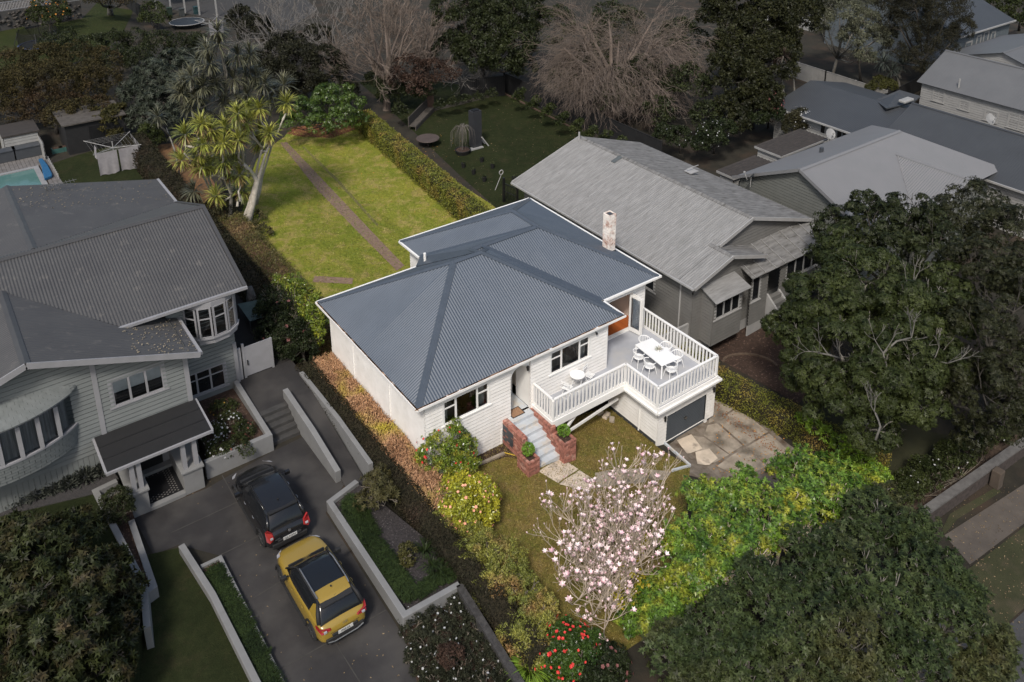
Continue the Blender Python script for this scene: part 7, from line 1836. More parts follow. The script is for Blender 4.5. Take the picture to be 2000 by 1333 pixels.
for (p, d) in sel:
    P = np.array(p); up_ = nrm(np.array(d)+[0, 0, 1.0]); a = nrm(np.cross(up_, rr.normal(size=3))); b = np.cross(up_, a); big = rr.random() < .3; opn = rr.uniform(.3, .9) if big else rr.uniform(.08, .25); sz = rr.uniform(.13, .19) if big else rr.uniform(.07, .12)
    for j in range(6):
        t_ = 2*math.pi*j/6; D = a*math.cos(t_)*opn+b*math.sin(t_)*opn+up_; N_ = up_-(a*math.cos(t_)+b*math.sin(t_))*1.2
        (out if rr.random() < .75 else out2).append(leaf_verts(P[None], D[None], N_[None], sz, sz*.55, .5))
V = np.concatenate(out); tag(quads_mesh('blossom', V, len(V)//4, pm('pale_petal', (.86, .77, .75), (.82, .64, .65), scale=6, rough=.7, island=True, island_amt=.15), T_), kind='stuff')
V = np.concatenate(out2); tag(quads_mesh('blossom', V, len(V)//4, pm('pink_petal', (.76, .50, .56), (.66, .38, .45), scale=6, rough=.7, island=True, island_amt=.3), T_), kind='stuff')
tree('yellow_shrub', 'thin shrub with yellow leaves growing up through the magnolia branches', G(1225, 1190), bl((1222, 1010, 1.9, 26), (1235, 1060, 1.6, 28), (1228, 1110, 1.3, 26), (1215, 1170, .8, 26), (1250, 1150, .8, 24)), 1500, .14, leafmat('yellow_leaf', (.48, .36, .025), (.30, .28, .03), rough=.5), BARK, trunk_r=.035, clump=.35, cat='shrub', limbs=3)
tree('garden_shrub', 'low glossy green shrub filling in below the magnolia on the lawn side', G(1260, 1215), bl((1250, 1180, .5, 35), (1290, 1190, .5, 35), (1230, 1215, .4, 28), (1275, 1150, .6, 30)), 6000, .14, L_BRIGHT, BARK, trunk_r=.04, clump=.3, cat='shrub')
# ---- big broad-leaved tree bottom right, cut into a lit and a dimmed-colour copy
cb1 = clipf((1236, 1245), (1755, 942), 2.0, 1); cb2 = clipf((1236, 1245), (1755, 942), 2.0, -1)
bb = bl((1265, 1225, .8, 30), (1295, 1210, 1.0, 34), (1370, 1120, 1.8, 44), (1540, 1000, 2, 50), (1640, 950, 1.6, 40), (1560, 935, 1.5, 62), (1450, 975, 1.6, 62), (1370, 985, 1.5, 52), (1395, 1060, 1.8, 70), (1500, 1040, 2.0, 78), (1610, 985, 1.9, 70), (1335, 1075, 1.5, 56), (1320, 1150, 1.2, 48), (1400, 1140, 1.8, 56), (1690, 965, 1.8, 46), (1580, 1060, 2.0, 60), (1660, 1000, 1.9, 50), (1620, 930, 1.3, 44), (1460, 1100, 2, 60), (1300, 1190, .9, 36))
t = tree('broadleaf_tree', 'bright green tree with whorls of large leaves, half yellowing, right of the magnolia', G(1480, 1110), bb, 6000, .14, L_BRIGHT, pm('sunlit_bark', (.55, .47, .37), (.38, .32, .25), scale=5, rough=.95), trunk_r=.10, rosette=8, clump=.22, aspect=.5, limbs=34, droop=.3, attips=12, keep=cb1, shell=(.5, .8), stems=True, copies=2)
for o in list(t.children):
    if o.name.startswith('crown'): clipmesh(o, cb1)
db = bl((1400, 1235, 1.8, 80), (1500, 1180, 2.2, 90), (1610, 1110, 2.2, 90), (1700, 1040, 2.2, 80), (1560, 1290, 2.2, 100), (1700, 1190, 2.4, 110), (1810, 1140, 2.2, 90), (1840, 1240, 2.0, 95), (1450, 1320, 1.6, 90), (1310, 1290, 1.2, 70), (1780, 1320, 1.8, 95), (1780, 1050, 2.0, 62), (1720, 985, 1.9, 48), (1650, 1270, 2.3, 100), (1880, 1170, 1.9, 50), (1640, 1360, 2, 90), (1360, 1360, 1, 70), (1890, 1330, 1.0, 55), (1950, 1310, .8, 36), (1960, 1255, 1.2, 24))
t = tree('broadleaf_tree', 'dimmed half of the large tree with whorled leaves and grey branches filling the bottom right', G(1640, 1290), db, 12000, .15, L_DARKB, BK_PD, trunk_r=.14, rosette=8, clump=.2, aspect=.5, limbs=30, droop=.3, attips=12, keep=cb2, shell=(.5, .8), stems=True, copies=2)
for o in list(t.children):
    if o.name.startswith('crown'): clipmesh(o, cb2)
# ---- big trees right
def pale_branches(t, specs, m, r=.07, depth=2, L=.6):
    rnd = random.Random(9)
    for (p0, p1, z0, z1) in specs:
        mb = MB(); a = at(*p0, z0); b = at(*p1, z1); mid = a.lerp(b, .5)+Vector((rnd.uniform(-.2, .2), rnd.uniform(-.2, .2), .15)); mb.tube([a, mid, b], [r, r*.8, r*.6], 6)
        for q_ in (mid, b, b):
            limb_tree(mb, q_, (b-a)*.5+Vector((rnd.uniform(-1, 1), rnd.uniform(-1, 1), rnd.uniform(0, 1))), L, r*.55, depth, rnd, 5, .7, .1, .75, (2, 3), 3, None, .012)
        mb.build('bare_branch', m, t, smooth=True)
t1 = bl((1600, 600, 4.4, 72), (1690, 560, 5.2, 85), (1780, 620, 4.8, 85), (1640, 690, 4.0, 80), (1750, 740, 4.0, 85), (1565, 680, 3.4, 55), (1640, 800, 2.8, 66), (1700, 840, 2.4, 60), (1830, 700, 4.2, 60), (1650, 500, 5.0, 62), (1560, 740, 2.6, 38), (1530, 640, 3.2, 42), (1830, 560, 4.6, 60), (1870, 650, 4.0, 45), (1800, 800, 3.2, 55), (1700, 640, 4.6, 90), (1760, 690, 4.4, 80), (1610, 750, 3.4, 60), (1700, 760, 3.6, 80), (1850, 620, 4.4, 60), (1580, 640, 3.6, 60), (1560, 560, 3.8, 30))
t = tree('spreading_tree', 'wide spreading evergreen with pale twisted branches showing, right of the villa', G(1690, 860), t1, 190000, .135, L_DEEP2, BK_PD, trunk_r=.2, clump=.3, aspect=.42, limbs=9, rosette=5, shell=(.7, 1.0))
pale_branches(t, [((1735, 760), (1725, 690), 3.6, 5.4), ((1725, 690), (1780, 660), 5.4, 5.8), ((1640, 700), (1600, 690), 4.6, 5.2), ((1760, 590), (1785, 555), 5.8, 6.2), ((1710, 860), (1712, 810), 3.6, 4.2), ((1800, 720), (1850, 710), 4.8, 4.9)], BK_GREY, r=.05)
t2 = bl((1700, 450, 5.0, 72), (1640, 455, 4.6, 55), (1770, 440, 5.2, 75), (1820, 490, 5, 65), (1740, 500, 4.6, 65), (1690, 400, 4.6, 34), (1620, 500, 4, 45))
tree('evergreen_tree', 'dense dark evergreen between the pale roof and the spreading tree', G(1740, 620), t2, 50000, .13, L_DEEP, BK_DIM, trunk_r=.2, clump=.24, rosette=5)
t3 = bl((1900, 430, 5.2, 78), (1970, 470, 5.2, 80), (1900, 540, 5, 85), (1980, 610, 5, 85), (1910, 660, 4.6, 80), (1990, 740, 4, 80), (1920, 770, 3.6, 75), (1860, 790, 3, 45), (1960, 830, 2.6, 45), (1850, 450, 5, 45), (2040, 550, 5, 90), (1900, 850, 1.8, 40), (1870, 720, 3.4, 50))
tree('evergreen_tree', 'tall dark evergreen mass at the right edge of the picture', G(1960, 860), t3, 100000, .125, leafmat('dull_olive_leaf', (.035, .038, .016), (.016, .018, .008), rough=.5), BK_DIM, trunk_r=.22, clump=.24, rosette=5, aspect=.4)
# leafy bright vine over the hedge end
tree('climbing_vine', 'bright lime-green vine sprawling along the far end of the olive hedge', G(1640, 880), bl((1575, 822, -.1, 15), (1592, 836, -.1, 16), (1615, 850, -.1, 18), (1640, 868, -.1, 20), (1665, 888, -.1, 22), (1690, 905, -.1, 22), (1675, 915, -.1, 20), (1715, 925, .0, 20), (1730, 940, .1, 16), (1565, 815, -.1, 10)), 5200, .12, leafmat('lime_leaf', (.24, .36, .035), (.12, .20, .018), rough=.4), BARK, trunk_r=.03, clump=.4, cat='vine', limbs=2)
# rough shrubs above the street wall
sp = [(1785, 952, 30), (1815, 930, 30), (1845, 908, 30), (1875, 886, 30), (1905, 864, 30), (1940, 842, 30), (1975, 815, 32), (1850, 885, 26), (1755, 972, 30), (1800, 915, 26), (1770, 940, 26)]
t = tree('rose_hedge', 'scrubby low hedge dotted with white flowers above the street wall', G(1880, 950), bl(*[(x, y, -.4, r) for x, y, r in sp]), 22000, .10, L_DEEP2, BARK, trunk_r=.04, clump=.28, cat='hedge', limbs=3)
flowers('blossom', bl(*[(x, y, -.4, r) for x, y, r in sp[:6]]), 46, .09, WHF, t)
# ---- dim glossy magnolia bottom left
mg = bl((90, 1090, 3.2, 78), (60, 1190, 3.4, 95), (165, 1160, 3.0, 78), (215, 1110, 2.4, 42), (130, 1270, 3.0, 100), (35, 1290, 2.8, 95), (150, 1040, 2.6, 48), (225, 1230, 2.2, 48), (35, 1060, 2.8, 55), (255, 1150, 2.0, 28), (190, 1320, 2.2, 70), (-20, 1150, 3.0, 80), (90, 1350, 2.5, 90), (245, 1180, 1.9, 30))
tree('glossy_magnolia', 'large dark glossy-leaved magnolia filling the bottom left corner', G(110, 1290), mg, 46000, .21, L_GLOSS, BK_DIM, trunk_r=.18, rosette=5, clump=.22, aspect=.38)
# ---- small things in the left neighbour's beds
tree('topiary_shrub', 'dark clipped topiary in the white planter by the porch', at(228, 1010, 1.0), bl((226, 985, 1.75, 33), (232, 1000, 1.55, 30)), 6500, .07, L_DEEP, BARK, trunk_r=.05, clump=.16, shell=(.9, .98), cat='topiary')
LAV = leafmat('lavender_leaf', (.10, .11, .09), (.05, .056, .044), rough=.8)
lav0 = None
for k, (x, y) in enumerate(((15, 975), (40, 968), (72, 958), (103, 948), (134, 938), (165, 927), (197, 915))):
    p = at(x, y+6, GL+.03); L_ = 0
    if lav0 is None:
        t = thing('lavender_bush', 'x', 'lavender', (0, 0, 0), 0, 'row of lavender below the bow window'); P_ = np.zeros((900, 3)); u = nrm(RNG.normal(size=(900, 3))*[1, 1, .6]+[0, 0, .8]); P_ = u*RNG.uniform(.1, .36, (900, 1)); quads_mesh('foliage', leaf_verts(P_, u, nrm(RNG.normal(size=(900, 3))), .22, .05, .05), 900, LAV, t, local=True); lav0 = t
    else: t = copy_tree(lav0)
    t['label'] = ['leftmost grey lavender clump under the bow window', 'second lavender clump from the left in the gravel bed', 'third lavender clump from the left in the gravel bed', 'middle lavender clump of the row of seven', 'lavender clump third from the porch end', 'lavender clump second from the porch end', 'lavender clump nearest the porch roof corner'][k]
    t.location = p; t.rotation_euler[2] = k*1.3; t.scale = (1+.1*(k % 3),)*3
fb = bl((420, 850, 1.2, 26), (450, 830, 1.2, 26), (475, 845, 1.2, 24), (430, 880, 1.2, 26), (465, 870, 1.2, 24), (430, 800, 1.2, 20), (480, 880, 1.15, 16), (450, 795, 1.2, 16))
t = tree('flower_clump', 'mixed flower bed with white, orange and pink blooms inside the L-shaped wall', G(445, 850), fb, 9000, .10, L_DEEP2, BARK, trunk_r=.03, clump=.3, cat='flower bed', limbs=2, aspect=.35)
flowers('white_blossom', [fb[1], fb[3], fb[0]], 120, .09, WHF, t); flowers('orange_blossom', [fb[2], fb[4], fb[5]], 45, .09, pm('rusty_petal', (.16, .06, .04), rough=.8), t); flowers('yellow_blossom', [fb[7], fb[5]], 14, .09, pm('dull_yellow_petal', (.3, .19, .03), rough=.8), t)
def along(pts, n, z, w=.0):
    P = [at(x, y, z) for x, y in pts]; tot = sum((b-a).length for a, b in zip(P, P[1:])); out = []
    for i in range(n):
        d = tot*(i+.5)/n
        for a, b in zip(P, P[1:]):
            l = (b-a).length
            if d <= l: q = a.lerp(b, d/l); break
            d -= l
        out.append(q+Vector((random.uniform(-w, w), random.uniform(-w, w), 0)))
    return out
straps('mondo_grass', 'dark green grassy border lining the inside of the box-shaped planter wall', along([(685, 972), (738, 1065), (806, 1165)], 40, .87, .1)+along([(674, 985), (725, 1080), (798, 1172)], 36, .87, .06)+along([(806, 1165), (885, 1120)], 20, .87, .1), 9000, .3, L_GRASS, cat='ornamental grass', w=.035)
straps('mondo_grass', 'dark green grass strip between the two narrow white walls left of the cars', along([(412, 1118), (462, 1212), (530, 1345)], 44, .68, .07)+along([(424, 1112), (474, 1206), (540, 1340)], 44, .68, .06), 8000, .26, L_GRASS, cat='ornamental grass', w=.035)
straps('flax', 'loose strappy clump in the mulch near the planter wall corner', [at(x, y, .87) for x, y in ((845, 1110), (860, 1125), (830, 1080))], 240, .6, L_GRASS, w=.035)
t = tree('garden_shrub', 'open olive-coloured shrub in the box planter near the ramp wall', at(738, 990, .86), bl((735, 955, 1.6, 34), (720, 975, 1.4, 26), (755, 975, 1.4, 28), (740, 935, 1.6, 24), (725, 945, 1.6, 20)), 3600, .16, leafmat('tan_olive_leaf', (.085, .075, .03), (.05, .05, .02), rough=.5), BARK, trunk_r=.03, clump=.3, cat='shrub', rosette=6, aspect=.25)
tree('garden_shrub', 'small yellowish upright shrub in the middle of the planter mulch', at(795, 1100, .86), bl((795, 1078, 1.2, 18), (795, 1095, 1.05, 15)), 1300, .09, leafmat('yellow_olive_leaf', (.075, .07, .02), (.045, .045, .015), rough=.5), BARK, trunk_r=.02, clump=.3, cat='shrub', limbs=3)
wf = bl(*[(x, y, .62, r) for x, y, r in ((810, 1230, 28), (850, 1215, 28), (890, 1205, 26), (925, 1225, 26), (830, 1260, 30), (870, 1250, 30), (910, 1260, 30), (950, 1265, 26), (830, 1300, 30), (870, 1300, 30), (910, 1305, 30), (955, 1300, 28), (990, 1320, 26), (850, 1335, 30), (900, 1340, 30), (950, 1340, 30), (890, 1180, 22), (800, 1210, 22), (810, 1280, 22), (1000, 1350, 24))])
t = tree('daisy_bush', 'low dark bush sprinkled with white daisies below the box planter', G(870, 1290), wf, 30000, .09, leafmat('daisy_leaf', (.040, .043, .024), (.02, .023, .013), rough=.7), BARK, trunk_r=.04, clump=.26, cat='shrub', aspect=.35)
flowers('white_blossom', wf, 150, .075, WHF, t)
tree('garden_shrub', 'small rusty brown shrub in the middle of the daisy bush', at(880, 1310, .6), bl((880, 1282, 1.35, 26)), 1800, .08, L_RBROWN, BARK, trunk_r=.03, clump=.3, cat='shrub', limbs=3)
# ---- cabbage trees
def cabbage(name, label, base, heads, m, tm, hy, L, n=80, trunks=None, skirt=None, r0=.2):
    T_ = thing(name, label, 'cabbage tree', base); mb = MB(); out = []; rnd = random.Random(len(heads))
    H = []
    for (x, y) in heads:
        q = ony(x, y, hy+rnd.uniform(-1.3, 1.3)); H.append(q)
    forks = [base+Vector((rnd.uniform(-.3, .3), rnd.uniform(-.3, .3), 0)).lerp(Vector((0, 0, 0)), 0)+Vector((0, 0, 1.6+.4*i)) for i in range(2)]
    if trunks:
        for (pa, pb, pc, ra) in trunks:
            a = G(*pa); b = ony(*pb, a.y+.2); c = ony(*pc, hy); mb.tube([a, a.lerp(b, .5)+Vector((.05, 0, 0)), b, b.lerp(c, .5)+Vector((0, .1, .1)), c], [ra*1.25, ra, ra*.85, ra*.6, ra*.45], 8); forks += [b, b.lerp(c, .6), c]
    for q in H:
        f = min([f for f in forks if f.z < q.z-.3] or forks, key=lambda f: (Vector((f.x-q.x, f.y-q.y, (f.z-q.z)*.5))).length)
        m1 = f.lerp(q, .4)+Vector((rnd.uniform(-.3, .3), rnd.uniform(-.3, .3), -.1)); m2 = q+Vector((rnd.uniform(-.12, .12), rnd.uniform(-.12, .12), -.7))
        mb.tube([f, m1, m2, q], [r0*.4, r0*.33, r0*.3, r0*.28], 6)
        D = nrm(RNG.normal(size=(n, 3))+[0, 0, .25]); Nn = nrm(np.cross(D, np.cross(D+1e-3, [0, 0, 1.]))*-1); ll = L*RNG.uniform(.75, 1.1, n)
        Nn[Nn[:, 2] < 0] *= -1
        out.append(leaf_verts(np.tile(np.array(q), (n, 1)), D, Nn, ll, L*.085, .22))
        if skirt is not None:
            D = nrm(RNG.normal(size=(n//3, 3))*[1, 1, .3]+[0, 0, -1.1]); out2_.append(leaf_verts(np.tile(np.array(q)-[0, 0, .1], (n//3, 1)), D, nrm(RNG.normal(size=(n//3, 3))), L*.8, L*.06, .1))
    mb.build('trunk', tm, T_, smooth=True)
    if len(heads) <= 4:
        for V in out: quads_mesh('leaf_head', V, len(V)//4, m, T_)
    else: V = np.concatenate(out); quads_mesh('leaf_heads', V, len(V)//4, m, T_)
    return T_
cb_ = G(480, 448); out2_ = []
bright = [(362, 263), (393, 242), (396, 282), (439, 249), (465, 273), (506, 280), (508, 256), (463, 222), (484, 215), (506, 213), (560, 203), (410, 323), (384, 304), (439, 318), (422, 383), (456, 299), (355, 314), (436, 280), (472, 371), (412, 256), (527, 261), (468, 342), (393, 326), (425, 300), (480, 240), (445, 335)]
ct_ = cabbage('cabbage_tree', 'sunlit multi-headed cabbage tree with thick white trunks at the lawn edge', cb_, bright, L_CABB, BK_PALE, cb_.y, .98, n=110, skirt=1, r0=.2,
        trunks=[((480, 448), (502, 352), (475, 320), .22), ((482, 448), (505, 348), (535, 262), .13), ((446, 440), (452, 380), (430, 330), .12), ((470, 446), (498, 360), (512, 290), .12), ((436, 425), (405, 345), (385, 290), .09), ((430, 420), (400, 350), (360, 300), .08), ((500, 400), (512, 345), (552, 235), .1)])
V = np.concatenate(out2_); quads_mesh('dead_leaves', V, len(V)//4, leafmat('dead_cabbage_leaf', (.34, .24, .11), (.22, .14, .06), rough=.8), ct_)
dark_h = [(354, 182), (386, 191), (441, 182), (482, 186), (374, 208), (417, 165), (554, 167), (513, 186), (428, 87), (404, 97), (465, 108), (488, 105), (389, 121), (375, 150), (420, 152), (457, 155), (352, 179), (467, 200), (425, 62), (500, 150), (410, 125), (445, 130), (480, 140), (395, 170), (360, 160), (436, 205), (400, 215), (515, 165), (530, 190)]
cabbage('cabbage_tree', 'dimmed upper heads of the sunlit cabbage tree, set behind it', G(455, 350), dark_h, L_CABD, BK_PD, cb_.y+1.8, 1.05, n=95, r0=.17, trunks=[((455, 380), (450, 280), (440, 190), .16), ((470, 380), (520, 250), (545, 180), .14), ((440, 380), (400, 260), (380, 180), .12), ((470, 380), (480, 260), (490, 140), .13)])  # upper heads of the same tree, dimming put into leaf and bark colour
cabbage('cabbage_tree', 'single dark cabbage head leaning over the clothesline side', G(345, 330), [(308, 228)], L_CABD, BK_PD, G(345, 330).y, 1.0, n=90, r0=.2, trunks=[((350, 345), (340, 290), (325, 250), .07)])
cabbage('cabbage_tree', 'low dark spiky cabbage head beside the back roof of the left house', G(395, 425), [(379, 374)], L_CABD, BK_DIM, G(395, 425).y, 1.0, n=90, r0=.2, trunks=[((396, 430), (390, 410), (385, 392), .07)])
cabbage('cabbage_tree', 'two-stemmed thin cabbage tree with brownish heads over the slate roof', G(1540, 250), [(1530, 110), (1512, 128), (1556, 205)], leafmat('brown_cabbage_leaf', (.07, .05, .04), (.04, .03, .024)), BK_PD, G(1540, 250).y, .95, n=60, r0=.25, trunks=[((1545, 255), (1530, 180), (1528, 130), .1), ((1550, 255), (1552, 180), (1550, 120), .1)])
cabbage('cabbage_tree', 'short cabbage tree with two blue-grey heads near the slate roof skylight', G(1755, 185), [(1742, 138), (1762, 128), (1725, 122)], leafmat('bluish_cabbage_leaf', (.055, .065, .055), (.03, .036, .03)), BK_PD, G(1755, 185).y, 1.25, n=80, r0=.35, trunks=[((1757, 185), (1755, 160), (1750, 148), .14)])
cabbage('cabbage_tree', 'dark cabbage tree head beneath the pale gum tree', G(1680, 160), [(1676, 95)], L_CABD, BK_DIM, G(1680, 160).y, 1.3, n=90, r0=.35, trunks=[((1680, 160), (1678, 130), (1676, 100), .12)])
# ---- back garden shrubs and the dark trees round it
tree('garden_shrub', 'low brown-green undergrowth at the foot of the cabbage tree trunks', G(455, 440), bl((440, 420, .6, 26), (465, 435, .5, 22), (500, 430, .4, 20), (425, 400, .6, 24), (455, 400, .6, 20), (485, 452, .4, 18), (515, 455, .3, 18)), 8000, .13, L_UNDER, BK_DIM, trunk_r=.03, clump=.3, cat='shrub', limbs=2)
tree('evergreen_shrub', 'large rich green shrub at the far end of the sunny back lawn', G(640, 262), bl((600, 222, 1.6, 38), (645, 205, 2.2, 44), (685, 215, 1.8, 34), (570, 232, 1.3, 26), (620, 245, 1.0, 30), (665, 240, 1.0, 30), (640, 185, 2.6, 26), (700, 235, .9, 22), (560, 245, .9, 22), (670, 185, 2.4, 26)), 42000, .135, L_BACK, BK_DIM, trunk_r=.1, clump=.26, cat='shrub', rosette=5, aspect=.35)
tree('evergreen_shrub', 'small dark shrub between the clothesline and the cabbage trees', G(293, 285), bl((290, 262, 1.4, 22), (305, 272, 1.0, 18)), 3000, .18, L_DEEP2, BK_DIM, trunk_r=.05, clump=.3, cat='shrub')
tree('tall_hedge_trees', 'huge olive and brown clipped tree hedge above the pool shed', G(110, 262), bl((10, 190, 3, 58), (60, 175, 3.4, 58), (110, 170, 3.4, 58), (155, 165, 3.4, 55), (195, 170, 3.0, 45), (120, 228, 2.6, 34), (160, 222, 2.6, 34), (200, 225, 2.2, 30), (30, 140, 3.6, 50), (90, 135, 3.8, 50), (150, 125, 3.8, 45), (200, 130, 3.4, 40), (-30, 200, 3, 60), (10, 225, 2.2, 36), (80, 220, 2.4, 40), (140, 215, 2.2, 36), (195, 215, 2, 32)), 60000, .17, L_TOBA, BK_DIM, cat='hedge', trunk_r=.15, clump=.2, limbs=3, shell=(.85, 1.0))
tree('dark_shrubs', 'dark shrub bank behind the tall brown hedge', G(240, 130), bl((130, 92, 2, 36), (175, 95, 2, 34), (220, 90, 2, 34), (265, 88, 2, 34), (310, 90, 2, 34), (355, 92, 2, 30), (230, 120, 2, 34), (270, 120, 2, 30), (100, 85, 2, 26), (385, 88, 2, 26)), 26000, .19, L_DEEP, BK_DIM, trunk_r=.12, cat='shrubbery', clump=.24)
tree('grey_leaved_tree', 'silvery green-leaved tree between the tall hedge and the cabbage trees', G(310, 275), bl((300, 160, 4.0, 48), (335, 135, 4.2, 40), (270, 185, 3.4, 38), (310, 205, 3, 40), (280, 225, 2.4, 34), (345, 180, 3.4, 40), (325, 235, 2, 28), (360, 120, 4, 28)), 22000, .30, L_GREYG, BK_DIM, trunk_r=.18, clump=.24, rosette=5, aspect=.3)
tree('citrus_tree', 'yellow-green small tree hanging over the clothesline', G(222, 285), bl((212, 238, 2.4, 26), (230, 225, 2.6, 24), (195, 228, 2.4, 20), (222, 258, 1.6, 16)), 5500, .20, leafmat('tawny_leaf', (.085, .07, .02), (.035, .036, .012)), BK_DIM, trunk_r=.08, clump=.3)
t = tree('orange_tree', 'orange tree dotted with ripe fruit in front of the stone wall', G(98, 70), bl((95, 15, 2.6, 32), (75, 30, 2.2, 22), (118, 28, 2.2, 22), (98, 45, 1.6, 18)), 7000, .20, L_DEEP2, BK_DIM, trunk_r=.1, clump=.28)
flowers('orange_fruit', bl((95, 15, 2.6, 33), (75, 32, 2.2, 22), (118, 30, 2.2, 22)), 60, .2, ORG, t)
tree('garden_tree', 'tree with a forked pale trunk at the top edge, right of the orange tree', G(215, 30), bl((215, -15, 3, 36), (190, -5, 2.6, 24), (245, -5, 2.6, 28)), 6000, .22, L_TOBA, BK_GREY, trunk_r=.35, clump=.3)
tree('garden_shrub', 'leafy shrub between the dark slatted fence and the trampoline', G(300, 55), bl((300, 22, 1.6, 22), (318, 38, 1.2, 18), (285, 35, 1.2, 16)), 4000, .2, L_DEEP2, BK_DIM, trunk_r=.06, clump=.3, cat='shrub')
tree('dark_tree', 'dark green tree mass left of the bare trees, behind the cabbage trees', G(600, 200), bl((500, 130, 3, 40), (540, 150, 3, 42), (590, 120, 4, 46), (635, 130, 3.6, 42), (600, 165, 2, 32), (650, 165, 2, 26), (555, 100, 4, 40), (510, 165, 2, 30), (470, 40, 4, 30), (500, 60, 4, 36), (620, 80, 4, 36), (680, 175, 1.5, 22)), 34000, .24, leafmat('smoky_leaf', (.030, .030, .016), (.014, .015, .008)), BK_DIM, trunk_r=.2, clump=.26)
tree('dark_tree', 'tall dark conifers between the bare trees', G(940, 170), bl((900, 20, 7, 60), (950, 60, 5, 55), (990, 40, 6, 55), (930, 110, 3.5, 48), (980, 115, 3, 44), (1010, 90, 4, 40), (880, 90, 4, 36), (1020, 130, 2, 30), (960, 0, 7, 60), (1020, 20, 6, 50)), 50000, .26, L_DEEP, BK_DIM, trunk_r=.25, clump=.22)
tree('dark_tree', 'dark shrubs under and behind the big weeping bare tree', G(1300, 240), bl((1150, 130, 3, 50), (1250, 150, 3, 50), (1340, 170, 3, 50), (1100, 160, 2, 36), (1200, 190, 2, 40), (1290, 220, 1.5, 36), (1380, 230, 1.6, 34), (1080, 60, 4, 50), (1200, 60, 4, 60), (1330, 80, 4, 50)), 36000, .24, L_DEEP, BK_DIM, trunk_r=.2, clump=.24)
t = tree('camellia', 'dark camellia with white flowers left of the flat brown shed', G(1395, 300), bl((1390, 265, 1.4, 30), (1415, 255, 1.4, 24), (1370, 285, .8, 20)), 8000, .17, L_CAMD, BK_DIM, trunk_r=.08, clump=.28, cat='camellia'); flowers('blossom', bl((1390, 268, 1.4, 32)), 26, .13, WHF, t)
t = tree('camellia', 'dark camellia just behind the weathered villa roof ridge', G(1330, 300), bl((1325, 270, 1.0, 26), (1300, 262, 1.0, 24)), 5000, .17, L_CAMD, BK_DIM, trunk_r=.08, clump=.28, cat='camellia'); flowers('blossom', bl((1325, 270, 1.2, 27)), 10, .13, WHF, t)
t = tree('camellia', 'camellia with dusty pink flowers below the thin cabbage stems', G(1500, 250), bl((1500, 205, 2.4, 26), (1480, 225, 1.8, 24), (1515, 225, 1.8, 20)), 7000, .18, L_CAMD, BK_DIM, trunk_r=.08, clump=.28, cat='camellia'); flowers('blossom', bl((1502, 205, 2.4, 28)), 70, .2, pm('dusty_pink_petal', (.20, .08, .075), rough=.7), t)
t = tree('camellia', 'round white-flowering camellia against the slate roof gutter', G(1560, 268), bl((1558, 235, 1.6, 26), (1580, 228, 1.6, 20), (1545, 250, 1.2, 18)), 7500, .17, leafmat('bronze_camellia_leaf', (.05, .045, .022), (.022, .024, .012), rough=.35), BK_DIM, trunk_r=.08, clump=.28, cat='camellia'); flowers('blossom', bl((1560, 236, 1.6, 28)), 60, .11, WHF, t)
tree('evergreen_magnolia', 'huge dense dark magnolia between the bare tree and the slate roof', G(1465, 250), bl((1440, 20, 8, 62), (1500, 50, 7, 62), (1450, 90, 6, 62), (1505, 120, 5, 56), (1450, 160, 4, 55), (1490, 190, 3, 42), (1430, 210, 2.4, 36), (1550, 40, 7, 50), (1400, 30, 7, 40), (1420, 130, 5, 40), (1530, 85, 5, 36), (1440, 240, 1.6, 26), (1570, 10, 7, 44)), 70000, .26, leafmat('forest_leaf', (.034, .036, .013), (.013, .015, .006), rough=.35), BK_DIM, trunk_r=.3, clump=.2)
tree('conifer', 'wispy brown-green conifers in front of the blue-grey house', G(1800, 165), bl((1790, 20, 7, 56), (1850, 30, 6, 50), (1760, 60, 5, 42), (1830, 80, 4, 46), (1800, 120, 3, 34), (1745, 100, 3, 26), (1750, 10, 7, 44), (1880, 60, 4, 26), (1820, -20, 8, 50)), 40000, .30, L_PINE, BK_DIM, trunk_r=.25, clump=.22, aspect=.16, droop=.5)
tree('gum_tree', 'pale-leaved gum tree with several white stems behind the sheet fence', G(1625, 150), bl((1640, 30, 6, 42), (1690, 50, 5, 36), (1610, 20, 6, 34), (1660, 75, 4, 28), (1715, 75, 4, 26), (1670, 0, 7, 44), (1690, 110, 2.6, 20), (1735, 65, 4, 18), (1600, 55, 4.4, 18)), 30000, .26, L_GUM, BK_PD, trunk_r=.16, clump=.3, droop=.5, aspect=.25, limbs=8)
tree('garden_shrub', 'yellow-green rounded shrub between the gum tree fence and slate roof', G(1722, 185), bl((1718, 165, .8, 18), (1738, 168, .8, 14), (1700, 172, .6, 10)), 4500, .16, leafmat('moss_leaf', (.075, .075, .02), (.035, .038, .012)), BK_DIM, trunk_r=.05, clump=.3, cat='shrub')
tree('garden_tree', 'dark green trees in the top right corner beyond the blue-grey house', G(1990, 60), bl((1990, 20, 3, 40), (1960, 0, 4, 30), (2030, 40, 3, 40)), 8000, .28, L_DEEP2, BK_DIM, trunk_r=.15)
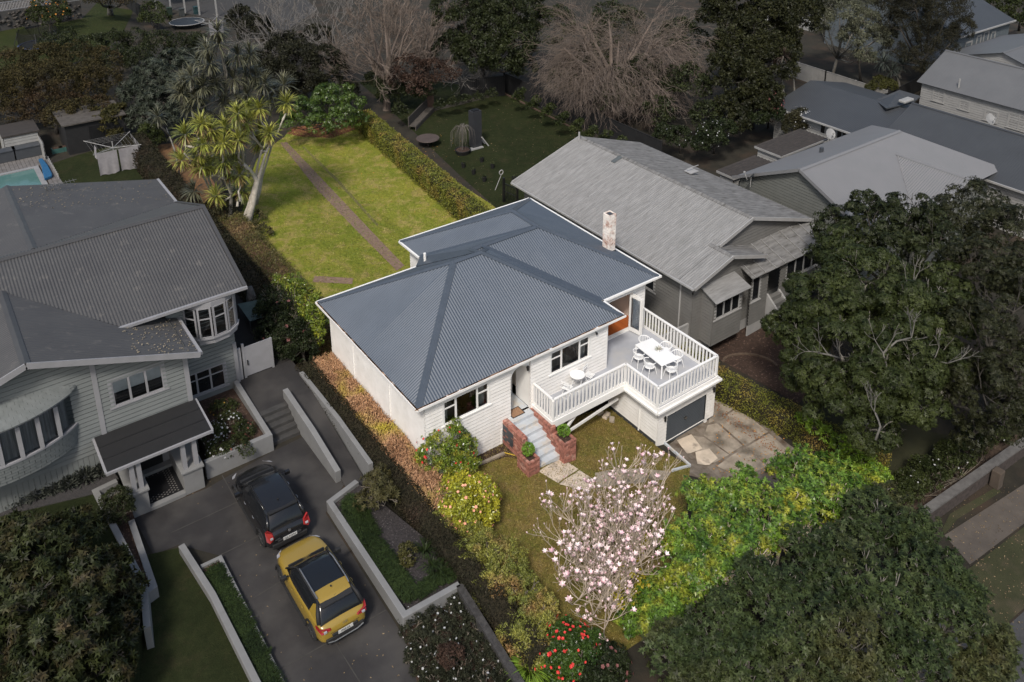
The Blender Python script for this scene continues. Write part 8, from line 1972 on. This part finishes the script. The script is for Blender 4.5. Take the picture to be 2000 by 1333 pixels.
# climbers on the black fence
for k, (x, y) in enumerate(((1012, 190), (1040, 205), (1068, 220), (1096, 236), (1124, 250), (1152, 264), (1180, 272), (1208, 284))):
    tree('climbing_plant', ['climber on the black fence nearest its corner', 'second climber from the fence corner', 'third climber from the fence corner', 'fourth climber along the black fence', 'fifth climber, where the lawn edging ends', 'sixth climber, partly behind the weathered roof', 'seventh climber, below the bare tree trunk', 'last climber before the roof ridge'][k], G(x, y+8), bl((x, y, .6, 11), (x+8, y-10, 1.2, 9), (x-5, y+5, .3, 8)), 900, .17, L_DEEP2, BK_DIM, trunk_r=.02, clump=.35, cat='climber', limbs=1, group='climbers trained on the black fence')
tree('hebe_row', 'low dark planting behind the timber edging at the far lawn end', G(915, 200), bl((860, 205, .3, 12), (885, 200, .3, 12), (910, 195, .3, 12), (935, 190, .3, 12), (960, 184, .3, 12)), 3000, .16, L_DEEP, BK_DIM, trunk_r=.02, cat='shrubbery', limbs=1)
tree('garden_shrub', 'dark ground shrubs at the foot of the bare trees behind the bench', G(770, 190), bl((760, 185, .8, 26), (800, 175, 1, 26), (830, 180, 1, 22), (735, 160, 1.5, 26), (780, 215, .6, 16)), 8000, .2, L_DEEP, BK_DIM, trunk_r=.04, cat='shrub')
# ---- bare trees
def bare(name, label, base, crown_, m, n=420, r=.3, L=1.6, depth=2, seed=1, droop=.0, rm=.010, tips=None, cat='tree', k=5, nl=13):
    """trunk with limbs into an ellipsoidal crown, every limb ending in forked twigs"""
    T_ = thing(name, label, cat, base); mb = MB(); rnd = random.Random(seed); (cx, cy, cz), (rx_, ry_, rz_) = crown_
    fork = Vector(base)+Vector((0, 0, (cz-base[2])*.35)); mb.tube([Vector(base)-Vector((0, 0, .2)), Vector(base).lerp(fork, .5)+Vector((.08, 0, 0)), fork], [r*1.3, r, r*.9], 9)
    limbs = []
    for i in range(nl):
        a = 2*math.pi*(i+rnd.random()*.6)/nl; e = rnd.uniform(-.25, .95)
        tgt = Vector((cx+rx_*.75*math.cos(a)*math.cos(e), cy+ry_*.75*math.sin(a)*math.cos(e), cz+rz_*.75*math.sin(e)))
        m1 = fork.lerp(tgt, .35)+Vector((rnd.uniform(-.4, .4), rnd.uniform(-.4, .4), .3)); m2 = fork.lerp(tgt, .7)+Vector((rnd.uniform(-.4, .4), rnd.uniform(-.4, .4), .25))
        mb.tube([fork, m1, m2, tgt], [r*.55, r*.4, r*.26, r*.12], 6); limbs += [(m1, m2), (m2, tgt), (m1, tgt)]
    for i in range(n):
        a, b = rnd.choice(limbs); p = a.lerp(b, rnd.random()); out_ = Vector((p.x-cx, p.y-cy, (p.z-cz)*.8))
        d = out_.normalized()*.9+Vector((rnd.uniform(-1, 1), rnd.uniform(-1, 1), rnd.uniform(-.5, 1)-droop))
        limb_tree(mb, p, d, L*rnd.uniform(.6, 1.2), rnd.uniform(.014, .036), depth, rnd, k, .62, .12-droop*.6, .74, (2, 3), 3, tips, rm, .26)
    mb.build('branches', m, T_); return T_
def cellip(px, py, z, rx_, rz_): p = at(px, py, z); s = mpp(p); return (tuple(p), (rx_*s, rx_*s, rz_*s))
TWG = pm('grey_brown_twigs', (.165, .13, .108), (.105, .082, .068), scale=.8, rough=.95)
TWG2 = pm('pale_grey_twigs', (.17, .16, .15), (.11, .10, .095), scale=.8, rough=.95)
b1_ = G(1195, 232); pz_ = ony(1220, 120, b1_.y)
s_ = mpp(pz_)
bare('weeping_bare_tree', 'huge bare tree with a rounded weeping crown behind the weathered roof', b1_, (tuple(pz_), (185*s_, 150*s_, 118*s_)), TWG, n=800, r=.5, L=1.7, depth=3, seed=2, droop=.5, rm=.008, k=3, nl=20)
b2_ = G(755, 215); pz_ = ony(755, 80, b2_.y); s_ = mpp(pz_)
bare('bare_tree', 'tall bare tree with fine grey branches beyond the far end of the hedge', b2_, (tuple(pz_), (85*s_, 85*s_, 105*s_)), TWG, n=62, r=.3, L=1.5, depth=4, seed=3, droop=.0, rm=.014, k=3, nl=18)
b3_ = G(835, 185); pz_ = ony(830, 60, b3_.y); s_ = mpp(pz_)
t = bare('bare_tree', 'second bare tree right of the first, with a few russet leaves low down', b3_, (tuple(pz_), (70*s_, 70*s_, 90*s_)), TWG, n=50, r=.26, L=1.5, depth=4, seed=4, rm=.014, k=3, nl=16)
crown('russet_leaves', bl((800, 140, 3, 36), (840, 150, 2.6, 36), (870, 145, 2.6, 28), (820, 175, 1.8, 26), (780, 160, 2, 22)), 5200, .22, L_RBROWN, t, clump=.4)
b4_ = G(560, 190); pz_ = ony(535, 70, b4_.y); s_ = mpp(pz_)
bare('bare_tree', 'leafless pale-branched tree left of the tall bare tree', b4_, (tuple(pz_), (65*s_, 65*s_, 60*s_)), TWG2, n=40, r=.22, L=1.5, depth=4, seed=5, rm=.016)
b5_ = G(660, 190); pz_ = ony(640, 60, b5_.y); s_ = mpp(pz_)
bare('bare_tree', 'pale bare branches between the two leafless trees at the top', b5_, (tuple(pz_), (50*s_, 50*s_, 45*s_)), TWG2, n=26, r=.2, L=1.5, depth=4, seed=6, rm=.016)
for k, (x, y, ty, lab) in enumerate(((948, 180, 135, 'small bare sapling in the far corner bed of the lawn'), (902, 193, 150, 'small bare sapling left of the corner one behind the edging'))):
    b = G(x, y); pz_ = ony(x, ty, b.y); s_ = mpp(pz_); bare('bare_sapling', lab, b, (tuple(pz_), (26*s_, 26*s_, 14*s_)), TWG2, n=40, r=.08, L=.8, depth=2, seed=20+k, rm=.010, k=4)

# ================================================================ hard landscape in front
def slab(name, px, m, lift=.02, parent=None, dz=0): P = gp(px); o = sheet(name, [(p.x, p.y) for p in P], m, lift, thick=.0); return o
slab('garage_drive_base', ((1300, 872), (1390, 790), (1400, 745), (1530, 860), (1620, 930), (1500, 960), (1330, 925), (1350, 912)), pm('drive_dirt', (.22, .185, .15), (.14, .115, .09), scale=3, rough=1, bump=.6, third=(.09, .06, .04), tscale=2.5), .008)
DRV = [(((1405, 770), (1440, 795), (1398, 822), (1384, 828), (1392, 775)), CONC), (((1442, 797), (1500, 845), (1455, 872), (1402, 825)), CONC), (((1382, 832), (1400, 828), (1450, 872), (1425, 888), (1375, 852)), CONC), (((1352, 852), (1374, 855), (1424, 890), (1395, 905), (1385, 905), (1340, 865)), CONC), (((1502, 848), (1545, 885), (1500, 910), (1457, 875)), CONC), (((1430, 890), (1455, 876), (1498, 912), (1450, 935), (1400, 912)), CONC),
       (((1322, 862), (1350, 850), (1372, 878), (1342, 888)), CONCL), (((1358, 885), (1385, 878), (1402, 897), (1385, 910), (1362, 908)), CONCL)]
for k, (px, m) in enumerate(DRV): slab('drive_slab', px, m, .03 if k < 6 else .045)
PTH = [((1052, 922), (1098, 897), (1130, 918), (1090, 945)), ((1092, 947), (1132, 920), (1160, 938), (1160, 955), (1130, 958)), ((1162, 925), (1215, 915), (1235, 945), (1165, 955)), ((1218, 917), (1268, 917), (1262, 942), (1238, 948)), ((1270, 918), (1312, 923), (1300, 938), (1265, 941))]
for k, px in enumerate(PTH): slab('path_slab', px, CONCL if k < 2 else CONC, .03)
ed = [G(1298, 868), G(1348, 912), G(1312, 922)]
t = thing('path_kerb', 'thin pale blue-grey kerb bending round the lawn corner by the garage', 'kerb', ed[0])
for a, b in zip(ed, ed[1:]): q = MB(); q.beam(a+Vector((0, 0, .05)), b+Vector((0, 0, .05)), .09, .12); q.build('kerb_piece', STEPG, t)
ed = [G(930, 912), G(985, 888)]; t = thing('bed_edging', 'short mossy concrete edging of the front flower bed', 'edging', ed[0]); q = MB(); q.beam(ed[0]+Vector((0, 0, .05)), ed[1]+Vector((0, 0, .05)), .12, .12); q.build('edging_piece', CONC, t)
a, b = G(985, 888), G(1006, 893); t = thing('garden_hose', 'short yellow hose lying across the bed by the brick pier', 'hose', a); q = MB(); q.tube([a+Vector((0, 0, .1)), a.lerp(b, .5)+Vector((0, 0, .09)), b+Vector((0, 0, .08))], .02, 6); q.build('hose_body', pm('yellow_hose', (.6, .4, .04), rough=.5), t)
for k, (x, y, s_) in enumerate(((1172, 795, .22), (1185, 800, .28), (1195, 808, .2))):
    p = G(x, y+14); t = thing('loose_block', ['broken concrete block at the far end of the little pile under the deck', 'largest of the loose blocks beside the garage wall', 'small loose block nearest the camera by the garage wall'][k], 'block', p, 0, 'loose blocks under the deck'); q = MB(); q.box((p.x-s_, p.y-.12, p.z-.05), (p.x+s_*.6, p.y+.12, p.z+.16)); q.rotz(.4*k, (p.x, p.y)); q.build('block_body', CONCL if k == 1 else CONC, t, bevel=.02)
# second path across the back lawn, leaf litter
slab('garden_path', ((615, 540), (690, 545), (688, 556), (610, 552)), PATHB, .03)
LIT = pm('rust_leaf_litter', (.16, .055, .022), (.09, .03, .014), scale=9, rough=1, bump=1, third=(.26, .13, .05), tscale=5)
slab('leaf_litter', ((560, 262), (590, 268), (650, 270), (712, 246), (705, 232), (640, 240), (570, 250)), LIT, .02)
slab('leaf_litter', ((300, 285), (340, 280), (400, 330), (440, 390), (470, 445), (450, 450), (400, 400), (340, 345)), pm('orange_litter', (.19, .095, .04), (.10, .055, .025), scale=5, rough=1, bump=1), .018)
slab('leaf_litter', ((712, 250), (720, 248), (905, 408), (925, 430), (900, 425)), pm('tan_litter', (.22, .15, .065), (.17, .15, .04), scale=5, rough=1), .018)
slab('lawn_groove', ((590, 288), (594, 287), (660, 350), (740, 440), (735, 442), (655, 353)), pm('lawn_groove_soil', (.16, .13, .05), (.13, .13, .03), scale=6, rough=1), .02)
# street corner
slab('footpath', ((1844, 1047), (2000, 947), (2060, 905), (2090, 975), (2000, 1024), (1894, 1104)), CONCD, .03)
slab('verge', ((1894, 1110), (2000, 1030), (2090, 980), (2160, 1080), (2000, 1189), (1955, 1228), (1800, 1330), (1700, 1280)), VERGE, .02)
slab('grass_strip', ((1840, 1035), (1855, 1005), (1948, 951), (1955, 962), (1870, 1015), (1845, 1045)), VERGE, .02)
slab('road', ((1955, 1235), (2000, 1195), (2160, 1090), (2400, 1300), (2200, 1600), (1800, 1500), (1700, 1400)), ROADM, .02)
slab('driveway_crossing', ((1640, 1200), (1800, 1120), (1960, 1240), (1850, 1333), (1700, 1380)), pm('crossing_concrete', (.16, .15, .14), (.12, .115, .105), scale=2, rough=.95), .03)
slab('mulch_band', ((1770, 1010), (1800, 1000), (2000, 860), (2060, 820), (2040, 800), (1980, 840), (1850, 930), (1760, 990)), MULCH, .03)
slab('side_lawn', ((1560, 790), (1640, 780), (1800, 840), (1890, 860), (1760, 960), (1700, 930)), pm('mossy_lawn', (.030, .030, .012), (.02, .021, .009), scale=1, rough=1, bump=1), .015)
slab('garden_bed', ((1380, 650), (1500, 620), (1620, 720), (1560, 790), (1400, 700)), SOIL, .012)
wa_, wb_ = at(1803, 1002, -.45), at(2060, 822, -.45)
t = thing('street_wall', 'low rough stone wall with a concrete cap along the footpath', 'wall', (wa_.x, wa_.y, -1.2))
q = MB(); q.beam((wa_.x, wa_.y, -.82), (wb_.x, wb_.y, -.82), .28, .7); q.build('wall_body', pm('dark_stone_wall', (.07, .055, .05), (.035, .028, .026), scale=6, rough=1, bump=1, bscale=12), t)
q = MB(); q.beam((wa_.x, wa_.y, -.43), (wb_.x, wb_.y, -.43), .36, .09); q.build('wall_cap', pm('dark_cap_concrete', (.13, .125, .12), (.085, .08, .078), scale=3, rough=.95), t)
p = G(1944, 950); t = thing('stone_post', 'short square stone post standing against the street wall', 'post', p); q = MB(); q.box((p.x-.2, p.y-.2, p.z), (p.x+.2, p.y+.2, p.z+.85)); q.build('post_body', pm('tan_stone_post', (.09, .07, .055), rough=1), t, bevel=.04)
# small curved brick edging in the bed right of the garage hedge
BR2 = pm('dull_edging_brick', (.12, .085, .06), (.08, .055, .04), scale=6, rough=.95)
t = thing('brick_edging', 'curved row of dull bricks edging the bed in front of the villa', 'edging', G(1420, 690))
me0 = None
for i in range(20):
    a = math.pi*(.0+i/19*.85); px_ = 1455-42*math.cos(a)*1.0+i*1.2; py_ = 705-22*math.sin(a)+i*1.0
    p = G(px_, py_); 
    if me0 is None: q = MB(); q.box((-.05, -.13, 0), (.05, .13, .09)); ob = q.build('brick', BR2, t, local=True); me0 = ob.data
    else: ob = bpy.data.objects.new('brick', me0); COL.objects.link(ob); ob.parent = t
    ob.location = p-wloc(t); ob.rotation_euler = (0, 0, -a+math.pi/2+.6)
# dark earth bank at the foot of the dim hedge (bottom): rough stone edge
a, b = G(898, 1168), G(1040, 1400); t = thing('stone_edging', 'rough dark stone edging between the daisy bush and the dark hedge', 'edging', a)
q = MB(); q.beam(a+Vector((0, 0, .3)), b+Vector((0, 0, .3)), .25, .6); q.build('edging_body', pm('dim_stone', (.06, .057, .055), (.03, .028, .027), scale=6, rough=1, bump=1, bscale=15), t)

# ---- grass blades and clover over the property's lawns
def tufts(name, poly, n, m, h=.07):
    P = [Vector((p[0], p[1])) for p in poly]; x0 = min(p.x for p in P); x1 = max(p.x for p in P); y0 = min(p.y for p in P); y1 = max(p.y for p in P)
    X = RNG.uniform(x0, x1, n*2); Y = RNG.uniform(y0, y1, n*2); ins = np.zeros(n*2, bool)
    for i in range(len(P)):
        a, b = P[i], P[(i+1) % len(P)]
        c = ((a.y > Y) != (b.y > Y)) & (X < (b.x-a.x)*(Y-a.y)/((b.y-a.y) or 1e-9)+a.x); ins ^= c
    X, Y = X[ins][:n], Y[ins][:n]; Z = np.interp(X, [h_[0] for h_ in HX], [h_[1] for h_ in HX])+.012
    D = nrm(RNG.normal(size=(len(X), 3))*[1, 1, .3]+[0, 0, .8]); V = leaf_verts(np.stack([X, Y, Z], 1), D, nrm(RNG.normal(size=(len(X), 3))+[0, 0, 1]), h*RNG.uniform(.5, 1.4, len(X)), h*.35)
    o = quads_mesh(name, V, len(V)//4, m); o['kind'] = 'stuff'; return o
tufts('grass', [tuple(p.xy) for p in back], 22000, leafmat('sunlit_blade', (.34, .33, .06), (.15, .22, .025), scale=.5, third=(.46, .34, .15), tscale=.9, iam=.5), .10)
tufts('grass', front, 42000, leafmat('worn_blade', (.26, .19, .055), (.17, .15, .035), third=(.32, .22, .09), tscale=1.2, iam=.5), .07)

# ---- fallen leaves on paving, roofs and lawns
def scatter(name, pts, size, m, kind='stuff'):
    P = np.array([tuple(p) for p in pts]); D = nrm(RNG.normal(size=P.shape)*[1, 1, .15]); V = leaf_verts(P, D, nrm(RNG.normal(size=P.shape)*.25+[0, 0, 1]), size*RNG.uniform(.6, 1.3, len(P)), size*.6)
    o = quads_mesh(name, V, len(V)//4, m); o['kind'] = kind; return o
def rnd_px(n, x0, x1, y0, y1, z): return [at(random.uniform(x0, x1), random.uniform(y0, y1), z) for _ in range(n)]
FL = pm('fallen_leaf', (.20, .15, .09), (.10, .07, .04), scale=3, rough=1, island=True, island_amt=.6)
FLO = pm('fallen_orange_leaf', (.5, .26, .06), (.35, .15, .04), scale=3, rough=1, island=True, island_amt=.5)
scatter('fallen_leaves', [p for p in rnd_px(200, 300, 830, 930, 1333, LZ+.03) if -8.1 < p.x < -4.5], .07, FL)
scatter('fallen_leaves', [G(random.uniform(1395, 1540), random.uniform(775, 925), .06) for _ in range(240)], .08, FLO)
scatter('fallen_leaves', [Vector((random.uniform(14.0, 14.5), random.uniform(-8, 1), -1.27)) for _ in range(420)], .08, pm('rusty_leaf', (.26, .10, .04), (.16, .06, .03), rough=1, island=True, island_amt=.5))
scatter('fallen_leaves', [G(random.uniform(560, 900), random.uniform(262, 420), .03) for _ in range(260)], .10, FLO)
scatter('fallen_leaves', [G(random.uniform(840, 1130), random.uniform(195, 380), .03) for _ in range(330)], .11, FL)
scatter('fallen_leaves', [G(random.uniform(1850, 2000), random.uniform(950, 1230), .05) for _ in range(420)], .07, FL)
scatter('fallen_leaves', [G(random.uniform(940, 1300), random.uniform(800, 1100), .03) for _ in range(220)], .06, FL)
def on_wing(n): 
    out_ = []
    for _ in range(n):
        x = random.uniform(xv, xe); y = random.uniform(YF-.5, 9.0); out_.append(Vector((x, y, za_-sF*(x-xa)+.03)))
        x = random.uniform(-10.9, XG-.2); y = random.uniform(2*RM-YM+.2, YB-.2); out_.append(Vector((x, y, ZM+SB*(XG-x)+.03)))
    return out_
scatter('fallen_leaves', on_wing(170), .09, pm('pale_roof_leaf', (.26, .22, .16), (.18, .15, .1), rough=1))
